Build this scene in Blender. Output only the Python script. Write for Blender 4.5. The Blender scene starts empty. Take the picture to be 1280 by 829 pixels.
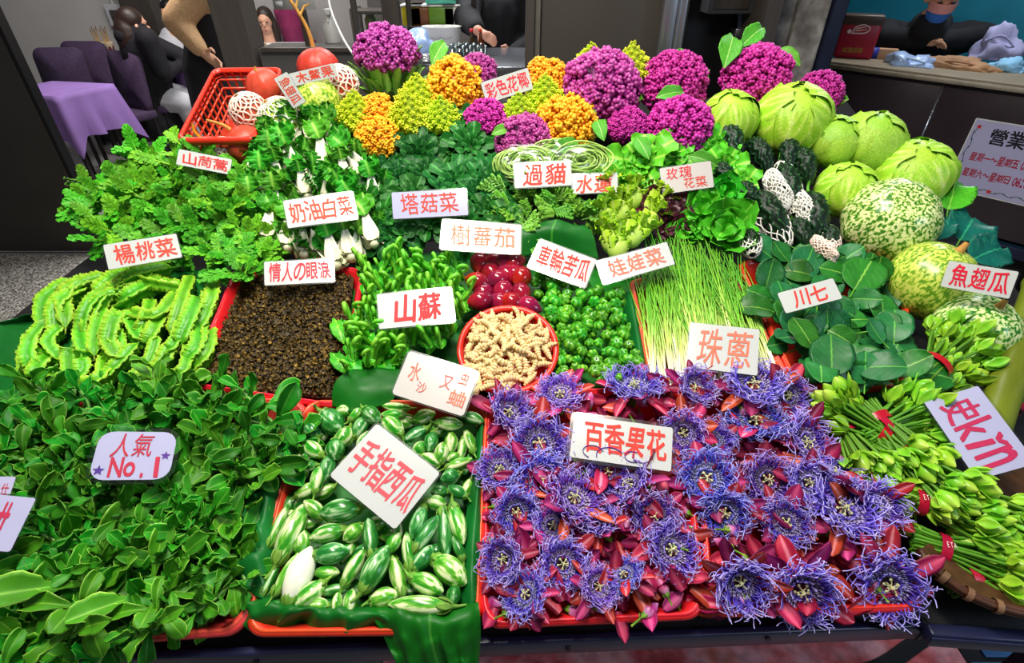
import bpy, math, random
import numpy as np
from mathutils import Vector, Matrix, noise
R = random.Random(11)
PI = math.pi
scene = bpy.context.scene
COL = scene.collection
# ------------------------------------------------------------------ camera
FPX, PITCH, CAMZ = 671.0, math.radians(35.2), 1.58
cam_data = bpy.data.cameras.new('camera')
cam_data.sensor_fit = 'HORIZONTAL'
cam_data.sensor_width = 36.0
cam_data.lens = 36.0 * FPX / 1280.0
cam_data.clip_start = 0.02
cam = bpy.data.objects.new('camera', cam_data)
COL.objects.link(cam)
cam.location = (0, 0, CAMZ)
cam.rotation_euler = (PI / 2 - PITCH, 0, 0)
scene.camera = cam
# ------------------------------------------------------------------ world, lights, exposure
scene.view_settings.view_transform = 'Standard'
scene.view_settings.look = 'None'
scene.view_settings.exposure = 0.18
scene.view_settings.gamma = 1.0
scene.view_settings.use_curve_mapping = False
world = bpy.data.worlds.new('world')
scene.world = world
world.use_nodes = True
bg = world.node_tree.nodes['Background']
bg.inputs[0].default_value = (0.92, 0.95, 1.0, 1)
bg.inputs[1].default_value = 0.10


def area(name, loc, target, sx, sy, power, color=(1, 1, 1)):
    d = bpy.data.lights.new(name, 'AREA')
    d.shape = 'RECTANGLE'
    d.size, d.size_y, d.energy, d.color = sx, sy, power, color
    o = bpy.data.objects.new(name, d)
    COL.objects.link(o)
    o.location = loc
    o.rotation_euler = (Vector(target) - Vector(loc)).to_track_quat('-Z', 'Y').to_euler()
    return o


area('awning_light', (-0.25, 0.75, 2.75), (0.0, 0.95, 1.0), 1.1, 0.22, 48, (1.0, 0.96, 0.84))
area('awning_back_light', (0.1, 1.9, 2.7), (0.1, 1.35, 1.1), 1.3, 0.2, 14, (1.0, 0.96, 0.88))
area('street_daylight', (2.4, -0.6, 2.3), (0.7, 0.8, 1.0), 0.8, 0.8, 17, (0.62, 0.76, 1.0))
area('restaurant_ceiling_light', (-2.2, 4.3, 3.0), (-2.2, 4.6, 0.7), 1.6, 1.0, 80, (1.0, 0.95, 0.93))
area('kitchen_ceiling_light', (-0.3, 4.2, 2.9), (-0.3, 4.3, 1.0), 1.2, 0.6, 70, (0.95, 0.98, 1.0))
area('stall_light', (2.6, 3.6, 2.6), (2.3, 3.0, 1.1), 0.8, 0.5, 22, (0.9, 0.95, 1.0))

# ------------------------------------------------------------------ picture <-> place
FWD = Vector((0, math.cos(PITCH), -math.sin(PITCH)))
UPV = Vector((0, math.sin(PITCH), math.cos(PITCH)))
CAM = Vector((0, 0, CAMZ))


def ray(px, py):
    return FWD + Vector((1, 0, 0)) * ((px - 640) / FPX) + UPV * ((414.5 - py) / FPX)


def V(y):  # height of the displayed goods over the sloping stand
    return 0.758 + 0.255 * y if y < 1.12 else 1.0436 + 0.6 * (y - 1.12)


def BOARD(y):  # the stand's boards lie below the goods
    return V(y) - (0.066 if y < 1.12 else 0.066 + min(0.034, (y - 1.12) * 0.3))


def P(px, py, h=0.0):
    d = ray(px, py)
    a, b = 0.05, 8.0
    for _ in range(46):
        m = (a + b) / 2
        q = CAM + d * m
        if q.z > V(q.y) + h:
            a = m
        else:
            b = m
    return CAM + d * a


def B(px, py, y):  # the point at depth y
    d = ray(px, py)
    return CAM + d * (y / d.y)


def Zat(px, py, z):  # the point at height z
    d = ray(px, py)
    return CAM + d * ((z - CAMZ) / d.z)


def mpp(p):
    return (p - CAM).dot(FWD) / FPX


def nrm(p):
    s = 0.255 if p.y < 1.1 else 0.6
    return Vector((0, -s, 1)).normalized()


def toCam(p):
    return (CAM - p).normalized()


def basis(x, z):
    """rotation with x axis along x and z as near z as possible"""
    x = x.normalized()
    y = z.cross(x).normalized()
    z = x.cross(y)
    return Matrix((x, y, z)).transposed()


def TRS(loc, rot, s=1.0):
    m = rot.to_4x4() @ Matrix.Diagonal((s, s, s, 1)) if not isinstance(s, tuple) else rot.to_4x4() @ Matrix.Diagonal((*s, 1))
    m.translation = loc
    return m


def spot(px, py, h=0.0, yaw=None, cam=0.3, wob=0.25, s=1.0):
    """pose on the goods' surface: z along the surface normal leaning to the viewer by cam, turned by yaw, wobbled"""
    p = P(px, py, h)
    n = (nrm(p) * (1 - cam) + toCam(p) * cam).normalized()
    n = (n + Vector((R.uniform(-1, 1), R.uniform(-1, 1), R.uniform(-1, 1))) * wob).normalized()
    yaw = R.uniform(0, 2 * PI) if yaw is None else yaw
    x = Vector((math.cos(yaw), math.sin(yaw), 0))
    if abs(x.dot(n)) > 0.95:
        x = Vector((0, 1, 0.3))
    x = (x - n * x.dot(n)).normalized()
    return TRS(p, basis(x, n), s)


def along(px, py, ang, h=0.0, cam=0.2):
    """pose with x along picture angle ang (degrees, counter-clockwise) on the surface"""
    p = P(px, py, h)
    q = P(px + 4 * math.cos(math.radians(ang)), py - 4 * math.sin(math.radians(ang)), h)
    n = (nrm(p) * (1 - cam) + toCam(p) * cam).normalized()
    return p, basis(q - p, n)


def fill(poly, sp, jit=0.3, rnd=R):
    xs = [p[0] for p in poly]
    ys = [p[1] for p in poly]
    out = []
    y, k = min(ys) + sp * 0.4, 0
    while y < max(ys):
        x = min(xs) + (sp * 0.5 if k % 2 else 0)
        while x < max(xs):
            q = (x + rnd.uniform(-jit, jit) * sp, y + rnd.uniform(-jit, jit) * sp)
            ins = False
            for i in range(len(poly)):
                (x1, y1), (x2, y2) = poly[i], poly[i - 1]
                if (y1 > q[1]) != (y2 > q[1]) and q[0] < (x2 - x1) * (q[1] - y1) / (y2 - y1) + x1:
                    ins = not ins
            if ins:
                out.append(q)
            x += sp
        y += sp * 0.86
        k += 1
    return out


# ------------------------------------------------------------------ geometry in arrays
class G:
    def __init__(s, V, Q=None, T=None, K=None):
        s.V = np.asarray(V, float).reshape(-1, 3)
        s.Q = np.zeros((0, 4), int) if Q is None else np.asarray(Q, int).reshape(-1, 4)
        s.T = np.zeros((0, 3), int) if T is None else np.asarray(T, int).reshape(-1, 3)
        s.K = np.zeros(len(s.V)) if K is None else np.asarray(K, float).ravel()

    def tf(s, m):
        a = np.array(m)
        if a.shape == (3, 3):
            return G(s.V @ a.T, s.Q, s.T, s.K)
        return G(s.V @ a[:3, :3].T + a[:3, 3], s.Q, s.T, s.K)

    def k(s, v):
        return G(s.V, s.Q, s.T, np.full(len(s.V), v))


def join(gs):
    v, q, t, k, n = [], [], [], [], 0
    for g in gs:
        v.append(g.V)
        q.append(g.Q + n)
        t.append(g.T + n)
        k.append(g.K)
        n += len(g.V)
    return G(np.concatenate(v), np.concatenate(q), np.concatenate(t), np.concatenate(k))


def grid(p, cu=False, cv=False, K=None):
    p = np.asarray(p, float)
    a, b = p.shape[:2]
    i = np.arange(a if cu else a - 1)
    j = np.arange(b if cv else b - 1)
    I, J = np.meshgrid(i, j, indexing='ij')
    I2, J2 = (I + 1) % a, (J + 1) % b
    q = np.stack([I * b + J, I2 * b + J, I2 * b + J2, I * b + J2], -1).reshape(-1, 4)
    return G(p.reshape(-1, 3), q, None, K)


def tube(path, rad, n=6, K=None, cap=True, flat=1.0):
    p = np.asarray(path, float)
    m = len(p)
    rad = np.full(m, rad, float) if np.isscalar(rad) else np.asarray(rad, float)
    d = np.gradient(p, axis=0)
    d /= np.linalg.norm(d, axis=1)[:, None] + 1e-12
    u = np.cross(d[0], (0, 0, 1.0))
    if np.linalg.norm(u) < 1e-3:
        u = np.cross(d[0], (0, 1.0, 0))
    U = []
    for i in range(m):
        u = u - d[i] * np.dot(u, d[i])
        u = u / (np.linalg.norm(u) + 1e-12)
        U.append(u)
    U = np.array(U)
    W = np.cross(d, U)
    th = np.linspace(0, 2 * PI, n, endpoint=False)
    pts = p[:, None] + rad[:, None, None] * (np.cos(th)[None, :, None] * U[:, None] + flat * np.sin(th)[None, :, None] * W[:, None])
    k = np.repeat(np.linspace(0, 1, m) if K is None else np.asarray(K, float), n)
    g = grid(pts, False, True, k)
    if cap:
        nv = len(g.V)
        g.V = np.concatenate([g.V, p[:1], p[-1:]])
        g.K = np.concatenate([g.K, k[:1], k[-1:]])
        a = [(nv, (j + 1) % n, j) for j in range(n)]
        o = (m - 1) * n
        a += [(nv + 1, o + j, o + (j + 1) % n) for j in range(n)]
        g.T = np.array(a)
    return g


def spline(pts, n=12):
    """Catmull-Rom through points"""
    p = np.asarray(pts, float)
    p = np.concatenate([[2 * p[0] - p[1]], p, [2 * p[-1] - p[-2]]])
    out = []
    for i in range(1, len(p) - 2):
        t = np.linspace(0, 1, n, endpoint=False)[:, None]
        a, b, c, d = p[i - 1], p[i], p[i + 1], p[i + 2]
        out.append(0.5 * (2 * b + (c - a) * t + (2 * a - 5 * b + 4 * c - d) * t ** 2 + (3 * b - a - 3 * c + d) * t ** 3))
    out.append(p[-2:-1])
    return np.concatenate(out)


def lathe(prof, n=24, mod=None, K=None, axis='z'):
    """prof: [(r, z)], mod(theta, t) multiplies the radius"""
    pr = np.asarray(prof, float)
    th = np.linspace(0, 2 * PI, n, endpoint=False)
    t = np.linspace(0, 1, len(pr))
    TT, TH = np.meshgrid(t, th, indexing='ij')
    rr = np.repeat(pr[:, :1], n, 1)
    if mod is not None:
        rr = rr * mod(TH, TT)
    zz = np.repeat(pr[:, 1:2], n, 1)
    p = np.stack([rr * np.cos(TH), rr * np.sin(TH), zz], -1)
    if axis == 'x':
        p = np.stack([p[..., 2], p[..., 0], p[..., 1]], -1)
    return grid(p, False, True, TT if K is None else K)


_ico = {}


def ico(level=1, r=1.0, c=(0, 0, 0), k=0.0):
    if level not in _ico:
        import bmesh
        bm = bmesh.new()
        bmesh.ops.create_icosphere(bm, subdivisions=level, radius=1)
        _ico[level] = (np.array([v.co[:] for v in bm.verts]), np.array([[v.index for v in f.verts] for f in bm.faces]))
        bm.free()
    v, t = _ico[level]
    r = np.asarray(r, float)
    return G(v * r + np.asarray(c, float), None, t, np.full(len(v), k))


def box(x0, y0, z0, x1, y1, z1, b=0.0):
    if b <= 0:
        v = [(x, y, z) for x in (x0, x1) for y in (y0, y1) for z in (z0, z1)]
        return G(v, [(0, 1, 3, 2), (4, 6, 7, 5), (0, 4, 5, 1), (2, 3, 7, 6), (0, 2, 6, 4), (1, 5, 7, 3)])
    import bmesh
    bm = bmesh.new()
    bmesh.ops.create_cube(bm, size=1)
    for v in bm.verts:
        v.co = Vector(((x0 + x1) / 2 + v.co.x * (x1 - x0), (y0 + y1) / 2 + v.co.y * (y1 - y0), (z0 + z1) / 2 + v.co.z * (z1 - z0)))
    bmesh.ops.bevel(bm, geom=bm.edges[:], offset=b, segments=2, affect='EDGES', profile=0.5)
    bm.verts.index_update()
    vs = [v.co[:] for v in bm.verts]
    q = [[v.index for v in f.verts] for f in bm.faces]
    bm.free()
    return G(vs, [f for f in q if len(f) == 4], [f for f in q if len(f) == 3])


def nz(p, s=1.0, o=0.0):
    return noise.noise(Vector((p[0] * s + o, p[1] * s + o * 1.7, p[2] * s - o)))


def rough_up(g, amp, s, o=0.0):
    v = g.V
    c = v.mean(0)
    d = v - c
    n = np.linalg.norm(d, axis=1)[:, None] + 1e-9
    f = np.array([nz(q, s, o) for q in v])[:, None]
    g.V = v + d / n * f * amp
    return g


def rotx(a):
    return Matrix.Rotation(a, 4, 'X')


def roty(a):
    return Matrix.Rotation(a, 4, 'Y')


def rotz(a):
    return Matrix.Rotation(a, 4, 'Z')


def T(x, y, z):
    return Matrix.Translation((x, y, z))


# ------------------------------------------------------------------ objects
def mesh(name, g, mat, smooth=True):
    me = bpy.data.meshes.new(name)
    nq, nt = len(g.Q), len(g.T)
    me.vertices.add(len(g.V))
    me.vertices.foreach_set('co', g.V.ravel())
    idx = np.concatenate([g.Q.ravel(), g.T.ravel()]).astype(np.int32)
    me.loops.add(len(idx))
    me.loops.foreach_set('vertex_index', idx)
    me.polygons.add(nq + nt)
    st = np.concatenate([np.arange(nq) * 4, nq * 4 + np.arange(nt) * 3]).astype(np.int32)
    me.polygons.foreach_set('loop_start', st)
    me.polygons.foreach_set('use_smooth', np.full(nq + nt, smooth))
    me.update(calc_edges=True)
    me.validate()
    a = me.attributes.new('k', 'FLOAT', 'POINT')
    if len(g.K) == len(me.vertices):
        a.data.foreach_set('value', g.K.astype(np.float32))
    me.materials.append(mat)
    return me


def link(name, me, parent=None, m=None):
    o = bpy.data.objects.new(name, me)
    COL.objects.link(o)
    if m is not None:
        o.matrix_world = m
    if parent is not None:
        o.parent = parent
    return o


def tag(o, label, cat, group=None, kind=None):
    o['label'] = label
    o['category'] = cat
    if group:
        o['group'] = group
    if kind:
        o['kind'] = kind
    return o


def inst(spec, m, label, cat, group=None):
    """spec = (name, mesh or None, [(part name, mesh, [sub-parts]), ...]); copies share the mesh data"""
    o = link(spec[0], spec[1], None, m)
    tag(o, label, cat, group)

    def kids(par, lst):
        for c in lst:
            k = link(c[0], c[1], par)
            if len(c) > 3:
                k['label'] = c[3]
            if len(c) > 2 and c[2]:
                kids(k, c[2])
    if len(spec) > 2:
        kids(o, spec[2])
    return o


def one(name, g, mat, label, cat, parts=(), m=None, group=None, smooth=True):
    """a thing of one mesh, with parts [(name, G, material[, label])]"""
    o = link(name, mesh(name, g, mat, smooth) if g is not None else None, None, m)
    tag(o, label, cat, group)
    for p in parts:
        part(o, *p)
    return o


def part(o, name, g, mat, label=None, smooth=True):
    k = link(name, mesh(name, g, mat, smooth), o)
    if label:
        k['label'] = label
    return k


def struct(name, g, mat, smooth=False, m=None):
    o = link(name, mesh(name, g, mat, smooth), None, m)
    o['kind'] = 'structure'
    return o


# ------------------------------------------------------------------ materials
def lin(c):
    if isinstance(c, str):
        c = tuple(int(c[i:i + 2], 16) for i in (1, 3, 5))
    f = lambda v: v / 12.92 if v <= 0.04045 else ((v + 0.055) / 1.055) ** 2.4
    return (*(f(v / 255) for v in c), 1.0)


def mat(name, cols, rough=0.5, spec=0.4, ns=25.0, na=0.25, bump=0.0, bs=None, rv=0.12, rh=0.01, metal=0.0, emit=None, es=1.0, coat=0.0, trans=0.0, alpha=1.0, stretch=None, pat=None):
    """cols: one colour, or stops [(k, colour)] read from the mesh attribute k; noise of scale ns and strength na; rv/rh vary each object"""
    m = bpy.data.materials.new(name)
    m.use_nodes = True
    nt = m.node_tree
    N, L = nt.nodes, nt.links
    b = N['Principled BSDF']
    b.inputs['Roughness'].default_value = rough
    b.inputs['Specular IOR Level'].default_value = spec
    b.inputs['Metallic'].default_value = metal
    b.inputs['Coat Weight'].default_value = coat
    b.inputs['Coat Roughness'].default_value = 0.12
    b.inputs['Transmission Weight'].default_value = trans
    b.inputs['Alpha'].default_value = alpha
    tc = N.new('ShaderNodeTexCoord')
    co = tc.outputs['Object']
    if stretch:
        mp = N.new('ShaderNodeMapping')
        mp.inputs['Scale'].default_value = stretch
        L.new(co, mp.inputs['Vector'])
        co = mp.outputs['Vector']
    if isinstance(cols, list):
        rp = N.new('ShaderNodeValToRGB')
        el = rp.color_ramp.elements
        while len(el) < len(cols):
            el.new(0.5)
        for e, (p, c) in zip(el, cols):
            e.position = p
        for e, (p, c) in zip(el, cols):
            e.color = lin(c)
        if pat:
            k = pat(N, L, co)
        else:
            at = N.new('ShaderNodeAttribute')
            at.attribute_name = 'k'
            k = at.outputs['Fac']
        L.new(k, rp.inputs['Fac'])
        c = rp.outputs['Color']
    else:
        rgb = N.new('ShaderNodeRGB')
        rgb.outputs[0].default_value = lin(cols)
        c = rgb.outputs[0]
    nt_ = None
    if na > 0 or bump > 0:
        nt_ = N.new('ShaderNodeTexNoise')
        nt_.inputs['Scale'].default_value = ns
        nt_.inputs['Detail'].default_value = 4
        L.new(co, nt_.inputs['Vector'])
    oi = N.new('ShaderNodeObjectInfo')
    hsv = N.new('ShaderNodeHueSaturation')
    L.new(c, hsv.inputs['Color'])
    mr = N.new('ShaderNodeMapRange')
    mr.inputs['To Min'].default_value = 1 - rv
    mr.inputs['To Max'].default_value = 1 + rv
    L.new(oi.outputs['Random'], mr.inputs['Value'])
    v = mr.outputs[0]
    if na > 0:
        m2 = N.new('ShaderNodeMapRange')
        m2.inputs['From Min'].default_value = 0.3
        m2.inputs['From Max'].default_value = 0.7
        m2.inputs['To Min'].default_value = 1 - na
        m2.inputs['To Max'].default_value = 1 + na
        L.new(nt_.outputs['Fac'], m2.inputs['Value'])
        mm = N.new('ShaderNodeMath')
        mm.operation = 'MULTIPLY'
        L.new(v, mm.inputs[0])
        L.new(m2.outputs[0], mm.inputs[1])
        v = mm.outputs[0]
    L.new(v, hsv.inputs['Value'])
    if rh:
        m3 = N.new('ShaderNodeMath')
        m3.operation = 'MULTIPLY'
        m3.inputs[1].default_value = 7.31
        m4 = N.new('ShaderNodeMath')
        m4.operation = 'FRACT'
        L.new(oi.outputs['Random'], m3.inputs[0])
        L.new(m3.outputs[0], m4.inputs[0])
        m5 = N.new('ShaderNodeMapRange')
        m5.inputs['To Min'].default_value = 0.5 - rh
        m5.inputs['To Max'].default_value = 0.5 + rh
        L.new(m4.outputs[0], m5.inputs['Value'])
        L.new(m5.outputs[0], hsv.inputs['Hue'])
    L.new(hsv.outputs['Color'], b.inputs['Base Color'])
    if emit:
        b.inputs['Emission Color'].default_value = lin(emit)
        b.inputs['Emission Strength'].default_value = es
    if bump > 0:
        n2 = nt_
        if bs:
            n2 = N.new('ShaderNodeTexNoise')
            n2.inputs['Scale'].default_value = bs
            n2.inputs['Detail'].default_value = 3
            L.new(co, n2.inputs['Vector'])
        bp = N.new('ShaderNodeBump')
        bp.inputs['Strength'].default_value = bump
        bp.inputs['Distance'].default_value = 0.01
        L.new(n2.outputs['Fac'], bp.inputs['Height'])
        L.new(bp.outputs[0], b.inputs['Normal'])
    return m


def clear_mat(name, tint=(1, 1, 1), gloss=0.12, rough=0.08):
    m = bpy.data.materials.new(name)
    m.use_nodes = True
    nt = m.node_tree
    N, L = nt.nodes, nt.links
    N.remove(N['Principled BSDF'])
    tr = N.new('ShaderNodeBsdfTransparent')
    tr.inputs[0].default_value = (*tint, 1)
    gl = N.new('ShaderNodeBsdfGlossy')
    gl.inputs['Roughness'].default_value = rough
    mx = N.new('ShaderNodeMixShader')
    mx.inputs[0].default_value = gloss
    L.new(tr.outputs[0], mx.inputs[1])
    L.new(gl.outputs[0], mx.inputs[2])
    L.new(mx.outputs[0], N['Material Output'].inputs[0])
    return m


def pat_cells(scale, lo=0.0, hi=0.12, feature='DISTANCE_TO_EDGE', warp=0.0):
    def f(N, L, co):
        if warp:
            n = N.new('ShaderNodeTexNoise')
            n.inputs['Scale'].default_value = scale * 0.8
            va = N.new('ShaderNodeVectorMath')
            va.operation = 'MULTIPLY_ADD'
            va.inputs[1].default_value = (warp,) * 3
            L.new(n.outputs['Color'], va.inputs[0])
            L.new(co, n.inputs['Vector'])
            L.new(co, va.inputs[2])
            co = va.outputs[0]
        v = N.new('ShaderNodeTexVoronoi')
        v.feature = feature
        v.inputs['Scale'].default_value = scale
        L.new(co, v.inputs['Vector'])
        mr = N.new('ShaderNodeMapRange')
        mr.inputs['From Min'].default_value = lo
        mr.inputs['From Max'].default_value = hi
        L.new(v.outputs['Distance'], mr.inputs['Value'])
        return mr.outputs[0]
    return f


def pat_noise(scale, lo=0.35, hi=0.65, detail=2.0):
    def f(N, L, co):
        v = N.new('ShaderNodeTexNoise')
        v.inputs['Scale'].default_value = scale
        v.inputs['Detail'].default_value = detail
        L.new(co, v.inputs['Vector'])
        mr = N.new('ShaderNodeMapRange')
        mr.inputs['From Min'].default_value = lo
        mr.inputs['From Max'].default_value = hi
        L.new(v.outputs['Fac'], mr.inputs['Value'])
        return mr.outputs[0]
    return f


# ------------------------------------------------------------------ leaves
OV = ((0, .08), (.12, .4), (.35, 1), (.6, .95), (.8, .65), (.93, .3), (1, .02))
SP = ((0, .2), (.2, .2), (.4, .42), (.6, .86), (.74, 1), (.86, .93), (.94, .68), (.98, .4), (1, .15))
RD = ((0, .1), (.06, .5), (.2, .85), (.45, 1), (.7, .9), (.88, .6), (.97, .25), (1, .03))
PT = ((0, .4), (.2, .72), (.5, 1), (.8, .92), (.94, .62), (1, .15))
LN = ((0, .5), (.2, .8), (.5, 1), (.8, .8), (1, .1))
FAN = ((0, .3), (.3, .35), (.55, .75), (.8, 1), (.93, .95), (1, .6))


def leaf(L, W, prof=OV, nu=8, nv=6, bend=.6, lift=.2, fold=.2, ruf=0.0, rf=3.0, tw=0.0, th=0.0, ph=0.0, veins=0, pow_=1.5):
    t = np.linspace(0, 1, nu + 1)
    pr = np.asarray(prof)
    w = W / 2 * np.interp(t, pr[:, 0], pr[:, 1])
    ang = lift - bend * t
    ds = L / nu
    x = np.concatenate([[0], np.cumsum(np.cos(ang[:-1]) * ds)])
    z = np.concatenate([[0], np.cumsum(np.sin(ang[:-1]) * ds)])
    s = np.linspace(-1, 1, nv + 1)
    if th > 0:
        sa = np.concatenate([s, s[-2:0:-1]])
        up = np.concatenate([np.ones(nv + 1), -np.ones(nv - 1)])
    else:
        sa, up = s, np.zeros(nv + 1)
    S, TT = np.meshgrid(sa, t)
    Wd = w[:, None]
    off = fold * np.abs(S) ** pow_ * Wd
    if ruf:
        off = off + ruf * W * np.abs(S) ** 2 * (np.sin(2 * PI * rf * TT + ph + (S > 0) * 1.9) + .5 * np.sin(2 * PI * rf * 2.3 * TT + ph * 2)) * np.minimum(1, TT * 3)
    off = off + th * up[None, :] * (1 - S ** 2 * .8) * np.minimum(1, Wd / (W * .1 + 1e-9))
    yy = S * Wd
    a = ang[:, None]
    t2 = tw * TT
    y2 = yy * np.cos(t2) - off * np.sin(t2)
    o2 = yy * np.sin(t2) + off * np.cos(t2)
    p = np.stack([x[:, None] - np.sin(a) * o2, y2, z[:, None] + np.cos(a) * o2], -1)
    K = np.abs(S) + 0 * TT
    if veins:
        f = ((TT * 1.0 - np.abs(S) * .35) * veins) % 1.0
        v = np.minimum(f, 1 - f)
        K = np.minimum(np.clip(np.abs(S) * Wd / (W * .5) * 5.0, 0, 1), np.clip(v * 3.2, 0, 1))
        p[..., 2] += (1 - K) * W * .006 * -1
    return grid(p, False, th > 0, K)


def rosette(n, L, W, prof, lift0, lift1, bend, seed, ruf=0.0, rf=3.0, fold=.25, nu=8, nv=6, s0=1.0, s1=.45, rad=.01, th=0.0, veins=0, tilt=.12, ph0=0.0):
    r = random.Random(seed)
    out = []
    for i in range(n):
        f = i / max(1, n - 1)
        s = s0 + (s1 - s0) * f
        g = leaf(L * s * r.uniform(.88, 1.1), W * s * r.uniform(.85, 1.1), prof, nu, nv, bend * r.uniform(.7, 1.3), lift0 + (lift1 - lift0) * f + r.uniform(-tilt, tilt), fold, ruf, rf * r.uniform(.8, 1.2), r.uniform(-.25, .25), th, r.uniform(0, 6), veins)
        out.append(g.tf(rotz(ph0 + i * 2.39996 + r.uniform(-.15, .15)) @ T(rad * (1 - f), 0, .004 * f)))
    return join(out)


def ell(rx, ry, rz, n=16, m=10):
    t = np.linspace(0, PI, m)
    return lathe([(max(1e-4, math.sin(a)), -math.cos(a)) for a in t], n).tf(Matrix.Diagonal((rx, ry, rz, 1)))

# ------------------------------------------------------------------ lettering
_glyph = {}


def glyph(ch, bold=0.02):
    key = ch
    if key in _glyph:
        return _glyph[key]
    cu = bpy.data.curves.new('glyph', 'FONT')
    cu.body = ch
    cu.size = 1.0
    cu.resolution_u = 4
    o = bpy.data.objects.new('glyph', cu)
    COL.objects.link(o)
    dg = bpy.context.evaluated_depsgraph_get()
    ev = o.evaluated_get(dg)
    me = ev.to_mesh()
    v = np.array([x.co[:] for x in me.vertices]).reshape(-1, 3)
    me.calc_loop_triangles()
    t = np.array([x.vertices[:] for x in me.loop_triangles]).reshape(-1, 3)
    ev.to_mesh_clear()
    bpy.data.objects.remove(o)
    bpy.data.curves.remove(cu)
    _glyph[key] = (v, t)
    return v, t


def text_G(s, u0, v0, u1, v1, bold=0.02, wob=0.06, seed=0, asp=2.0):
    """the characters of s fill the box (v runs upward), a little uneven like brush lettering"""
    r = random.Random(seed + len(s))
    wide = [0.62 if ord(c) < 0x3000 else 1.0 for c in s]
    tot = sum(wide)
    out, x = [], u0
    for c, w in zip(s, wide):
        cw = (u1 - u0) * w / tot
        if c != ' ':
            v, t = glyph(c, bold)
            lo, hi = v.min(0), v.max(0)
            dd = max(.0, .010 + bold)
            v = np.concatenate([v + dd * np.array([math.cos(w_), math.sin(w_), 0]) for w_ in np.linspace(0, 2 * PI, 6, endpoint=False)] + [v])
            t = np.concatenate([t + len(v) // 7 * w_ for w_ in range(7)])
            q = (v - (lo + hi) / 2) / np.maximum(hi - lo, 1e-6)
            a = r.uniform(-wob, wob)
            hh = (v1 - v0) * (r.uniform(.9, 1.05))
            if c in '.':
                q = q * .2 - np.array([0, .42, 0])
            if c in 'o':
                q = q * (.9, .7, 1) - np.array([0, .12, 0])
            ww = cw * .9 * r.uniform(.95, 1.05)
            if ord(c) >= 0x3000:
                ww *= min(1, (hi[0] - lo[0]) / .82)
                hh *= min(1, (hi[1] - lo[1]) / .78)
            if ord(c) < 0x3000:
                ww = min(ww, hh * (hi[0] - lo[0]) / max(1e-6, hi[1] - lo[1]) / asp)
            q = q * np.array([ww, hh, 0])
            qx = q[:, 0] + a * q[:, 1]
            qy = q[:, 1] + a * .6 * q[:, 0] * 1.0
            out.append(G(np.stack([qx + x + cw / 2, qy + (v0 + v1) / 2 + r.uniform(-.02, .02) * (v1 - v0), np.repeat(np.arange(7) * 5e-5, len(q) // 7)], -1), None, t))
        x += cw
    return join(out)


paper = mat('white_paper', '#d9d7d4', rough=.45, na=.03, ns=8, rv=.02)
paper_pink = mat('blush_paper', '#d8cbc6', rough=.45, na=.04, ns=8, rv=.02)
paper_lav = mat('lavender_paper', '#c2bde2', rough=.45, na=.04, ns=8, rv=.02)
ink_red = mat('red_brush_ink', '#d8301f', rough=.6, na=.15, ns=60, rv=.05)
ink_faded = mat('faded_red_ink', '#e07058', rough=.6, na=.2, ns=60, rv=.05)
ink_crimson = mat('crimson_ink', '#b81440', rough=.6, na=.1, ns=60, rv=.05)
ink_black = mat('black_ink', '#1c1822', rough=.6, na=.1, rv=.02)
ink_violet = mat('violet_ink', '#4a1f86', rough=.6, na=.1, rv=.02)
ink_green = mat('green_ink', '#2f5a4c', rough=.6, na=.1, rv=.02)
film = clear_mat('laminating_film', (.9, .92, .93), .05, .15)


def rrect(w, h, r, n=5):
    out = []
    for cx, cy, a0 in ((w - r, h - r, 0), (-w + r, h - r, 90), (-w + r, -h + r, 180), (w - r, -h + r, 270)):
        for i in range(n + 1):
            a = math.radians(a0 + 90 * i / n)
            out.append((cx + r * math.cos(a), cy + r * math.sin(a)))
    return out


def plate(w, h, r, t, z=0.0):
    """rounded plate of half-size w,h and thickness t"""
    o = rrect(w, h, r)
    n = len(o)
    v = [(x, y, z) for x, y in o] + [(x, y, z + t) for x, y in o] + [(0, 0, z), (0, 0, z + t)]
    q = [(i, (i + 1) % n, n + (i + 1) % n, n + i) for i in range(n)]
    tr = [(2 * n, (i + 1) % n, i) for i in range(n)] + [(2 * n + 1, n + i, n + (i + 1) % n) for i in range(n)]
    return G(v, q, tr)


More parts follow.
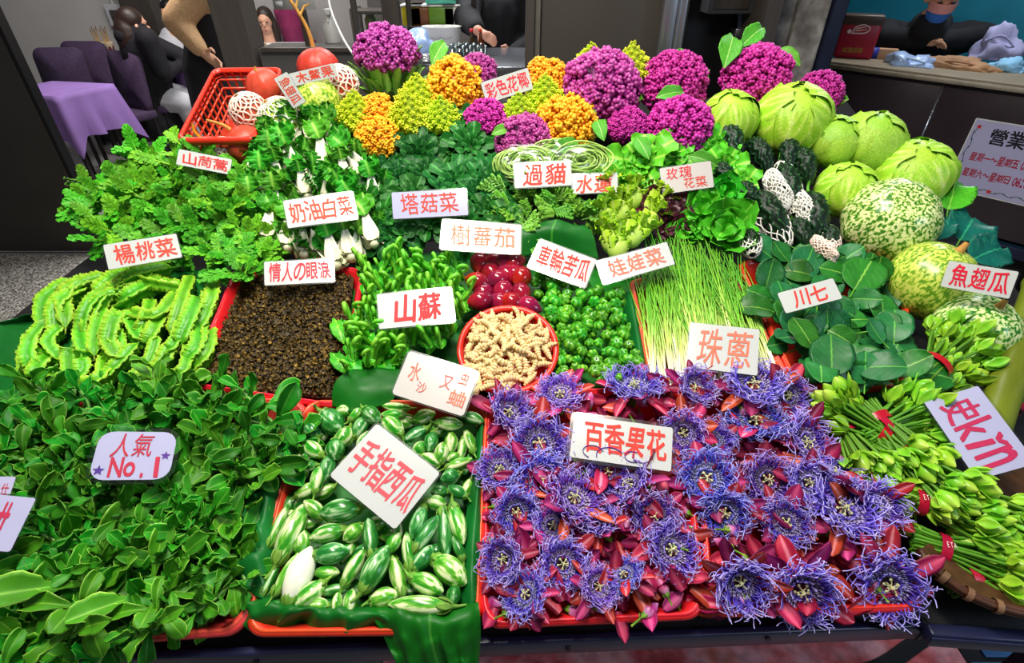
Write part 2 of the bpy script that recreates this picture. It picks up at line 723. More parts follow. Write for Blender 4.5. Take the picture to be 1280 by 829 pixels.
def card(px, lines, label, ink=ink_red, pap=paper, h=.045, tilt=.5, border=.0025, rad=.003, bold=.006, extra=None, seed=0, clear=None, bow=0.0, mk=None):
    """px: the corners as they read: top-left, top-right, bottom-right, bottom-left. lines: (text, u0, v0, u1, v1) with u to the right and v up, 0..1"""
    cx, cy = sum(p[0] for p in px) / 4, sum(p[1] for p in px) / 4
    c = P(cx, cy, h)
    n = (nrm(c) * (1 - tilt) + toCam(c) * tilt).normalized()
    q = []
    for a, b in px:
        d = ray(a, b)
        q.append(CAM + d * ((c - CAM).dot(n) / d.dot(n)))
    c = (q[0] + q[1] + q[2] + q[3]) / 4
    x = ((q[1] - q[0]) + (q[2] - q[3])) / 2
    w = x.length / 2
    rot = basis(x, n)
    y = rot @ Vector((0, 1, 0))
    hh = abs(((q[0] - q[3]) + (q[1] - q[2])).dot(y)) / 4
    o = link('price_sign', mesh('price_sign', plate(w, hh, rad, .0008), pap, False), None, TRS(c, rot))
    tag(o, label, 'sign', 'laminated name signs')
    bd = border if clear is None else clear
    part(o, 'laminate', plate(w + bd, hh + bd, rad + bd, .0014, -.0003), film, smooth=False)
    for i, l in enumerate(lines):
        g = text_G(l[0], *l[1:5], bold=l[6] if len(l) > 6 else bold, seed=seed + i * 7, asp=w / hh)
        g.V = g.V * np.array([2 * w, 2 * hh, 1]) + np.array([-w, -hh, .0013])
        part(o, 'lettering', g, l[5] if len(l) > 5 else ink, smooth=False)
    if extra:
        for nm, g, m_ in extra(w, hh):
            part(o, nm, g, m_, smooth=False)
    return o


def star(cx, cy, r, z=.0013, rot=0.3):
    v = [(cx, cy, z)]
    for i in range(10):
        a = rot + i * PI / 5
        rr = r if i % 2 == 0 else r * .45
        v.append((cx + rr * math.cos(a), cy + rr * math.sin(a), z))
    return G(v, None, [(0, 1 + i, 1 + (i + 1) % 10) for i in range(10)])


# ------------------------------------------------------------------ the room and the street
m_floor = mat('restaurant_floor', '#8d8a88', rough=.45, ns=3, na=.2, rv=0)
m_terr = mat('terrazzo', [(0, '#3c3936'), (.5, '#8b857e'), (1, '#d8d2c8')], rough=.6, na=.1, rv=0, pat=pat_noise(120, .35, .65, 1))
m_wall = mat('grey_wall_paint', '#b4b1ae', rough=.8, ns=2, na=.06, rv=0)
m_dark = mat('dark_brown_wood', '#3a342f', rough=.5, ns=6, na=.2, stretch=(8, 8, .6), rv=.05)
m_black = mat('black_paint', '#0d0c0e', rough=.5, na=.2, rv=.05)
m_panel = mat('taupe_metal_panel', '#4d4742', rough=.38, ns=4, na=.08, metal=.25, rv=.02)
m_steel = mat('stainless_steel', '#b9bcc4', rough=.22, ns=3, na=.15, metal=.9, rv=.02, stretch=(20, 20, .4))
m_conc = mat('weathered_concrete', [(0, '#3a3634'), (.45, '#77716b'), (1, '#b3ada4')], rough=.85, ns=14, na=.3, rv=0, bump=.4, pat=pat_noise(7, .25, .75, 8))
m_navy = mat('navy_painted_steel', '#1c2140', rough=.35, ns=9, na=.25, rv=.05, spec=.5)
m_teal = mat('teal_board', '#0f7c90', rough=.6, ns=4, na=.15, rv=0)
m_oak = mat('worn_wood_counter', '#8b7d68', rough=.5, ns=12, na=.25, stretch=(1, 10, 10), rv=0)
m_plum = mat('dark_plum_laminate', '#3b3036', rough=.3, ns=5, na=.2, rv=.05)
m_red_floor = mat('red_painted_paving', [(0, '#8a2a2a'), (.35, '#e06468'), (.7, '#f8b0b6'), (1, '#e86a40')], rough=.55, ns=30, na=.25, rv=0, bump=.3, pat=pat_noise(6, .3, .7, 5))
m_tile = mat('blue_tile', '#3d6ea8', rough=.35, ns=20, na=.2, rv=.1)
m_tilebase = mat('black_grout', '#10131a', rough=.7, ns=20, na=.3, rv=0)

struct('floor', box(-7, -1.5, -.06, 6, 8.2, 0), m_floor)
struct('floor_terrazzo', box(-5, -1.4, .0, -.9, 3.05, .02), m_terr)
struct('wall_back', box(-8, 6.5, 0, -1.2, 6.6, 3.2), m_wall)
struct('wall_kitchen', box(-1.2, 5.2, 0, 1.2, 5.3, 3.2), mat('dark_kitchen_wall', '#4a4542', rough=.7, ns=5, na=.2, rv=0))
struct('wall_side', box(1.0, 2.45, 0, 1.06, 5.2, 3.2), m_dark)


def vbox(px0, px1, py, y0, z0, z1, dep=.08, b=.004):
    """an upright box whose edges pass px0 and px1 at picture height py, at depth y0"""
    a, c = B(px0, py, y0), B(px1, py, y0)
    return box(a.x, y0, z0, c.x, y0 + dep, z1, b)


struct('pillar_restaurant', vbox(158, 196, 30, 6.28, 0, 3.0, .2), m_dark)
struct('door_1', vbox(-260, 58, 165, 3.1, .02, 2.6, .05), mat('dark_door_panel', '#373330', rough=.4, ns=3, na=.15, rv=0))
struct('door_frame', vbox(60, 64, 165, 3.1, .02, 2.6, .06, .002), m_black)
struct('pillar_door', vbox(272, 313, 50, 2.62, 0, 2.6, .14), mat('grey_brown_column', '#4f4844', rough=.4, ns=5, na=.15, rv=0, stretch=(10, 10, .5)))
zs = B(400, 60, 2.66).z
struct('trim_1', vbox(322, 500, 60, 2.64, 0, zs, .12), mat('grey_metal_sill', '#6e6b69', rough=.3, metal=.5, ns=3, na=.1, rv=0))
struct('trim_2', box(B(322, 60, 2.6).x, 2.62, zs - .012, B(500, 60, 2.6).x, 2.78, zs + .006, .003), m_panel)
for a, b_ in ((376, 382), (441, 446), (479, 500)):
    struct('window_mullion', vbox(a, b_, 30, 2.68, zs, 2.4, .05), m_dark)
struct('window_1', vbox(325, 480, 30, 2.70, zs, 2.4, .006, 0), clear_mat('window_glass', (.9, .9, .9), .05, .03))
struct('wall_panel', vbox(676, 832, 50, 2.32, 0, 2.4, .06), m_panel)
struct('trim_3', vbox(657, 668, 50, 2.28, 0, 2.4, .1, .006), m_panel)
struct('trim_4', vbox(668, 675, 50, 2.30, 0, 2.4, .08, .004), mat('grey_trim', '#6d665f', rough=.35, metal=.3, na=.1, rv=0))
o = one('steel_post', join([vbox(826, 843, 40, 2.24, 0, 2.4, .04), vbox(843, 848, 40, 2.25, 0, 2.4, .02, .002)]), m_steel, 'tall shiny stainless steel post between the taupe panel and a dark recess', 'post')
part(o, 'edge_strip', vbox(848, 855, 40, 2.25, 0, 2.4, .05), m_steel)
struct('wall_recess', vbox(856, 960, 40, 2.75, 0, 2.5, .06), m_black)
o = one('meter_box', vbox(886, 946, 8, 2.6, B(900, 18, 2.6).z, 2.5, .12, .006), mat('dark_grey_metal', '#3b3a3e', rough=.45, ns=8, na=.2, rv=0), 'dark grey metal box on the wall of the black recess', 'metal box')
part(o, 'door', vbox(893, 938, 4, 2.595, B(900, 12, 2.6).z, 2.48, .01, .004), m_dark)
one('drain_pipe', tube([B(925, 70, 2.7) - Vector((0, 0, 1.5)), B(925, 40, 2.7), B(931, -60, 2.7)], .012, 8), mat('blue_grey_pipe', '#5f6a8c', rough=.4, na=.2, rv=0), 'thin blue-grey pipe running up the black recess', 'pipe', [('clip', box(B(922, 45, 2.68).x - .012, 2.68, B(925, 45, 2.7).z, B(930, 45, 2.68).x + .012, 2.76, B(925, 45, 2.7).z + .03, .003), m_steel)])
struct('pillar_concrete', join([vbox(938, 988, 40, 2.62, 0, 2.6, .3, .01), vbox(990, 1030, 40, 2.60, 0, 2.6, .3, .01)]), m_conc)
struct('pillar_dark', vbox(1031, 1048, 50, 2.58, 0, 2.6, .2, .006), mat('blue_black_post', '#141a30', rough=.4, na=.3, rv=0))
# painted paving in front of and below the stand
fl = [Zat(x, y, 0.004) for x, y in ((560, 800), (1190, 786), (1195, 860), (560, 880))]
struct('floor_painted', box(-.35, .18, .0, Zat(1195, 810, 0).x, .95, .004), m_red_floor)
xa, xb = Zat(1196, 810, 0).x, Zat(1330, 810, 0).x
struct('floor_tilebed', box(xa, .15, 0, xb + .4, 1.1, .006), m_tilebase)
g = []
for i in range(12):
    for j in range(8):
        x = xa + .004 + j * .155 + (.05 if i % 2 else 0)
        g.append(box(x, .18 + i * .072, .004, x + .145, .18 + i * .072 + .06, .012, .003))
struct('floor_tiles', join(g), m_tile)
# black painted arc on the paving
g = []
for i in range(24):
    a = i / 23
    p = Zat(1075 + 110 * a, 815 + 26 * math.cos(a * 3.1), 0)
    g.append((p.x, p.y, .0065))
struct('floor_marking', tube(g, .02, 6, flat=.12), m_tilebase)

# ------------------------------------------------------------------ the stand
ys = np.concatenate([np.linspace(.335, 1.12, 10), np.linspace(1.2, 1.62, 6)])
_l = [P(*q, -.07) for q in ((-70, 470), (100, 330), (200, 215), (262, 150), (300, 90))]
_r = [P(*q, -.07) for q in ((1330, 500), (1265, 350), (1195, 255), (1105, 165), (1045, 90))]
XLf = lambda y: float(np.interp(y, [q.y for q in _l], [q.x for q in _l]))
XRf = lambda y: float(np.interp(y, [q.y for q in _r], [q.x for q in _r]))
XL, XR = XLf(.4), XRf(.4)
_ra, _rb, _rc = P(-60, 822, -.035), P(1160, 767, -.035), P(1400, 797, -.035)
UU = np.linspace(0, 1, 13)


def front_y(x):
    return float(np.interp(x, [_ra.x, _rb.x, _rb.x + .004, _rc.x], [_ra.y, _rb.y, P(1160, 778, -.035).y, _rc.y])) + .004


top = np.array([[(XLf(y) + (XRf(y) - XLf(y)) * u, max(y, front_y(XLf(y) + (XRf(y) - XLf(y)) * u)), BOARD(max(y, front_y(XLf(y) + (XRf(y) - XLf(y)) * u)))) for u in UU] for y in ys])
bot = top - np.array([0, 0, .02])
m_board = mat('black_stand_board', '#121013', rough=.6, ns=10, na=.3, rv=0)
loop = np.concatenate([top, bot[::-1]])
stand = one('market_stand', grid(loop, True, False), m_board, 'long sloping black market stand carrying all the vegetables', 'stand', smooth=False)

part(stand, 'side_panel', join([grid(np.array([[(XLf(y) + .004, y, BOARD(y) - .021), (XLf(y) + .004, y, .02), (XLf(y) + .01, y, .02), (XLf(y) + .01, y, BOARD(y) - .021)] for y in ys])), grid(np.array([[(XRf(y) - .004, y, BOARD(y) - .021), (XRf(y) - .004, y, .02), (XRf(y) - .01, y, .02), (XRf(y) - .01, y, BOARD(y) - .021)] for y in ys if y > .8]))]), m_board)
for x in (XLf(1.55) + .06, XRf(1.55) - .08):
    for y in (.42, 1.56):
        part(stand, 'leg', box(x - .02, y - .02, 0.012 if x > 0 else .02, x + .02, y + .02, BOARD(y) - .02, .003), m_navy)
part(stand, 'back_panel', box(XLf(1.6), 1.60, .0, XRf(1.6), 1.615, BOARD(1.6) - .03), m_board)


def rail(pa, pb, w, t, name, label):
    a, b_ = P(*pa, -.035), P(*pb, -.035)
    d = b_ - a
    rot = basis(Vector((d.x, d.y, 0)), Vector((0, 0, 1)))
    L = Vector((d.x, d.y, 0)).length
    o = one(name, box(0, -w, -t, L, 0, 0, .003), m_navy, label, 'rail', m=TRS(a, rot))
    return o, a, rot, L


o, a, rot, L = rail((-60, 822), (1160, 767), .012, .036, 'front_rail', 'long navy blue steel rail along the front edge of the stand')
k = [(.62, -.018), (.30, -.02), (.83, -.012)]
part(o, 'bolt', join([tube([(L * u, -.0125, z), (L * u, -.0145, z)], .004, 8) for u, z in k]), m_black)
part(o, 'end_cap', box(L - .004, -.0135, -.037, L + .002, .001, .001, .001), m_black)
o, a, rot, L2 = rail((1157, 778), (1400, 797), .018, .024, 'side_rail', 'shorter navy blue steel rail stepping down at the corner by the green buds')
part(o, 'flange', box(0, -.021, -.024, L2, -.018, -.003, .001), m_navy)
# ------------------------------------------------------------------ plastic trays
m_redtray = mat('red_plastic', '#e0301f', rough=.32, ns=30, na=.08, rv=.06, spec=.5)
m_pinktray = mat('coral_plastic', '#e2503f', rough=.35, ns=30, na=.08, rv=.04, spec=.5)


def tray(px, label, mt=m_redtray, depth=.055, h=0.0, lip=.012, taper=.86, rr=.09, solid=True):
    """px: rim corners front-left, front-right, back-right, back-left"""
    c = [P(a, b_, h) for a, b_ in px]
    ce = (c[0] + c[1] + c[2] + c[3]) / 4
    n = (c[1] - c[0]).cross(c[3] - c[0]).normalized()
    x = ((c[1] - c[0]) + (c[2] - c[3])) / 2
    w = x.length / 2
    rot = basis(x, n)
    inv = rot.transposed()
    loc = [inv @ (q - ce) for q in c]

    def loop_(scale_, z, out):
        uv = rrect(1, 1, rr * 2, 6)
        r_ = []
        for u, v in uv:
            u2, v2 = (u * scale_ + 1) / 2, (v * scale_ + 1) / 2
            p = loc[0] * (1 - u2) * (1 - v2) + loc[1] * u2 * (1 - v2) + loc[2] * u2 * v2 + loc[3] * (1 - u2) * v2
            d = Vector((u, v, 0))
            m_ = max(abs(u), abs(v))
            p = p + Vector((u / m_ * out if abs(u) > .8 else 0, v / m_ * out if abs(v) > .8 else 0, 0))
            r_.append((p.x, p.y, z))
        return r_
    L_ = [loop_(taper, -depth, 0), loop_(1, -.012, .0), loop_(1, -.012, lip * .7), loop_(1, -.002, lip * .8), loop_(1, .002, lip * .55), loop_(1, .002, 0.001), loop_(1, -.004, -.002), loop_(taper, -depth + .003, -.003)]
    g = grid(np.array(L_), False, True)
    nl = len(L_[0])
    base = [(loop_(taper * s, -depth + .003, 0)) for s in (1, .5, .002)]
    g2 = grid(np.array(base), False, True)
    base2 = [(loop_(taper * s, -depth, 0)) for s in (.002, .5, 1)]
    g3 = grid(np.array(base2), False, True)
    o = link('plastic_tray', mesh('plastic_tray', join([g, g2, g3]), mt), None, TRS(ce, rot))
    tag(o, label, 'tray', 'red plastic produce trays')
    g4 = grid(np.array([loop_(1, .0021, lip * .5), loop_(1, .0045, lip * .42), loop_(1, .0045, lip * .18), loop_(1, .0021, lip * .1)]), False, True)
    part(o, 'rim', g4, mt)
    return o, ce, rot, w


tray(((18, 805), (300, 783), (380, 503), (-40, 503)), 'coral red tray under the fleshy green sprigs at the left corner', m_pinktray)
tray(((312, 786), (592, 783), (606, 505), (386, 505)), 'red tray lined with banana leaf holding striped mini eggplants', m_redtray)
tray(((608, 776), (874, 764), (852, 486), (614, 496)), 'red tray of passion flowers next to the mini eggplants', m_redtray)
tray(((892, 762), (1150, 754), (998, 496), (872, 484)), 'red tray of passion flowers next to the green bud bunches', m_redtray)
tray(((240, 478), (424, 505), (450, 338), (296, 338)), 'red tray filled with dark brown dried algae', m_redtray)
tray(((1003, 488), (1136, 480), (1128, 330), (925, 328)), 'red tray heaped with dark round climbing spinach leaves', m_redtray)
tray(((818, 474), (982, 470), (918, 352), (792, 352)), 'faded coral tray under the thin green shallots', m_pinktray)

# ------------------------------------------------------------------ name signs
card(((126, 306), (222, 293), (226, 321), (139, 338)), [('楊桃菜', .1, .1, .95, .9)], 'white sign with three red characters 楊桃菜 above the winged beans', h=.075)
card(((232, 189), (297, 200), (280, 218), (212, 203)), [('山茼蒿', .08, .12, .95, .88)], 'white sign lettered 山茼蒿 lying on the lobed chrysanthemum greens', h=.1)
card(((355, 252), (441, 239), (446, 274), (359, 285)), [('奶油白菜', .05, .12, .97, .9)], 'white sign lettered 奶油白菜 in front of the cream bok choy', h=.115)
card(((490, 240), (584, 237), (584, 268), (491, 275)), [('塔菇菜', .1, .12, .88, .92)], 'lavender sign lettered 塔菇菜 among dark tatsoi rosettes', pap=paper_lav, h=.075, bold=-.004)
card(((553, 275), (652, 281), (650, 318), (551, 311)), [('樹蕃茄', .1, .14, .93, .88)], 'worn sign with faded red letters 樹蕃茄 above the tamarillos', ink=ink_faded, pap=paper_pink, h=.075, bold=-.004)
card(((643, 205), (714, 201), (714, 232), (643, 235)), [('過貓', .14, .1, .92, .92)], 'white sign lettered 過貓 behind the vegetable fern', h=.085)
card(((714, 218), (772, 216), (772, 240), (712, 243)), [('水蓮', .1, .05, .9, .92)], 'white sign lettered 水蓮 half hidden behind the vegetable fern', h=.07)
card(((601, 102), (660, 86), (666, 110), (608, 131)), [('彩色花椰', .05, .12, .96, .9)], 'white sign lettered 彩色花椰 among the coloured cauliflowers', h=.08, tilt=.75)
card(((820, 212), (886, 201), (895, 234), (833, 242)), [('玫瑰', .1, .52, .62, .95), ('花菜', .42, .08, .88, .5)], 'blush sign with two short lines 玫瑰 花菜 between the lettuces', pap=paper_pink, h=.085, bold=-.004)
card(((675, 299), (746, 325), (731, 360), (660, 334)), [('車輪苦瓜', .07, .12, .97, .9)], 'white sign lettered 車輪苦瓜 tilted over the small green ribbed gourds', h=.05)
card(((744, 327), (831, 304), (846, 329), (756, 356)), [('娃娃菜', .12, .14, .9, .9)], 'thick white sign with faded letters 娃娃菜 below the baby mustard', ink=ink_faded, h=.06)
card(((964, 369), (1033, 350), (1061, 371), (990, 390)), [('川七', .2, .15, .82, .88)], 'white sign lettered 川七 lying on the dark round leaves', h=.075, bold=.01)
card(((1175, 324), (1262, 338), (1273, 376), (1187, 360)), [('魚翅瓜', .08, .1, .94, .92)], 'white sign lettered 魚翅瓜 leaning on the striped green gourds', ink=mat('magenta_ink', '#d8254f', rough=.07, na=.1, rv=0), h=.13, tilt=.8)
card(((355, 82), (379, 124), (370, 139), (346, 106)), [('魚翅瓜', .1, .12, .92, .88)], 'diamond-tilted white sign lettered 魚翅瓜 propped on the netted gourd', h=.13, tilt=.9)
card(((361, 92), (418, 79), (421, 95), (365, 109)), [('木鱉果', .12, .1, .95, .92)], 'white sign lettered 木鱉果 leaning on the red gourd with a long stem', h=.12, tilt=.9)
card(((861, 403), (948, 412), (948, 470), (860, 459)), [('珠蔥', .12, .12, .92, .9)], 'white sign with faded letters 珠蔥 lying on the thin green shallots', ink=ink_faded, h=.05, bold=-.004)


def tendrils(w, h):
    out = []
    for (cx, cy, r, a0, a1) in ((-.55, -.62, .36, 10, 250), (-.2, -.72, .5, 30, 200), (.25, -.6, .3, 60, 330), (.42, -.55, .32, 160, 380)):
        a = np.radians(np.linspace(a0, a1, 18))
        out.append(tube(np.stack([cx * w + r * h * 1.2 * np.cos(a), cy * h + r * h * .8 * np.sin(a), np.full(18, .0022)], -1), .0007, 5))
    return [('drawn_curl', join(out), ink_violet)]


card(((716, 518), (838, 535), (842, 590), (714, 572)), [('百香果花', .12, .17, .95, .9)], 'clear-edged white sign lettered 百香果花 standing in the passion flowers', h=.05, clear=.0055, rad=.004, bold=.012, extra=tendrils)
card(((1222, 480), (1288, 572), (1228, 608), (1155, 506)), [('史kǐn', .08, .16, .92, .84)], 'large white sign lettered 史kǐn sideways over the green bud bunches', ink=ink_crimson, pap=paper_lav, h=.06, bold=.01, clear=.004)


def no1(w, h):
    return [('star', star(-.80 * w, -.62 * h, .0075), ink_violet), ('star', star(.80 * w, -.02 * h, .0065), ink_violet)]


card(((118, 540), (217, 540), (217, 600), (118, 600)), [('人氣', .18, .48, .72, .95), ('No.1', .22, .06, .9, .46, ink_crimson, .012)], 'rounded lavender sign reading 人氣 No.1 with two stars on the fleshy sprigs', ink=ink_crimson, pap=paper_lav, h=.108, rad=.018, clear=.006, extra=no1, bold=-.004)
card(((473, 530), (552, 594), (492, 660), (410, 594)), [('手指西瓜', .05, .2, .97, .8)], 'big white sign lettered 手指西瓜 lying askew on the striped mini eggplants', ink=mat('rose_red_ink', '#dd4a48', rough=.6, na=.15, rv=0), h=.045, clear=.003, rad=.005)
card(((515, 441), (602, 466), (575, 521), (486, 490)), [('水', .1, .4, .27, .8), ('沙', .27, .2, .42, .42), ('又', .56, .42, .72, .75), ('虫', .78, .6, .92, .92), ('蛐', .72, .14, .96, .5)], 'white sign with mostly rubbed-off red writing above the striped mini eggplants', ink=ink_faded, pap=paper_pink, h=.06, clear=.003, rad=.006, bold=-.004)
card(((330, 327), (420, 324), (414, 352), (331, 358)), [('情人の眼淚', .06, .14, .95, .9)], 'white sign lettered 情人の眼淚 on the rim of the dark algae tray', h=.05)
card(((471, 368), (565, 360), (567, 402), (474, 412)), [('山蘇', .2, .14, .85, .9)], 'white sign with two red characters 山蘇 on the bright green fern shoots', h=.085, bold=.02)
card(((-30, 596), (21, 596), (10, 625), (-30, 625)), [('仕', .7, .2, .92, .7)], 'small lavender card cut off by the stand corner, behind a larger card', ink=ink_crimson, pap=paper_lav, h=.09, bold=-.004)
card(((-30, 612), (50, 627), (8, 686), (-40, 690)), [('廾', .45, .35, .66, .85)], 'larger lavender card with a red stroke, edge of the fleshy sprigs', ink=ink_crimson, pap=paper_lav, h=.1, bold=.05)

# ------------------------------------------------------------------ plant materials
def green(name, mid, blade, edge=None, **k):
    s = [(0, mid), (.22, blade), (.86, blade), (1, edge or blade)]
    kw = dict(rough=.5, spec=.22, ns=40, na=.22, rv=.16, rh=.012)
    kw.update(k)
    return mat(name, s, **kw)


m_ice = mat('fleshy_leaf', [(0, '#5fa42e'), (.12, '#2c7c12'), (.9, '#2f8214'), (1, '#98d252')], rough=.5, spec=.25, ns=40, na=.25, rv=.35, rh=.022)
m_icestem = mat('fleshy_stem', '#7fb255', rough=.5, na=.15)
m_shun = green('chrysanthemum_leaf', '#8fd23c', '#4fa51e', '#6fc22c', rh=.02, rv=.3)
m_stem = mat('green_stem', '#5fa52c', rough=.45, na=.15)
m_wing = mat('winged_bean_skin', [(0, '#3f8a10'), (.4, '#57ad1a'), (.75, '#86cc2c'), (1, '#b9e344')], rough=.4, ns=60, na=.15, rv=.12, rh=.012)
m_wingtip = mat('dry_bean_tip', '#8a9a30', rough=.6)
m_boklf = green('bok_choy_leaf', '#8fcf50', '#3f9a22', '#59b02c', rough=.45, rh=.015, rv=.25)
m_bokst = mat('bok_choy_stalk', [(0, '#ece7c0'), (.6, '#f6f5e6'), (1, '#cfe79a')], rough=.35, na=.06, ns=30, rv=.05)
m_tat = green('tatsoi_leaf', '#3f8f38', '#175c1c', '#2a7426', rough=.4, bump=.35, rv=.3, bs=90)
m_fern = mat('fern_shoot', [(0, '#5fbf2a'), (1, '#86d83c')], rough=.35, na=.15, ns=50, rh=.015)
m_fernlf = green('fern_leaf', '#8fdc3e', '#3fa321', '#5cc02a', rough=.35)
m_veg = mat('vegetable_fern', [(0, '#4c8d22'), (1, '#7cc233')], rough=.45, na=.2, rh=.015, rv=.2)
m_lily = mat('water_lily_stem', [(0, '#a8cf62'), (1, '#c4e182')], rough=.3, na=.1)
m_baby = green('baby_mustard_leaf', '#e2f28a', '#b4e034', '#8fd028', rough=.35, ns=30)
m_babyb = mat('baby_mustard_bulb', '#c4e062', rough=.35, na=.12)
m_let = green('lettuce_leaf', '#b9ea62', '#63c52c', '#7fd836', rough=.35, rh=.01)
m_letd = green('butterhead_leaf', '#8fd852', '#3fae25', '#5cc634', rough=.33, rh=.01)
m_letr = green('red_lettuce_leaf', '#6a2a3a', '#3a1420', '#5a1c2c', rough=.35)
m_spin = green('climbing_spinach_leaf', '#6fb045', '#1f6a2c', '#2f8038', rough=.4, spec=.3, rh=.03, rv=.25)
m_banana = green('banana_leaf', '#3f9a2c', '#0f6420', '#1f7a26', rough=.45, spec=.25, ns=12, rv=.08)
m_bluelf = green('blue_green_leaf', '#2f9a72', '#0e5a52', '#1a6e5a', rough=.35)
m_cabb = mat('cabbage_leaf', [(0, '#e6f5a0'), (.35, '#c0e650'), (1, '#9ad22e')], rough=.38, ns=18, na=.15, rv=.08, rh=.008, bump=.15, bs=60)
m_savoy = mat('savoy_leaf', [(0, '#e2f07a'), (.5, '#a3d428'), (1, '#74b81e')], rough=.4, ns=18, na=.12, rv=.08, pat=pat_cells(38, .0, .16, warp=.03), bump=.2, bs=70)
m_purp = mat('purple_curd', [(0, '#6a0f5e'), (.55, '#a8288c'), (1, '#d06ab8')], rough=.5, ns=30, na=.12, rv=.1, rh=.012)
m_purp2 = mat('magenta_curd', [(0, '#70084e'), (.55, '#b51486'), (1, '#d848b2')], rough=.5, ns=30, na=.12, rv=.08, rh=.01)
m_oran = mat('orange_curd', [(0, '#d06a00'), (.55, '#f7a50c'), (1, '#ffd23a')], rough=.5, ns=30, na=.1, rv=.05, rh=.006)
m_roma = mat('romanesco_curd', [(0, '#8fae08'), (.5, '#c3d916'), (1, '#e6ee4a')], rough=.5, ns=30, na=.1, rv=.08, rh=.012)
m_wrap = green('cauliflower_leaf', '#b5d27a', '#4f9a2c', '#6fb23c', rough=.45)
m_wrapst = mat('cut_leaf_stalk', [(0, '#b8d878'), (1, '#6fae35')], rough=.4, na=.15)
m_bitter = mat('bitter_melon_skin', [(0, '#081a0e'), (.6, '#164020'), (1, '#3a6e3a')], rough=.42, spec=.3, ns=60, na=.2)
m_foam = mat('white_foam_net', '#f2efe6', rough=.7, na=.06, rv=.03)
m_foamp = mat('pinkish_foam_net', '#f3dccf', rough=.7, na=.06, rv=.03)
m_kuri = mat('red_gourd_skin', '#cc4a32', rough=.42, ns=70, na=.14, rv=.07, rh=.008, bump=.12, bs=120)
m_kurist = mat('dry_gourd_stem', '#b98a3e', rough=.7, na=.25, ns=60)
m_gourd = mat('figleaf_gourd_skin', [(0, '#2f7a22'), (.5, '#8fbf3e'), (1, '#eaf2b0')], rough=.3, spec=.5, ns=20, na=.1, rv=.05, stretch=(1, 1, .55), pat=pat_noise(170, .42, .55, 3))
m_gourd2 = mat('yellow_green_gourd_skin', [(0, '#5f9420'), (.5, '#a3c63a'), (1, '#d8e268')], rough=.3, spec=.5, ns=20, na=.1, rv=.05, stretch=(1, 1, .6), pat=pat_noise(190, .40, .56, 3))
m_tam = mat('tamarillo_skin', [(0, '#a8142c'), (.6, '#8a0f35'), (1, '#5c1034')], rough=.16, spec=.6, ns=30, na=.25, rv=.2, rh=.015)
m_worm = mat('pale_knobbly_tuber', [(0, '#dcae66'), (1, '#f7e2b0')], rough=.5, ns=60, na=.14, rv=.08)
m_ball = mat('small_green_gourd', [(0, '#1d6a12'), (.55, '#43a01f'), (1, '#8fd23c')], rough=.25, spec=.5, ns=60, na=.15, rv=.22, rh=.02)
m_chive = mat('shallot_blade', [(0, '#f6f3e2'), (.10, '#f2f0c8'), (.25, '#cfe27a'), (.5, '#7cc02e'), (1, '#4a9a22')], rough=.35, na=.08, rv=.14, rh=.015)
m_algae = mat('dried_algae', [(0, '#1a1206'), (.5, '#54400f'), (1, '#937226')], rough=.6, ns=150, na=.4, rv=0)
m_pod = mat('striped_eggplant_skin', [(0, '#2f8a1e'), (.5, '#6db23a'), (1, '#dfe8b4')], rough=.22, spec=.5, ns=30, na=.08, rv=.14, rh=.012, stretch=(.16, 1, 1), pat=pat_noise(150, .36, .62, 2))
m_podd = mat('dark_striped_eggplant_skin', [(0, '#1c6a24'), (.5, '#3f9440'), (1, '#b9d8a8')], rough=.22, spec=.5, ns=30, na=.08, rv=.14, rh=.012, stretch=(.16, 1, 1), pat=pat_noise(150, .40, .68, 2))
m_podw = mat('cream_white_eggplant_skin', '#f1efdc', rough=.22, spec=.5, ns=30, na=.05, rv=.02)
m_calyx = mat('eggplant_calyx', '#6a9a34', rough=.55, ns=80, na=.25)
m_petal = mat('passion_petal', [(0, '#e88a98'), (.3, '#b8283c'), (1, '#8a1028')], rough=.5, spec=.25, ns=50, na=.25, rv=.35, rh=.025)
m_petal2 = mat('passion_sepal', [(0, '#d0507a'), (.5, '#9a1850'), (1, '#6e0f3a')], rough=.5, spec=.25, ns=50, na=.25, rv=.35, rh=.025)
m_cor = mat('passion_corona', [(0, '#1c0826'), (.12, '#2a0c38'), (.17, '#dcc8ee'), (.22, '#2a0c40'), (.29, '#d4c0ec'), (.35, '#2f1050'), (.42, '#c8b4ea'), (.48, '#4a2498'), (.56, '#5a34b4'), (.72, '#7a5ce0'), (1, '#cdbcf8')], rough=.4, na=.05, rv=.12, rh=.012)
m_corb = mat('passion_corona_blue', [(0, '#1c0826'), (.12, '#240a38'), (.17, '#ccc4f0'), (.22, '#200e44'), (.29, '#c4c0ee'), (.35, '#221252'), (.42, '#b4b0ea'), (.48, '#3a2aa0'), (.56, '#4a38c0'), (.72, '#6a60e6'), (1, '#bcb8fa')], rough=.4, na=.05, rv=.12, rh=.012)
m_pist = mat('passion_column', '#d2d09a', rough=.4, na=.1)
m_bract = green('passion_bract', '#a8c84a', '#6a9a2c', '#7fb03a')
m_budpink = mat('passion_bud', [(0, '#8fb25a'), (.25, '#c884b0'), (.6, '#b01e6a'), (1, '#d890c8')], rough=.3, na=.15, rv=.15, rh=.03)
m_bud = mat('green_flower_bud', [(0, '#9acb38'), (.5, '#7cc024'), (1, '#b9dc50')], rough=.32, ns=40, na=.15, rv=.14, rh=.02)
m_budst = mat('bud_stem', '#5a8f22', rough=.45, na=.2, rh=.01)
m_tape = mat('red_tape', '#b5122a', rough=.3, na=.05, rv=.05)
m_tapew = mat('white_tape_print', '#f0d8d8', rough=.4, na=0, rv=0)
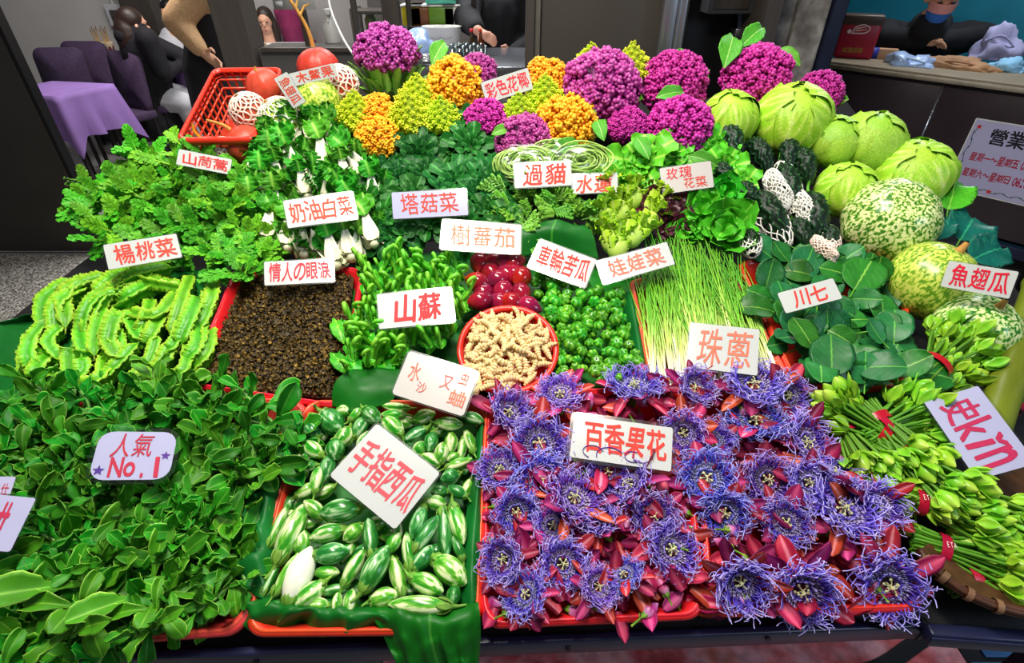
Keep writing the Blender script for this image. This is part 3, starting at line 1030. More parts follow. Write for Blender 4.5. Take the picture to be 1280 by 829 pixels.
m_bamboo = mat('olive_bamboo', '#6f7a1e', rough=.35, ns=8, na=.2, stretch=(6, 6, 1), rv=0)
m_wicker = mat('brown_bamboo_rim', '#4a2c18', rough=.5, ns=60, na=.35, rv=.1)


# ------------------------------------------------------------------ plant shapes
def sprig_ice(seed):
    r = random.Random(seed)
    n = r.randint(9, 12)
    L = .085
    path = spline([(0, 0, 0), (L * .4, r.uniform(-.01, .01), .012), (L * .8, r.uniform(-.012, .012), .026)], 4)
    lv = []
    for i in range(n):
        f = i / (n - 1)
        p = path[int(f * (len(path) - 1))]
        s = r.uniform(.75, 1.15) * (1.1 - .45 * f)
        g = leaf(.082 * s, .030 * s, SP, 13, 8, r.uniform(-.5, 2.2), r.uniform(-.1, .7) + f * .6, r.uniform(.1, .8), .12, r.uniform(1, 2.5), r.uniform(-.9, .9), .0016, r.uniform(0, 6))
        lv.append(g.tf(T(*p) @ rotz(i * 2.4 + r.uniform(-.3, .3))))
    return mesh('leafy_sprig', join(lv), m_ice), mesh('stem', tube(path, np.linspace(.0045, .003, len(path)), 6), m_icestem)


def lobed_leaf(r, L):
    """a pinnate leaf with rounded toothed lobes"""
    out = [tube([(0, 0, 0), (L * .4, 0, L * .08), (L * .95, 0, L * .02)], [.0016, .0012, .0006], 5, K=[0, 0, 0])]
    for i in range(5):
        f = .3 + i * .15
        s = L * (.33 - .03 * abs(i - 2))
        for sg in (-1, 1):
            for k, (da, ss) in enumerate(((0, 1), (.55, .62), (-.5, .6))):
                g = leaf(s * ss, s * ss * .62, FAN, 4, 4, r.uniform(.2, .9), r.uniform(0, .35), .15, .05, 1.5, r.uniform(-.3, .3), 0, r.uniform(0, 6))
                out.append(g.tf(T(L * f, 0, L * .07) @ rotz(sg * (.95 - .1 * i) + da)))
    for da, ss in ((0, 1), (.5, .75), (-.5, .75)):
        g = leaf(L * .36 * ss, L * .26 * ss, FAN, 4, 4, r.uniform(.4, .9), .1, .12, .05, 2, 0, 0, r.uniform(0, 6))
        out.append(g.tf(T(L * .85, 0, L * .03) @ rotz(da)))
    return join(out)


def sprig_shun(seed):
    r = random.Random(seed)
    lv, st = [], []
    path = spline([(0, 0, 0), (.03, 0, .012), (.05, 0, .03)], 4)
    for i in range(7):
        f = i / 6
        p = path[int(f * (len(path) - 1))]
        g = lobed_leaf(r, .064 * r.uniform(.75, 1.15) * (1 - .3 * f))
        lv.append(g.tf(T(*p) @ rotz(i * 2.4) @ roty(-r.uniform(.1, .6) - f * .4)))
    return mesh('greens_sprig', join(lv), m_shun), mesh('stem', tube(path, .003, 6), m_stem)


def winged_bean(pts, w, seed):
    r = random.Random(seed)
    p = spline(pts, 32)
    m = len(p)
    d = np.gradient(p, axis=0)
    d /= np.linalg.norm(d, axis=1)[:, None]
    up = np.array([0, 0, 1.0])
    U = np.cross(up, d)
    U /= np.linalg.norm(U, axis=1)[:, None]
    W = np.cross(d, U)
    t = np.linspace(0, 1, m)
    env = np.clip(np.minimum(t / .12, (1 - t) / .1), 0.06, 1) ** .6
    prof, K = [], []
    for q in range(16):
        a = q / 16 * 2 * PI + .5
        k = q % 4
        prof.append((a, (1.0, .5, .40, .5)[k]))
        K.append((1, .35, .1, .35)[k])
    pts_ = np.zeros((m, 16, 3))
    ph = [r.uniform(0, 6) for _ in range(4)]
    for j, (a, rad) in enumerate(prof):
        fr = np.ones(m)
        da = np.zeros(m)
        if j % 4 == 0:
            i = j // 4
            fr = 1 + .075 * np.sin(t * m * 1.9 + ph[i]) + .05 * np.sin(t * 23 + ph[i] * 2)
            da = .10 * np.sin(t * m * .8 + ph[i]) + .06 * np.sin(t * m * 1.7 + ph[i])
        rr = w * rad * env * fr
        pts_[:, j] = p + rr[:, None] * (np.cos(a + da)[:, None] * U + np.sin(a + da)[:, None] * W)
    g = grid(pts_, False, True, np.tile(K, m))
    tip = tube([p[-1], p[-1] + d[-1] * w * .8], [w * .12, w * .03], 5)
    stem = tube([p[0] - d[0] * w * .9, p[0]], [w * .1, w * .16], 5)
    return g, tip, stem


def bok(seed):
    """stalk base at the origin, leaves towards +x"""
    r = random.Random(seed)
    st, lf = [], []
    n = 9
    for i in range(n):
        f = i / (n - 1)
        a = i * 2.4
        s = r.uniform(.85, 1.1) * (1 - .25 * f)
        lift = .42 * (1 - f * .7)
        g = leaf(.085 * s, .042 * s, ((0, .75), (.15, 1), (.4, .8), (.7, .5), (1, .42)), 8, 6, -.25 + .55 * lift, lift, .55, 0, 1, 0, .003)
        M = rotx(a) @ T(0, 0, .014 * (1 - f))
        st.append(G(g.V, g.Q, g.T, np.clip(g.V[:, 0] / .085, 0, 1)).tf(M))
        e = g.V[-8:].mean(0)
        for q_ in range(2):
            b = leaf(.056 * s * r.uniform(.7, 1.1), .056 * s, RD, 14, 12, r.uniform(-.3, 1.6), lift + r.uniform(-.1, .7), .3, .22, r.uniform(4, 6), r.uniform(-.6, .6), 0, r.uniform(0, 6))
            lf.append(b.tf(M @ T(e[0] - .012 - .008 * q_, e[1] * 0, e[2]) @ rotz(r.uniform(-.6, .6))))
    root = ell(.012, .014, .014, 10, 6)
    return mesh('stalks', join(st + [root.k(.1)]), m_bokst), mesh('leaves', join(lf), m_boklf)


def curd(n, R0, seed, zmin=-.35, lump=.1, bump=9, lev=1):
    r = random.Random(seed)
    out = []
    for i in range(n):
        z = 1 - (1 - zmin) * (i + .5) / n
        a = i * 2.39996
        d = np.array([math.sqrt(max(0, 1 - z * z)) * math.cos(a), math.sqrt(max(0, 1 - z * z)) * math.sin(a), z])
        d = d + np.array([r.uniform(-.05, .05) for _ in range(3)])
        d /= np.linalg.norm(d)
        RR = R0 * (1 + lump * nz(d, 2.2, seed) + .05 * nz(d, 6, seed))
        c = d * RR * np.array([1, 1, .82])
        fr = R0 * 1.75 / math.sqrt(n) * r.uniform(.85, 1.2)
        for j in range(bump):
            zz = 1 - 1.1 * (j + .5) / bump
            b = j * 2.39996 + i
            e = np.array([math.sqrt(1 - zz * zz) * math.cos(b), math.sqrt(1 - zz * zz) * math.sin(b), zz])
            q = Vector((0, 0, 1)).rotation_difference(Vector(d)).to_matrix()
            e = np.array(q) @ e
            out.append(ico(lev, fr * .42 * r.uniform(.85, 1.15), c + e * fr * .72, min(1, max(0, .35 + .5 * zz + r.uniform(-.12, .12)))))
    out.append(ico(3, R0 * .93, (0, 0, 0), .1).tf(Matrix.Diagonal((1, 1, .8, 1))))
    return join(out)


def romanesco(R0, H, seed, n=75):
    r = random.Random(seed)
    out = []
    for i in range(n):
        f = (i + .5) / n
        h = H * (1 - f ** .62)
        rad = R0 * f ** .62
        a = i * 2.39996
        s = R0 * (.12 + .22 * f)
        c = np.array([rad * math.cos(a), rad * math.sin(a), h])
        d = Vector((math.cos(a) * (.25 + f), math.sin(a) * (.25 + f), .8)).normalized()
        q = np.array(Vector((0, 0, 1)).rotation_difference(d).to_matrix())
        for j in range(10):
            g = (j + .5) / 10
            e = np.array([s * .55 * g ** .6 * math.cos(j * 2.4), s * .55 * g ** .6 * math.sin(j * 2.4), s * .9 * (1 - g ** .7)])
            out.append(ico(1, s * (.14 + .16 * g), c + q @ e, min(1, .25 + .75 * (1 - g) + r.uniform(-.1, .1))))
    prof = [(R0 * .98, -R0 * .25), (R0 * .9, H * .1), (R0 * .6, H * .42), (R0 * .3, H * .7), (.001, H * .95)]
    out.append(lathe(prof, 16).k(.05))
    return join(out)


def wraps(n, R0, seed, s=1.0, lift=1.05, L=1.05, prof=RD, stub=False, W=.85):
    """leaves cupping a head of radius R0 whose centre is the origin"""
    r = random.Random(seed)
    out = []
    for i in range(n):
        a = i * 2 * PI / n + r.uniform(-.25, .25)
        g = leaf(R0 * L * s * r.uniform(.75, 1.15), R0 * W * s * r.uniform(.8, 1.15), prof, 8, 6, r.uniform(.1, .7), lift + r.uniform(-.2, .15), .35, .05, 2, r.uniform(-.2, .2), .003 if stub else .0012, r.uniform(0, 6))
        out.append(g.tf(rotz(a) @ T(R0 * (.55 if not stub else .7), 0, -R0 * .75)))
    return join(out)


def cabbage(R0, seed, flat=.85, nl=7):
    """wrapped head: a core and overlapping outer leaves with raised veins"""
    r = random.Random(seed)
    core = ico(4, R0, (0, 0, 0), .6).tf(Matrix.Diagonal((1, 1, flat, 1)))
    lv = []
    for i in range(nl):
        nu, nv = 26, 28
        u = np.linspace(0, 1, nu)
        v = np.linspace(-1, 1, nv)
        U, Vv = np.meshgrid(u, v, indexing='ij')
        lat = -1.35 + U * (2.5 + .25 * r.uniform(-1, 1))
        wid = 1.25 * np.sin(np.clip(U * 1.02 + .12, 0, 1) ** .7 * PI * .86) + .1
        lon = Vv * wid
        f = np.minimum((U * 6 - np.abs(Vv) * 2.4) % 1.0, 1 - (U * 6 - np.abs(Vv) * 2.4) % 1.0)
        f2 = np.minimum((U * 13 + np.abs(Vv) * 7) % 1.0, 1 - (U * 13 + np.abs(Vv) * 7) % 1.0)
        mid = np.abs(Vv) * wid * (1.2 + U * 2)
        k = np.clip(np.minimum(np.minimum(mid * 3.0, f * 4.5), .45 + f2 * 3), 0, 1)
        ruf = np.clip(np.maximum(np.abs(Vv) - .75, U - .82) * 4, 0, 1)
        rr = R0 * (1.015 + .014 * i) * (1 + .02 * (1 - k) + (.025 * ruf) * (1 + np.sin(lon * 6 + i + U * 9)) + .018 * np.sin(lon * 4 + U * 7 + i))
        p = np.stack([rr * np.cos(lat) * np.cos(lon), rr * np.cos(lat) * np.sin(lon), rr * np.sin(lat) * flat], -1)
        lv.append(grid(p, K=k).tf(rotz(i * 2.4 + seed) @ roty(r.uniform(-.15, .15))))
    return core, lv


def bitter(L, w, seed):
    r = random.Random(seed)
    n, m = 54, 72
    t = np.linspace(0, 1, m)
    rad = w * np.maximum(.05, np.sin(PI * np.clip(t, 0.005, .995)) ** .55) * (1 - .25 * t)
    th = np.linspace(0, 2 * PI, n, endpoint=False)
    TT, TH = np.meshgrid(t, th, indexing='ij')
    b = np.maximum(0, np.sin(TH * 9 + 1.5 * np.sin(TT * 26))) * np.maximum(0, np.sin(TT * 62 + 2.2 * np.sin(TH * 9 + seed)))
    ridge = .5 + .5 * np.sin(TH * 9 + 1.5 * np.sin(TT * 26))
    k = np.clip(.25 * ridge + b * .9, 0, 1)
    rr = rad[:, None] * (1 + .10 * ridge + .18 * b)
    x = L * (TT - .5)
    bend = .12 * L * np.sin(PI * TT)
    p = np.stack([x, rr * np.cos(TH), rr * np.sin(TH) + bend], -1)
    stem = tube([(-L * .5, 0, 0), (-L * .58, 0, .004), (-L * .66, .003, .01)], [.004, .003, .003], 6)
    return grid(p, False, True, k), stem


def net(rx, ry, rz, nth=12, nl=9, lo=-.9, hi=.6, r=.0011, hang=0.0):
    """knotted foam net around an ellipsoid"""
    out = []
    for sg in (-1, 1):
        for i in range(nth):
            t = np.linspace(lo, hi, 22)
            a = i * 2 * PI / nth + sg * (t - lo) * nl * .22 + .12 * np.sin(t * 16) * sg
            c = np.cos(t * PI / 2 * .98)
            out.append(tube(np.stack([rx * 1.04 * c * np.cos(a), ry * 1.04 * c * np.sin(a), rz * 1.04 * np.sin(t * PI / 2 * .98)], -1), r, 4, cap=False))
    return join(out)


def pod(L, w, seed, fat=.5):
    """mini eggplant along x, calyx at -x"""
    n, m = 18, 16
    t = np.linspace(0, 1, m)
    rad = w * np.sin(PI * np.clip(t ** (.85 if fat < .5 else 1.0), .01, .99)) ** .62
    g = lathe(np.stack([np.maximum(rad, 1e-4), (t - .5) * L], -1), n, axis='x', mod=lambda a, tt: 1 + .025 * np.cos(a * 5))
    r = random.Random(seed)
    cal = []
    for i in range(5):
        l = leaf(L * .3, w * .8, OV, 5, 4, 1.0, .75, .2, 0, 1, 0, .0008)
        cal.append(l.tf(rotx(i * 2 * PI / 5) @ T(-L * .52, 0, w * .12)))
    cal.append(tube([(-L * .48, 0, 0), (-L * .6, 0, w * .1), (-L * .72, r.uniform(-.3, .3) * w, w * .35)], [w * .3, w * .16, w * .13], 7))
    return g, join(cal)


def passion(seed, side=False):
    r = random.Random(seed)
    pet, sep, cor, pis, br = [], [], [], [], []
    op = r.uniform(-.1, .35)
    for i in range(5):
        a = i * 2 * PI / 5
        for lst, off, L_, W_ in ((pet, 0, .050, .019), (sep, PI / 5, .052, .021)):
            g = leaf(L_ * r.uniform(.85, 1.1), W_ * r.uniform(.8, 1.15), PT, 8, 6, r.uniform(-.5, .9), op + r.uniform(-.5, .4), .45, .04, 1.5, r.uniform(-.5, .5), .001, r.uniform(0, 6))
            lst.append(g.tf(rotz(a + off + r.uniform(-.2, .2)) @ T(.005, 0, -.004 if off else 0)))
    cup = .3 + .75 * r.random()
    for ring, (n, L_, r0, lf) in enumerate(((96, .037, .0075, .0), (84, .033, .007, .2), (46, .011, .0065, .55))):
        for i in range(n):
            a = i * 2 * PI / n + r.uniform(-.06, .06)
            m = 14
            t = np.linspace(0, 1, m)
            l = L_ * r.uniform(.8, 1.15)
            lift = cup * .6 + lf + r.uniform(-.12, .12)
            am = np.maximum(0, t - .38) ** 1.2 * l * .45
            rad = r0 + np.cos(lift) * l * t * (1 - .12 * t)
            z = .002 + np.sin(lift) * l * t + am * np.sin(t * 8 + r.uniform(0, 6)) * .7
            tn = am * np.sin(t * r.uniform(5, 10) + r.uniform(0, 6))
            p = np.stack([rad * np.cos(a) - tn * np.sin(a), rad * np.sin(a) + tn * np.cos(a), z], -1)
            cor.append(tube(p, np.linspace(.0009, .0006, m), 3, cap=False))
    base = lathe([(.0005, .001), (.006, .0012), (.0105, .003), (.012, .0015), (.009, -.004), (.001, -.009)], 16).k(.02)
    cor.append(base)
    pis.append(tube([(0, 0, 0), (0, 0, .012)], .0017, 6))
    pis.append(ico(1, (.0032, .0032, .004), (0, 0, .0145)))
    for i in range(5):
        a = i * 2 * PI / 5 + .3
        c, s = math.cos(a), math.sin(a)
        pis.append(tube([(0, 0, .011), (.006 * c, .006 * s, .0125), (.009 * c, .009 * s, .011)], .0008, 4))
        pis.append(ico(1, (.0026, .0026, .0014), (.0095 * c, .0095 * s, .0105)))
    for i in range(3):
        a = i * 2 * PI / 3
        c, s = math.cos(a), math.sin(a)
        pis.append(tube([(0, 0, .017), (.004 * c, .004 * s, .0195), (.008 * c, .008 * s, .0185)], [.0008, .0007, .0009], 4))
        pis.append(ico(1, .0016, (.0083 * c, .0083 * s, .0183)))
        br.append(leaf(.02, .013, OV, 5, 4, .5, -.2, .3, .03, 1, 0, .0008).tf(rotz(a + .5) @ T(.002, 0, -.010)))
    br.append(tube([(0, 0, -.006), (0, 0, -.018), (.004, 0, -.03)], .0022, 6))
    return join(pet), join(sep), join(cor), join(pis).tf(Matrix.Diagonal((.72, .72, .85, 1))), join(br)


def greens_bud(seed, L=.028, w=.0100):
    r = random.Random(seed)
    t = np.linspace(0, 1, 9)
    rad = w * np.sin(PI * np.clip(t, .03, .985)) ** .7 * (1.1 - .35 * t)
    g = lathe(np.stack([rad, t * L], -1), 10, mod=lambda a, tt: 1 + .08 * np.cos(a * 5 + tt * 2), axis='x')
    out = [g]
    for i in range(4):
        l = leaf(L * r.uniform(.75, 1.1), w * 1.5, OV, 5, 4, -.35 + r.uniform(0, .3), .38, .55, 0, 1, 0, .0005)
        out.append(G(l.V, l.Q, l.T, np.clip(l.V[:, 0] / L, 0, 1)).tf(rotx(i * PI / 2 + r.uniform(-.3, .3)) @ T(L * .02, 0, w * .45)))
    return join(out)

# ------------------------------------------------------------------ cauliflowers, romanesco
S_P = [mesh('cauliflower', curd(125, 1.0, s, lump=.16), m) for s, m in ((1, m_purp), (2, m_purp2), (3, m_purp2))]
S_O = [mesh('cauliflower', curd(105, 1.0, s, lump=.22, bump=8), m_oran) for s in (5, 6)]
S_R = [mesh('romanesco', romanesco(1.0, 1.5, s, 60), m_roma) for s in (8, 9)]
S_W = [mesh('leaves', wraps(8, 1.0, s), m_wrap) for s in (1, 2, 3)]
S_ST = mesh('cut_stalk_ring', join([wraps(13, 1.0, 4, L=1.2, prof=LN, stub=True, lift=1.15, W=.36).tf(T(0, 0, -.45)), wraps(12, 1.15, 5, L=1.0, prof=LN, stub=True, lift=1.0, W=.34).tf(T(0, 0, -.55)), wraps(3, 1.1, 6, L=1.3, prof=RD, lift=1.2, W=1.0).tf(rotz(-.6) @ T(0, 0, -.2))]), m_wrapst)


def at_px(px, py, rpx, h, tilt, yaw=None):
    p = P(px, py, h)
    s = rpx * mpp(p)
    n = (Vector((0, 0, 1)) * (1 - tilt) + toCam(p) * tilt).normalized()
    a = R.uniform(0, 6.28) if yaw is None else yaw
    x = Vector((math.cos(a), math.sin(a), 0))
    x = (x - n * x.dot(n)).normalized()
    return TRS(p, basis(x, n), s)


CF = [  # picture x, y, radius, kind, variant, leaves, words
    (484, 64, 35, 'P', 0, 'S', 'mauve purple cauliflower in a collar of cut green stalks, at the back of the stand'),
    (750, 108, 44, 'P', 0, 'L', 'largest mauve purple cauliflower, upright behind an orange cauliflower'),
    (842, 100, 36, 'P', 1, 'L', 'magenta cauliflower directly in front of the shiny steel post'),
    (848, 158, 37, 'P', 2, 'L', 'magenta cauliflower just above the bright lettuce, left of the pale cabbages'),
    (945, 93, 36, 'P', 1, 'L', 'magenta cauliflower held in a leafy light green collar above the cabbages'),
    (1022, 114, 26, 'P', 2, 'L', 'small magenta cauliflower peeking out behind the biggest cabbage, by the dark stall front'),
    (784, 154, 22, 'P', 1, '', 'small purple cauliflower wedged below the largest mauve one'),
    (655, 174, 32, 'P', 0, '', 'plum purple cauliflower right behind the bagged water lily stems'),
    (608, 146, 24, 'P', 2, '', 'purple cauliflower half hidden under the sign 彩色花椰'),
    (597, 88, 22, 'P', 0, '', 'small mauve cauliflower behind the round orange cauliflower'),
    (568, 106, 33, 'O', 0, '', 'round orange cauliflower behind the sign 彩色花椰'),
    (707, 155, 35, 'O', 1, 'L', 'orange cauliflower next to the plum purple one, with leaves around its base'),
    (474, 170, 25, 'O', 1, '', 'small orange cauliflower next to the tatsoi'),
    (684, 98, 26, 'O', 0, '', 'orange cauliflower behind the yellow-green romanesco, before the taupe panel'),
    (470, 138, 22, 'O', 0, '', 'orange cauliflower mostly covered by romanesco behind the tatsoi'),
    (512, 142, 28, 'R', 0, 'L', 'yellow-green romanesco with a pale stalk, above the tatsoi rosettes'),
    (446, 138, 26, 'R', 1, '', 'yellow-green romanesco beside the green netted gourd'),
    (523, 118, 26, 'R', 1, '', 'yellow-green romanesco under the collar of cut stalks'),
    (552, 142, 24, 'R', 0, '', 'yellow-green romanesco right below the round orange cauliflower'),
    (648, 138, 24, 'R', 1, '', 'yellow-green romanesco beneath the sign 彩色花椰, above the plum purple head'),
    (681, 120, 27, 'R', 0, '', 'yellow-green romanesco before the orange head at the taupe panel'),
    (788, 80, 26, 'R', 1, 'L', 'pointed yellow-green romanesco between two purple heads at the back'),
    (738, 72, 20, 'R', 0, '', 'yellow-green romanesco behind the largest mauve cauliflower'),
]
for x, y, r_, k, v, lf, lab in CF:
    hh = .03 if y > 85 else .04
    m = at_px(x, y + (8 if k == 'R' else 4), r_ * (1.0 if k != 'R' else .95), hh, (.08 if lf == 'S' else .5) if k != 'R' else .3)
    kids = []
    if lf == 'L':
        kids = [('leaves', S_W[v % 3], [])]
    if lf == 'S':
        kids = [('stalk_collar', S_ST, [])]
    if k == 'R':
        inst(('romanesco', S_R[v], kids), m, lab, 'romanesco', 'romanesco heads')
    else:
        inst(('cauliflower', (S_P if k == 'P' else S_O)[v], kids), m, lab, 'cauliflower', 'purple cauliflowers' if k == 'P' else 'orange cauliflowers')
# loose cauliflower leaves between the heads
S_LV = [mesh('cauliflower_leaf', leaf(1, .5, OV, 12, 12, 1.0, .5, .3, .05, 2, .2, .012, s, veins=6), m_wrap) for s in (0, 2)]
for i, (x, y, a, r_, w) in enumerate(((540, 82, 60, 44, 'large trimmed cauliflower leaf folded over the mauve head with cut stalks'), (820, 122, 10, 38, 'green cauliflower leaf under the magenta head by the steel post'),
                                      (905, 85, 75, 60, 'tall light green leaf standing behind the magenta head above the cabbages'), (925, 60, 40, 50, 'curled light green leaf tip before the concrete pillar'),
                                      (795, 172, -60, 40, 'pale green leaf rib between two magenta heads above the lettuce'), (690, 190, 20, 38, 'dark cut leaf next to the orange cauliflower with leaves'),
                                      (1000, 82, 150, 40, 'green leaf behind the small magenta cauliflower by the stall'), (860, 195, -20, 40, 'dark leaf under the magenta cauliflower by the sign 玫瑰'),
                                      (640, 160, 200, 30, 'small leaf by the plum purple cauliflower'), (745, 150, -70, 38, 'green rib under the largest mauve cauliflower'))):
    p, rot = along(x, y, a, .07, .5)
    inst(('cauliflower_leaf', S_LV[i % 2]), TRS(p, rot, r_ * mpp(p)), w, 'leaf', 'cauliflower leaves')

# ------------------------------------------------------------------ cabbages
CB = [(990, 152, 46, 0, 'biggest pale cabbage in the middle of the cabbage heap', 0), (911, 150, 35, 0, 'flattish pale cabbage beside the magenta cauliflowers', 2),
      (1086, 180, 40, 1, 'crinkled savoy cabbage nearest to the dark stall front', 1), (1057, 238, 35, 0, 'smooth pale cabbage next to the bitter melons', 3),
      (1140, 216, 46, 0, 'long smooth cabbage resting on the big striped gourd', 4), (1042, 178, 32, 1, 'cabbage half hidden between the biggest and the savoy cabbage', 5)]
for x, y, r_, sv, lab, sd in CB:
    core, lv = cabbage(1.0, sd + 1, .95 if sd != 4 else .8)
    mm = m_savoy if sv else m_cabb
    m = at_px(x, y, r_ * .93, .03, .45, yaw=sd * 1.1)
    o = inst(('cabbage', mesh('cabbage', core, mm)), m, lab, 'cabbage', 'cabbages at the back of the stand')
    for g in lv:
        link('outer_leaf', mesh('outer_leaf', g, mm), o)


# ------------------------------------------------------------------ gourds
def gourd(x, y, r_, mt, flat, lab, h, dirv, cat='gourd', name='striped_gourd', stem=None, lobes=10, amp=.02, group='figleaf gourds', smt=None):
    p = P(x, y, h)
    s = r_ * mpp(p)
    t = np.linspace(0, PI, 40)
    g = lathe([(max(1e-4, math.sin(a)) * (1 - .02), -math.cos(a) * flat * (1 - .06 * math.exp(-(a / .25) ** 2) - .08 * math.exp(-((PI - a) / .25) ** 2))) for a in t], 64, mod=lambda th, tt: 1 + amp * np.cos(th * lobes))
    g.V = g.V * s
    z = Vector(dirv).normalized()
    xx = Vector((1, 0.2, 0.1))
    xx = (xx - z * xx.dot(z)).normalized()
    o = one(name, g, mt, lab, cat, m=TRS(p, basis(xx, z)), group=group)
    st = stem or [(0, 0, .9 * flat), (.01, 0, 1.02 * flat), (.06, .03, 1.16 * flat)]
    st = np.array(spline([np.array(q) * s for q in st], 6))
    part(o, 'stem', tube(st, np.linspace(.11, .06, len(st)) * s, 8), smt or m_kurist)
    return o, s


gourd(1112, 278, 55, m_gourd, .95, 'round green and white striped gourd between cabbage and the dark round leaves', .055, (.1, .62, -.72), lobes=10, stem=[(0, 0, .9), (0, 0, .98), (.02, 0, 1.02)])
gourd(1162, 352, 50, m_gourd2, .98, 'yellow-green mottled gourd under the corner of the sign 魚翅瓜', .03, (.3, -.05, .9))
gourd(1218, 412, 48, m_gourd, .9, 'green mottled gourd with a brown stem, lowest, beside the green buds', .02, (.1, -.2, .95))
gourd(395, 126, 31, m_gourd2, .95, 'mottled green gourd beside the netted red gourds at the back', .04, (-.25, -.3, .9))
o, s = gourd(352, 150, 26, m_gourd2, .95, 'smaller mottled green gourd wearing a white net, in front of the red gourds', .04, (-.4, -.3, .8))
part(o, 'foam_net', net(s, s, s, 14, 9, -.95, .9, .0016), m_foam)
gourd(340, 172, 20, m_gourd2, .95, 'small mottled green gourd above the cream bok choy', .03, (-.4, -.3, .8))
# red gourds
GR = 'red gourds in the back corner'
longst = [(0, 0, .9), (.0, 0, 1.2), (-.05, 0, 1.7), (-.3, 0, 2.5), (-.65, .05, 3.2)]
o, s = gourd(398, 84, 26, m_kuri, .85, 'red gourd with a long dry forked stem at the back', .04, (-.05, -.1, 1), 'gourd', 'red_gourd', longst, group=GR)
part(o, 'stem_fork', tube(np.array([(-.2, 0, 2.2), (.1, 0, 2.55), (.35, 0, 2.6)]) * s, [.07 * s, .05 * s, .03 * s], 6), m_kurist)
part(o, 'stem_fork', tube(np.array([(-.3, 0, 2.5), (-.05, 0, 2.95), (0, 0, 3.1)]) * s, [.06 * s, .04 * s, .02 * s], 6), m_kurist)
gourd(330, 107, 22, m_kuri, .9, 'red gourd inside the lattice basket, topmost', .06, (-.2, -.2, .9), 'gourd', 'red_gourd', group=GR)
gourd(306, 181, 26, m_kuri, .85, 'red gourd lying before the lattice basket, with a thin curved stem', .03, (-.5, -.1, .8), 'gourd', 'red_gourd', [(0, 0, .85), (-.1, 0, 1.2), (-.5, 0, 1.75)], group=GR)
gourd(256, 184, 20, m_kuri, .6, 'flat red gourd with a yellow crooked stem at the outer edge of the stand', .03, (-.1, -.1, 1), 'gourd', 'red_gourd', [(0, 0, .55), (-.15, 0, 1.0), (-.1, .1, 1.5)], group=GR, smt=mat('yellow_gourd_stem', '#d9a81c', rough=.5, na=.2))
o, s = gourd(312, 140, 22, m_kuri, .95, 'red gourd wearing a pink-white foam net, inside the lattice basket', .05, (-.3, -.3, .8), 'gourd', 'red_gourd', group=GR)
part(o, 'foam_net', net(s, s, s, 13, 9, -.95, .92, .0024), m_foamp)
o, s = gourd(425, 106, 22, m_kuri, .95, 'gourd in a pinkish foam net beside the collar of cut stalks', .04, (-.1, -.4, .9), 'gourd', 'red_gourd', group=GR)
part(o, 'foam_net', net(s, s, s, 13, 9, -.95, .92, .0026), m_foamp)
o, s = gourd(280, 188, 15, m_kuri, .95, 'small netted red gourd between two bare ones above the sign 山茼蒿', .03, (-.1, -.4, .9), 'gourd', 'red_gourd', group=GR)
part(o, 'foam_net', net(s, s, s, 13, 9, -.95, .92, .0022), m_foamp)

# red lattice basket
a = [P(268, 186, .0), P(345, 178, .0), P(352, 108, .02), P(288, 112, .02)]
ce = sum(a, Vector()) / 4
x = (a[1] - a[0] + a[2] - a[3]).normalized()
w, d_ = .085, .15
rot = basis(Vector((1, .05, 0)), Vector((0, -.35, 1)).normalized())
bars, rimg = [], []
HB = .10
for sx in (-1, 1):
    for i in range(13):
        y = -d_ + 2 * d_ * i / 12
        bars.append(tube([(sx * w * .9, y * .92, -.0), (sx * w, y, HB)], .003, 5))
    for k in range(4):
        z = HB * (k + .5) / 4.5
        f = .9 + .1 * z / HB
        bars.append(tube([(sx * w * f, -d_ * f, z), (sx * w * f, d_ * f, z)], .003, 5))
for sy in (-1, 1):
    for i in range(9):
        xx = -w + 2 * w * i / 8
        bars.append(tube([(xx * .9, sy * d_ * .92, 0), (xx, sy * d_, HB)], .003, 5))
    for k in range(4):
        z = HB * (k + .5) / 4.5
        f = .9 + .1 * z / HB
        bars.append(tube([(-w * f, sy * d_ * f, z), (w * f, sy * d_ * f, z)], .003, 5))
bars.append(box(-w * .9, -d_ * .92, -.003, w * .9, d_ * .92, .003))
lp = rrect(w, d_, .02)
rimg = grid(np.array([[(x_ * f, y_ * f, z) for x_, y_ in lp] for f, z in ((.99, HB - .014), (1.05, HB - .012), (1.06, HB + .004), (1.0, HB + .006), (.98, HB - .002))]), False, True)
o = one('lattice_basket', join(bars), m_redtray, 'red plastic lattice basket of red gourds in the back corner of the stand', 'basket', [('rim', rimg, m_redtray)], m=TRS(P(300, 150, .0) + Vector((0, .02, -.05)), rot))

# ------------------------------------------------------------------ bitter melons with foam nets
BM = [(913, 180, -70, 62, 13), (950, 196, -62, 46, 12), (984, 196, -95, 44, 12), (1004, 208, -70, 44, 13), (1016, 274, -80, 62, 16), (962, 272, -58, 66, 15), (934, 246, -60, 36, 12), (922, 270, -60, 40, 12), (984, 236, -75, 60, 14), (1000, 292, -60, 40, 12), (905, 222, -60, 36, 11), (938, 304, -80, 34, 11), (1036, 300, -80, 38, 11)]
WB = ['beside the magenta cauliflowers, highest', 'before the biggest cabbage', 'hanging under the biggest cabbage', 'between two cabbages, at the foot of the savoy', 'pointing down beside the smooth pale cabbage', 'long, lying over the white foam nets', 'small, by the butterhead lettuce', 'small, lowest beside the butterhead lettuce', 'wrapped in a white foam net, in the middle', 'just above the tray of dark round leaves', 'tucked under the sign 玫瑰 花菜', 'in a white net sleeve by the round-leaf tray', 'in a cream net sleeve under the big striped gourd']
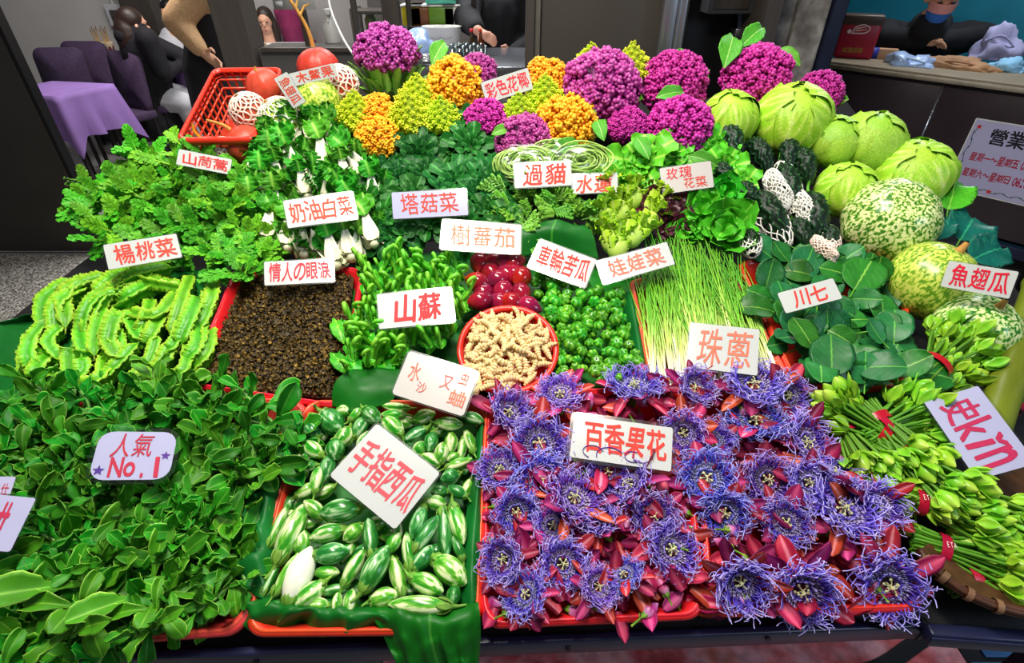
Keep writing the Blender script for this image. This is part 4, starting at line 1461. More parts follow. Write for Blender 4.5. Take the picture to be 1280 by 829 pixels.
for i, (x, y, a, L, w) in enumerate(BM):
    p, rot = along(x, y, a, .03, .35)
    s = mpp(p)
    f = 1.0 if a > -90 else 1.0
    g, st = bitter(L * s * 1.35, w * s, i)
    o = one('bitter_melon', g, m_bitter, 'dark warty bitter melon ' + WB[i], 'bitter melon', [('stem', st, m_stem)], TRS(p, rot), 'dark bitter melons')
    if i in (8, 11, 12, 5):
        L2 = L * s * 1.35
        gn = net(w * s * 1.15, w * s * 1.15, L2 * .5, 10, 10, -.85 if i != 5 else -.1, .8 if i != 5 else .95, .0017)
        part(o, 'foam_net', gn.tf(roty(PI / 2)), m_foam if i != 12 else m_foamp)

for i, (x, y, a, L, w, lab) in enumerate(((972, 238, -60, 46, 17, 'empty white foam net sleeve lying crumpled between the bitter melons, upper one'), (1004, 262, -70, 44, 15, 'empty white foam net sleeve crumpled between the bitter melons, lower one'), (1030, 312, -40, 34, 12, 'empty cream foam net sleeve beside the big striped gourd'))):
    p, rot = along(x, y, a, .045, .4)
    s = mpp(p)
    g = net(w * s, w * s * .7, L * s * .6, 13, 12, -.9, .95, .0017).tf(roty(PI / 2))
    g2 = net(w * s * .75, w * s * .5, L * s * .5, 11, 12, -.9, .95, .0016).tf(T(.002, .003, .003) @ roty(PI / 2))
    one('foam_net', rough_up(join([g, g2]), .008, 60, i), m_foam if i < 2 else m_foamp, lab, 'foam net', (), TRS(p, rot), 'empty foam nets')

# ------------------------------------------------------------------ leafy greens
sp = [sprig_shun(s) for s in range(5)]
for i, (x, y) in enumerate(fill([(120, 240), (160, 212), (215, 205), (300, 225), (345, 235), (355, 330), (300, 340), (235, 322), (140, 292)], 18)):
    a, b_ = sp[i % 5]
    inst(('greens_sprig', a, [('stem', b_, [])]), spot(x, y, R.uniform(-.015, .02), None, .35, .35, R.uniform(.8, 1.15)), 'lobed leafy sprig in the heap of chrysanthemum greens behind the winged beans', 'greens', 'chrysanthemum greens')
bk = [bok(s) for s in range(4)]
BK = [(372, 222, -80), (350, 236, -95), (408, 212, -85), (340, 205, -100), (326, 250, -100), (436, 232, -70), (455, 218, -60), (380, 318, -90), (345, 275, -95), (438, 290, -80), (400, 318, -80), (362, 185, -100), (470, 255, -75), (392, 178, -95), (420, 190, -85), (318, 222, -110), (360, 310, -95), (425, 310, -75), (335, 300, -100), (410, 255, -90), (455, 280, -70), (440, 322, -75), (468, 305, -70), (420, 332, -85), (340, 225, -95), (385, 245, -85), (310, 275, -100), (440, 262, -75)]
for i, (x, y, a) in enumerate(BK):
    p, rot = along(x, y, a + 180 + R.uniform(-10, 10), .02, .45)
    a_, b_ = bk[i % 4]
    inst(('bok_choy', None, [('stalks', a_, []), ('leaves', b_, [])]), TRS(p, rot, R.uniform(.75, .95)), 'cream bok choy head with thick white stalks in the heap around the sign 奶油白菜', 'bok choy', 'cream bok choy')
tt = [mesh('tatsoi', rosette(26, .075, .042, SP, .25, 1.25, .9, s, ruf=.05, rf=2, fold=.3, s1=.4, rad=.012), m_tat) for s in (1, 2, 3)]
for i, (x, y) in enumerate(fill([(470, 195), (520, 160), (570, 152), (625, 185), (632, 235), (640, 300), (560, 305), (470, 320), (440, 280), (455, 230)], 33)):
    inst(('tatsoi', tt[i % 3]), spot(x, y, R.uniform(.0, .02), None, .4, .2, R.uniform(.8, 1.05)), 'dark green spoon-leaved tatsoi rosette in the heap around the sign 塔菇菜', 'tatsoi', 'tatsoi rosettes')
# fern fronds behind the sign
def vegfern(seed):
    r = random.Random(seed)
    out = []
    for _ in range(4):
        L = r.uniform(.05, .08)
        a = r.uniform(-.6, .6)
        p = [(0, 0, 0), (L * .4, L * .2 * a, .012), (L * .7, L * .5 * a, .02)]
        cx, cz = L * .78, .02
        p += [(L * .7 + .006 * math.sin(b) + .001 * b, L * .5 * a, .026 - .006 * math.cos(b)) for b in (1, 2, 3, 4, 5)]
        p = spline(p, 4)
        out.append(tube(p, .0013, 4))
        for i in range(9):
            q = p[3 + i]
            for sg in (-1, 1):
                g = leaf(.012, .004, LN, 3, 2, 1.5, .6, .2)
                out.append(g.tf(T(*q) @ rotz(sg * 1.0)))
    return mesh('fern_frond', join(out), m_veg)
vf = [vegfern(s) for s in range(4)]
for i, (x, y) in enumerate(fill([(632, 238), (720, 234), (762, 244), (752, 262), (738, 285), (690, 282), (640, 300), (630, 262)], 11)):
    inst(('fern_frond', vf[i % 4]), spot(x, y, R.uniform(0, .03), None, .4, .5, R.uniform(.8, 1.15)), 'thin curly frond in the tangle of vegetable fern before the sign 過貓', 'vegetable fern', 'vegetable fern fronds')
# bagged water lily stems
wrapm = clear_mat('plastic_bag_film', (.97, 1, .95), .10, .2)
for j, (x, y, r_, w) in enumerate(((655, 208, 30, 'coiled pale green water lily stems in a clear bag behind the sign 過貓'), (725, 206, 30, 'coiled pale green water lily stems in a clear bag behind the sign 水蓮'), (690, 198, 26, 'coiled pale green water lily stems in a clear bag between the other two bags'))):
    p, rot = along(x, y, 5, .04, .4)
    s = r_ * mpp(p)
    g = []
    for i in range(70):
        a = np.linspace(0, 2 * PI, 26)
        rr = s * R.uniform(.12, 1.05)
        g.append(tube(np.stack([1.25 * rr * np.cos(a), rr * .75 * np.sin(a), R.uniform(-.5, .5) * s + .006 * np.sin(3 * a + i)], -1), .0021, 5, cap=False))
    o = one('stem_bundle', join(g), m_lily, w, 'water lily stems', (), TRS(p, rot), 'bagged water lily stems')
    bagg = rough_up(ico(4, (s * 1.45, s * .95, s * .75)), .012, 28, j)
    part(o, 'plastic_bag', bagg, wrapm, 'clear crinkled bag')
# baby mustard
def baby(seed):
    lv = rosette(12, .038, .034, FAN, .95, 1.45, -.35, seed, ruf=.16, rf=3, fold=.5, s1=.6, rad=.016, th=.0018, tilt=.1)
    lv2 = rosette(9, .032, .030, FAN, .8, 1.3, .6, seed + 5, ruf=.2, rf=3, fold=.3, s1=.7, rad=.014)
    bulb = ell(.021, .021, .026, 16, 10)
    return mesh('baby_mustard', bulb.tf(T(0, 0, .012)), m_babyb), mesh('leaves', join([lv, lv2.tf(T(0, 0, .035))]), m_baby)
bb = [baby(s) for s in (1, 2)]
for i, (x, y, a, w) in enumerate(((766, 310, 110, 'lowest, touching the sign 娃娃菜'), (788, 302, 60, 'big and pale, right above the sign 娃娃菜'), (762, 282, 115, 'outermost on the fern side'), (775, 272, 100, 'in the middle of the cluster'), (805, 284, 50, 'nearest to the red lettuce'), (790, 255, 80, 'highest, below the bright lettuce'), (768, 252, 110, 'at the back beside the fern'), (812, 262, 40, 'at the back against the red lettuce'), (772, 318, 95, 'low in the middle, half behind the sign 娃娃菜'))):
    p, rot = along(x, y, a, .03, .3)
    m = TRS(p, rot, 1.08) @ roty(PI / 2 - .5)
    inst(('baby_mustard', bb[i % 2][0], [('leaves', bb[i % 2][1], [])]), m, 'chartreuse baby mustard shoot, ' + w, 'baby mustard', 'baby mustard shoots')
# lettuces
LT = [(800, 206, m_let, 0, .95, 'bright green loose lettuce above the sign 水蓮'), (838, 196, m_let, 1, .8, 'bright green loose lettuce under the magenta cauliflower'), (905, 212, m_let, 0, .8, 'yellow-green loose lettuce right of the sign 玫瑰 花菜'), (925, 240, m_let, 1, .65, 'small loose lettuce beside the dark bitter melons'),
      (820, 258, m_letr, 1, .85, 'dark red-purple loose lettuce beside the baby mustard'), (834, 282, m_letr, 0, .7, 'dark red-purple lettuce above the shallot tips'), (872, 268, m_letd, 2, .8, 'butterhead lettuce below the sign 玫瑰 花菜'), (902, 292, m_letd, 2, 1.0, 'largest butterhead lettuce, above the shallot tray'), (905, 245, m_letd, 2, .7, 'green butterhead lettuce at the back beside the bitter melons'), (858, 292, m_letd, 2, .6, 'small butterhead lettuce against the shallot tips'),
      (780, 222, m_let, 1, .6, 'small bright lettuce between sign 水蓮 and baby mustard'), (890, 190, m_letd, 0, .7, 'dark green loose lettuce under the flattish cabbage')]
for i, (x, y, mt, v, s, w) in enumerate(LT):
    if v < 2:
        g = rosette(15, .085, .07, FAN, .5, 1.35, .7, 30 + i, ruf=.13, rf=3.2, fold=.25, nu=10, nv=10, s1=.45, rad=.012)
    else:
        g = join([rosette(9, .08, .085, RD, .35, 1.0, -.6, 30 + i, ruf=.06, rf=2, fold=.35, nu=10, nv=10, s1=.8, rad=.02, veins=6), rosette(7, .06, .06, RD, 1.1, 1.5, 1.2, 50 + i, ruf=.05, rf=2, fold=.3, nu=10, nv=8, s1=.7, rad=.012, veins=6).tf(T(0, 0, .01))])
    core = ell(.018, .018, .02, 12, 8).tf(T(0, 0, -.005))
    one('lettuce', g, mt, w, 'lettuce', [('heart', core.k(.0), mt)], spot(x, y, .02, None, .45, .1, s), 'lettuces')

# ------------------------------------------------------------------ winged beans
WBN = [((95, 350), (62, 380), (55, 420)), ((140, 345), (95, 370), (82, 410)), ((150, 355), (115, 385), (100, 425)), ((175, 370), (135, 380), (105, 420)), ((190, 340), (150, 350), (120, 370)), ((215, 335), (175, 345), (145, 360)),
       ((205, 350), (170, 370), (150, 388)), ((225, 365), (195, 390), (160, 392)), ((240, 345), (225, 380), (215, 420)), ((262, 362), (255, 395), (240, 425)), ((155, 390), (140, 410), (135, 442)), ((130, 385), (120, 415), (118, 445)),
       ((60, 400), (45, 430), (55, 448)), ((80, 408), (68, 430), (76, 452)), ((100, 412), (108, 435), (122, 442)), ((90, 435), (85, 450), (88, 472)), ((130, 418), (140, 440), (152, 452)), ((160, 398), (170, 420), (188, 430)),
       ((170, 395), (150, 412), (150, 442)), ((172, 430), (145, 460), (110, 494)), ((197, 420), (180, 455), (150, 488)), ((217, 428), (200, 460), (168, 482)), ((237, 428), (225, 460), (203, 474)), ((252, 398), (245, 430), (235, 452)),
       ((230, 398), (215, 430), (198, 442)), ((205, 392), (195, 415), (185, 432)), ((120, 350), (90, 365), (70, 392)), ((178, 352), (150, 365), (128, 392)), ((250, 372), (235, 400), (225, 432)), ((42, 418), (38, 445), (46, 467)),
       ((30, 440), (28, 455), (32, 474)), ((62, 445), (52, 465), (50, 484)), ((102, 448), (95, 470), (73, 492)), ((66, 468), (60, 485), (50, 497)), ((132, 443), (120, 470), (98, 484)), ((242, 450), (228, 475), (213, 486)), ((266, 348), (262, 375), (255, 402)), ((165, 343), (195, 352), (238, 362)),
       ((110, 360), (80, 385), (70, 420)), ((190, 375), (180, 400), (175, 425)), ((262, 410), (255, 440), (240, 466))]
for i, q in enumerate(WBN):
    low = i in (15, 30, 31, 33, 35)
    hs = (.0, .012, .0) if not low else (-.01, 0, -.01)
    hs = [h_ + R.uniform(-.008, .014) for h_ in hs]
    mx, my = (q[0][0] + q[2][0]) / 2, (q[0][1] + q[2][1]) / 2
    q = (q[0], (q[1][0] + .5 * (q[1][0] - mx) + R.uniform(-5, 5), q[1][1] + .5 * (q[1][1] - my)), q[2])
    w3 = [P(x, y, h_) for (x, y), h_ in zip(q, hs)]
    c = w3[1]
    pts = [tuple(v - c) for v in w3]
    g, tip, st = winged_bean(pts, 12.6 * R.uniform(.8, 1.1) * mpp(c), i)
    one('winged_bean', g, m_wing, 'frilly light green winged bean in the pile below the sign 楊桃菜', 'winged bean', [('dry_tip', tip, m_wingtip), ('stalk', st, m_stem)], T(*c), 'winged beans')


# ------------------------------------------------------------------ banana leaf liners
def sheet(rows, label, n=8, ruf=.006, seed=0, th=.0012, m_=None, mid=None, wave=0.0):
    """rows of (px, py, h) control points; a leaf of real thickness"""
    A = np.array([[tuple(P(*q)) for q in r_] for r_ in rows])
    A = np.array([spline(r_, n) for r_ in A])
    A = np.stack([spline(A[:, j], n) for j in range(A.shape[1])], 1)
    a, b_ = A.shape[:2]
    for i in range(a):
        for j in range(b_):
            e = max(abs(2 * i / (a - 1) - 1), abs(2 * j / (b_ - 1) - 1)) ** 3
            A[i, j, 2] += ruf * e * nz(A[i, j], 26, seed) + ruf * .4 * nz(A[i, j], 50, seed)
    if wave:
        u_ = np.clip(1 - np.arange(a) / (a * .55), 0, 1)[:, None]
        ph_ = np.arange(b_)[None, :] / b_ * 2 * PI
        A[..., 2] += wave * u_ * (np.sin(ph_ * 5.3 + seed) + .5 * np.sin(ph_ * 11 + 1))
        A[..., 1] += wave * .6 * u_ * np.cos(ph_ * 5.3 + seed + .8)
    I, J = np.meshgrid(np.arange(a), np.arange(b_), indexing='ij')
    f = (J * .5 + I * .12) % 3
    K = np.clip(np.minimum(f, 3 - f) * .8 + .35, 0, .8)
    if mid is not None:
        K = np.minimum(K, np.clip(np.abs(J / (b_ - 1) - mid) * 14, 0, 1))
    loop_ = np.concatenate([A, (A - np.array([0, 0, th]))[::-1]])
    kk = np.concatenate([K, K[::-1]])
    c = A.reshape(-1, 3).mean(0)
    g = grid(loop_ - c, True, False, kk)
    return one('banana_leaf', g, m_ or m_banana, label, 'banana leaf', (), T(*c), 'banana leaf liners')


sheet([[(330, 765, -.02), (420, 772, -.02), (500, 772, -.02), (585, 762, -.02)], [(345, 680, -.03), (420, 690, -.036), (500, 690, -.036), (575, 680, -.03)], [(370, 590, -.03), (420, 600, -.036), (500, 600, -.036), (590, 600, -.03)], [(390, 515, -.02), (430, 520, -.03), (500, 515, -.03), (597, 520, -.02)]], 'banana leaf spread under the striped mini eggplants', ruf=.003)
sheet([[(296, 720, -.012), (318, 745, .004), (345, 758, .0)], [(300, 660, .006), (325, 670, .016), (350, 672, -.01)], [(316, 590, .012), (338, 605, .018), (362, 600, -.01)], [(352, 545, .012), (366, 552, .012), (384, 545, -.01)]], 'wavy banana leaf folding over the side of the eggplant tray towards the fleshy sprigs', seed=3, ruf=.022, n=12)
sheet([[(288, 776, -.02), (330, 792, -.02), (375, 783, -.02), (420, 800, -.02), (470, 790, -.02), (510, 800, -.03)], [(305, 756, .008), (345, 768, .014), (385, 765, .016), (425, 774, .014), (470, 772, .018), (512, 778, .014)], [(325, 745, .006), (350, 752, .01), (390, 754, .012), (430, 760, .008), (470, 760, .01), (515, 766, .01)], [(335, 735, -.02), (355, 740, -.02), (395, 745, -.02), (430, 750, -.02), (470, 752, -.02), (515, 756, -.02)]], 'ruffled banana leaf edge along the front rim under the cream white mini eggplant', seed=5, ruf=.02, n=12, wave=.007)
sheet([[(505, 850, -.05), (530, 866, -.05), (560, 850, -.05), (585, 862, -.055), (597, 838, -.05)], [(482, 800, -.01), (512, 806, .004), (545, 798, .012), (575, 806, .002), (601, 792, .0)], [(466, 772, .006), (505, 768, .022), (545, 772, .016), (580, 770, .020), (599, 764, .010)], [(470, 757, -.01), (510, 757, -.008), (545, 758, -.01), (578, 752, -.006), (594, 745, -.01)]], 'broad banana leaf draped over the front rim and the navy rail beside the passion flowers', seed=8, ruf=.02, n=12, mid=.45, wave=.005)
sheet([[(575, 760, -.01), (588, 762, .01), (598, 752, .0)], [(578, 680, -.005), (590, 685, .012), (600, 680, .004)], [(590, 590, -.005), (598, 592, .012), (603, 588, .004)], [(597, 530, -.01), (602, 530, .006), (606, 528, .0)]], 'strip of banana leaf between the mini eggplants and the passion flowers', seed=7, ruf=.008)
sheet([[(415, 508, .0), (440, 515, .01), (490, 505, .0)], [(418, 480, .018), (450, 486, .026), (500, 482, .012)], [(440, 462, .012), (470, 460, .02), (510, 462, .008)]], 'folded banana leaf between the fern shoots and the mini eggplants', seed=9, ruf=.006)
sheet([[(642, 325, .0), (690, 318, .0), (748, 325, .0)], [(646, 295, .035), (690, 288, .05), (742, 296, .035)], [(665, 279, .045), (695, 276, .055), (730, 280, .045)]], 'rounded glossy leaf standing behind the sign 車輪苦瓜', seed=11, ruf=.01, mid=.5)
sheet([[(662, 485, -.03), (740, 490, -.03), (805, 482, -.03)], [(665, 400, -.03), (735, 400, -.03), (798, 400, -.03)], [(660, 330, -.03), (725, 320, -.03), (792, 340, -.03)]], 'banana leaf laid under the small green ribbed gourds', seed=12, ruf=.003)
sheet([[(792, 480, -.02), (806, 478, .006), (812, 476, -.01)], [(784, 420, -.02), (797, 420, .008), (804, 420, -.01)], [(774, 365, -.02), (787, 365, .006), (793, 362, -.01)]], 'narrow green leaf edge between the ribbed gourds and the shallot tray', seed=13, ruf=.003)
sheet([[(-60, 520, -.02), (30, 520, -.02), (170, 510, -.02), (250, 500, -.02)], [(-50, 460, .0), (25, 450, -.012), (150, 440, -.03), (255, 440, -.03)], [(-40, 415, .01), (35, 400, -.005), (130, 390, -.03), (265, 380, -.03)], [(0, 402, .01), (58, 386, .012), (140, 345, -.02), (270, 335, -.03)]], 'dark banana leaf under the winged beans, sticking out at the stand edge', seed=14, ruf=.01)
sheet([[(420, 500, -.03), (500, 505, -.03), (585, 490, -.03)], [(425, 400, -.03), (500, 400, -.03), (585, 400, -.03)], [(445, 320, -.03), (520, 315, -.03), (600, 315, -.03), ][:3]], 'banana leaf underneath the fern shoots', seed=15, ruf=.003)
sheet([[(578, 400, -.025), (630, 402, -.025), (682, 398, -.025)], [(582, 355, -.025), (630, 355, -.025), (678, 355, -.025)], [(585, 315, -.025), (625, 312, -.025), (665, 318, -.025)]], 'banana leaf underneath the tamarillos', seed=16, ruf=.003)

# ------------------------------------------------------------------ dried algae
c = P(345, 425, -.004)
g = []
A = []
for j in range(60):
    row = []
    for i in range(60):
        u, v = i / 59, j / 59
        x = (252 + (305 - 252) * v) * (1 - u) + (420 + (443 - 420) * v) * u
        y = (480 + (345 - 480) * v) * (1 - u) + (500 + (345 - 500) * v) * u
        e = min(u, 1 - u, v, 1 - v)
        p = P(x, y, -.012 + min(.014, e * .12))
        row.append((p.x - c.x, p.y - c.y, p.z - c.z + .004 * nz(p, 60, 1) + .003 * nz(p, 140, 4)))
    A.append(row)
bed = grid(np.array(A), K=np.full(3600, .2))
r = random.Random(4)
for _ in range(4200):
    j, i = r.randint(1, 58), r.randint(1, 58)
    q = np.array(A[j][i]) + np.array([r.uniform(-.003, .003), r.uniform(-.003, .003), r.uniform(-.002, .005)])
    s = r.uniform(.003, .0062)
    a, b_, cc = r.uniform(0, 6), r.uniform(0, 6), r.uniform(-1, 1)
    l = leaf(s * 1.7, s * 1.2, RD, 3, 3, r.uniform(1, 3), .5, .5, .2, 1, 0, 0, a)
    g.append(l.k(min(1, max(0, r.gauss(.42, .25)))).tf(T(*q) @ rotz(a) @ rotx(cc) @ roty(-b_ * .15)))
o = one('dried_algae', join([bed] + g), m_algae, 'heap of crumbled dark brown algae filling the tray under the sign 情人の眼淚', 'dried algae', (), T(*c))
o['kind'] = 'stuff'


# ------------------------------------------------------------------ fern shoots
def shoot(seed):
    r = random.Random(seed)
    L = r.uniform(.032, .046)
    k = r.uniform(.0085, .0115)
    p = [(0, 0, 0), (L * .5, r.uniform(-.004, .004), .012), (L * .9, 0, .02)]
    p += [(L * .9 + k * (math.sin(b)) * (1 - .06 * b), .0008 * b, .02 + k * (1 - math.cos(b)) * (1 - .06 * b)) for b in (.9, 1.8, 2.7, 3.6, 4.6, 5.6)]
    p = spline(p, 4)
    stem = tube(p, np.concatenate([np.linspace(.0044, .0043, len(p) // 2), np.linspace(.0043, .003, len(p) - len(p) // 2)]), 7)
    lv = []
    for sg in (-1, 1):
        g = leaf(L * .6, .016, LN, 7, 4, .7, .15, .3, .2, 3, sg * .5)
        lv.append(g.tf(T(L * .05, sg * .003, .002) @ rotz(sg * .3)))
    return mesh('fern_shoot', stem, m_fern), mesh('leaf_edge', join(lv), m_fernlf)
fs = [shoot(s) for s in range(6)]
for i, (x, y) in enumerate(fill([(448, 345), (470, 328), (520, 322), (575, 332), (585, 348), (582, 395), (570, 430), (520, 445), (430, 470), (430, 420), (452, 400)], 12.4)):
    p, rot = along(x, y, R.gauss(95, 45), R.uniform(.0, .022), .3)
    inst(('fern_shoot', fs[i % 6][0], [('leaf_edge', fs[i % 6][1], [])]), TRS(p, rot @ Matrix.Rotation(-R.uniform(.2, .9), 3, 'Y'), R.uniform(.8, 1.1)), 'bright green curled fern shoot in the heap around the sign 山蘇', 'fern shoot', 'fern shoots')
fl_ = [mesh('fern_leaf', leaf(.085, .04, OV, 12, 8, .9, .5, .25, .12, 3, .2, .001, s, veins=8), m_fernlf) for s in (0, 3)]
for i, (x, y, a) in enumerate(((440, 455, 70), (455, 440, 120), (470, 470, 60), (485, 455, 100), (500, 468, 75), (445, 480, 95), (520, 430, 40), (552, 428, 130), (430, 430, 110), (572, 400, 60), (438, 470, 130), (462, 452, 85), (476, 438, 60), (492, 478, 120), (448, 425, 95), (535, 445, 70), (555, 415, 100))):
    p, rot = along(x, y, a, .0, .4)
    inst(('fern_leaf', fl_[i % 2]), TRS(p, rot, .8), 'broad bright fern leaf at the lower end of the fern shoot heap', 'fern leaf', 'broad fern leaves')

# ------------------------------------------------------------------ tamarillos
t = np.linspace(0, 1, 20)
tam = mesh('tamarillo', lathe(np.stack([.5 * np.sin(PI * np.clip(t, .01, .99)) ** .7 * (1.05 - .12 * t), t * 1.4 - .7], -1), 22, axis='x'), m_tam)
tst = mesh('stem', join([tube([(-.6, 0, 0), (-.75, .02, .05), (-.9, .05, .02)], [.07, .045, .04], 6), lathe([(.02, -.6), (.16, -.62), (.18, -.575), (.1, -.57)], 8, axis='x')]), mat('tamarillo_stem', '#6a4a2a', rough=.6))
TM = [(600, 328, 80), (620, 328, 10), (632, 328, -20), (614, 340, 100), (633, 343, 140), (597, 353, -20), (615, 356, 30), (629, 363, 70), (601, 376, 10), (624, 378, 160), (644, 344, -40), (652, 346, 60), (651, 366, 110), (661, 383, -20), (643, 330, 30), (605, 366, 50), (640, 378, -10), (622, 350, 200)]
for i, (x, y, a) in enumerate(TM):
    p, rot = along(x, y, a, .006 + (i % 3) * .006, .3)
    inst(('tamarillo', tam, [('stem', tst, [])]), TRS(p, rot, 26 * mpp(p)), 'glossy dark red tamarillo in the cluster below the sign 樹蕃茄', 'tamarillo', 'tamarillos')

# ------------------------------------------------------------------ round basket of knobbly tubers
pc = P(635, 436, .012)
sB = 60 * mpp(pc)
n_ = nrm(pc)
rotB = basis(Vector((1, 0, 0)), (n_ * .75 + toCam(pc) * .25).normalized())
rb = np.linspace(0, 2 * PI, 40, endpoint=False)
wallb = []
for i in range(44):
    a = i * 2 * PI / 44
    wallb.append(tube([(.85 * math.cos(a), .85 * math.sin(a), -.24), (.98 * math.cos(a), .98 * math.sin(a), 0)], .022, 4))
for z in (-.2, -.14, -.08):
    f = .98 + .36 * z
    wallb.append(tube(np.stack([f * np.cos(rb), f * np.sin(rb), np.full(40, z)], -1), .02, 4, cap=False))
wallb.append(lathe([(.85, -.24), (.4, -.24), (.005, -.24)], 40))
rimr = lathe([(.96, -.10), (1.04, -.09), (1.06, .05), (1.02, .07), (.95, .06), (.94, -.02), (.96, -.10)], 48)
for g in wallb:
    g.V = g.V * sB
rimr.V = rimr.V * sB
one('round_basket', join(wallb), m_redtray, 'small round red sieve basket heaped with pale knobbly tubers', 'basket', [('rim', rimr, m_redtray)], TRS(pc, rotB))


def worm(seed):
    r = random.Random(seed)
    m = 26
    t = np.linspace(0, 1, m)
    rad = .0056 * np.sin(PI * np.clip(t * .92 + .05, 0, 1)) ** .5 * (1 + .2 * np.cos(t * 2 * PI * 6.5)) * (1.1 - .35 * t)
    p = spline([(-.017, 0, 0), (-.005, r.uniform(-.004, .004), .001), (.006, r.uniform(-.003, .003), 0), (.018, r.uniform(-.006, .006), .002)], 9)
    p = p[np.linspace(0, len(p) - 1, m).astype(int)]
    return mesh('knobbly_tuber', tube(p, np.maximum(rad, .0006), 8, K=.5 + .5 * np.cos(t * 2 * PI * 6.5)), m_worm)
wm = [worm(s) for s in range(6)]
r = random.Random(9)
for i in range(210):
    rr = math.sqrt(r.random()) * .88
    a = r.uniform(0, 6.28)
    z = .28 * (1 - rr) - .02 - (.16 if i < 60 else (.08 if i < 120 else 0)) + r.uniform(0, .06)
    m = TRS(pc, rotB) @ T(sB * rr * math.cos(a), sB * rr * math.sin(a), sB * z) @ rotz(r.uniform(0, 6.28)) @ roty(r.uniform(-.4, .4))
    m = m @ Matrix.Scale(r.uniform(.8, 1.15), 4)
    inst(('knobbly_tuber', wm[i % 6]), m, 'pale yellow knobbly tuber heaped in the round red basket', 'tuber', 'knobbly tubers')
for x, y, a in ((598, 488, 70), (600, 476, 100), (612, 484, 20)):
    p, rot = along(x, y, a, .015, .3)
    inst(('knobbly_tuber', wm[0]), TRS(p, rot, 1.0), 'pale knobbly tuber fallen out below the round red basket', 'tuber', 'fallen knobbly tubers')

# ------------------------------------------------------------------ small green ribbed gourds
def ball(seed):
    r = random.Random(seed)
    nl = r.choice((6, 7, 8))
    t = np.linspace(0, PI, 16)
    th = np.linspace(0, 2 * PI, 40, endpoint=False)
    TT, TH = np.meshgrid(t, th, indexing='ij')
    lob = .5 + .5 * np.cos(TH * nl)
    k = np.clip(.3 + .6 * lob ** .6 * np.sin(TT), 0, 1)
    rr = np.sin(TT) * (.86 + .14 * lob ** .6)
    z = np.cos(TT) * .78 * (1 - .18 * np.exp(-(TT / .4) ** 2))
    g = grid(np.stack([rr * np.cos(TH), rr * np.sin(TH), z], -1), False, True, k)
    return mesh('ribbed_gourd', g, m_ball)
bl = [ball(s) for s in range(4)]
bst = mesh('stem', tube([(0, 0, .55), (0, 0, .72), (.05, 0, .95)], [.12, .09, .07], 6), m_stem)
GB = [(662, 345), (690, 340), (745, 355), (785, 362), (800, 470), (760, 476), (690, 470), (695, 430), (680, 400)]
for i, (x, y) in enumerate(fill(GB, 12.4, .25)):
    p = P(x, y, R.uniform(-.012, .012))
    m = spot(x, y, R.uniform(-.016, .014), None, .3, .8, R.uniform(6.6, 9.4) * mpp(p))
    inst(('ribbed_gourd', bl[i % 4], [('stem', bst, [])]), m, 'small green ribbed wheel gourd in the heap below the sign 車輪苦瓜', 'small gourd', 'small green ribbed gourds')

# ------------------------------------------------------------------ shallots
def blade(L, seed):
    r = random.Random(seed)
    p = spline([(0, 0, 0), (L * .3, r.uniform(-.012, .012) * L, .010), (L * .65, r.uniform(-.05, .05) * L, .012), (L, r.uniform(-.12, .12) * L, r.uniform(-.006, .014))], 5)
    return p
BS = []
for s in range(8):
    r = random.Random(s)
    gs, bulb = [], []
    for q in range(3):
        p = blade(1.0, s * 7 + q)
        p[:, 2] *= 1.6
        p[:, 1] += (q - 1) * .03 * np.linspace(0, 1, len(p))
        gs.append(tube(p, np.linspace(.0062, .0028, len(p)), 5))
    b = lathe([(.003, -.05), (.009, -.03), (.010, -.01), (.007, .02)], 8, axis='x')
    rts = [tube([(-.048, 0, 0), (-.075, r.uniform(-.02, .02), r.uniform(-.01, .01))], [.0012, .0008], 3) for _ in range(4)]
    BS.append((mesh('shallot', join(gs), m_chive), mesh('bulb', join([b] + rts).k(.0), m_chive)))
r = random.Random(21)
for i in range(150):
    u = r.random()
    x0, y0 = 812 + u * 162, 474 - 8 * u + r.uniform(-12, 8)
    if r.random() < .25:
        y0 -= r.uniform(10, 40)
    x1 = 798 + (u ** 1.05) * 122 + r.uniform(-14, 14)
    y1 = r.uniform(262, 345) + (22 if u < .25 else 0) + max(0, u - .6) * 95
    h0 = r.uniform(-.012, .018)
    a, b_ = P(x0, y0, h0), P(x1, y1, h0 + r.uniform(0, .012))
    rot = basis(b_ - a, nrm(a))
    L = (b_ - a).length
    v = BS[i % 8]
    inst(('shallot', v[0], [('bulb', v[1], [])]), TRS(a, rot, (L, min(L, .26), min(L, .26))), 'thin green shallot blade with white root end in the bunch under the sign 珠蔥', 'shallot', 'thin green shallots')

# ------------------------------------------------------------------ climbing spinach leaves
sl = [mesh('spinach_leaf', leaf(.085, .075, RD, 12, 12, b_, .3, f, .035, 1.5, 0, .0012, s, veins=6), m_spin) for s, (b_, f) in enumerate(((.5, .15), (.9, .3), (.2, .1), (-.3, .2)))]
slst = mesh('stalk', tube([(-.02, 0, -.004), (0, 0, 0), (.01, 0, .002)], .0018, 5), m_stem)
TP = [(952, 325), (985, 305), (1035, 318), (1062, 335), (1115, 370), (1135, 425), (1145, 475), (1080, 488), (1005, 470), (970, 410), (945, 360)]
for i, (x, y) in enumerate(fill(TP, 17.5)):
    s = R.uniform(.55, .95)
    inst(('spinach_leaf', sl[i % 4], [('stalk', slst, [])]), spot(x, y, R.uniform(-.01, .03), None, .35, .38, s), 'dark green round climbing spinach leaf in the heap around the sign 川七', 'leaf', 'climbing spinach leaves')
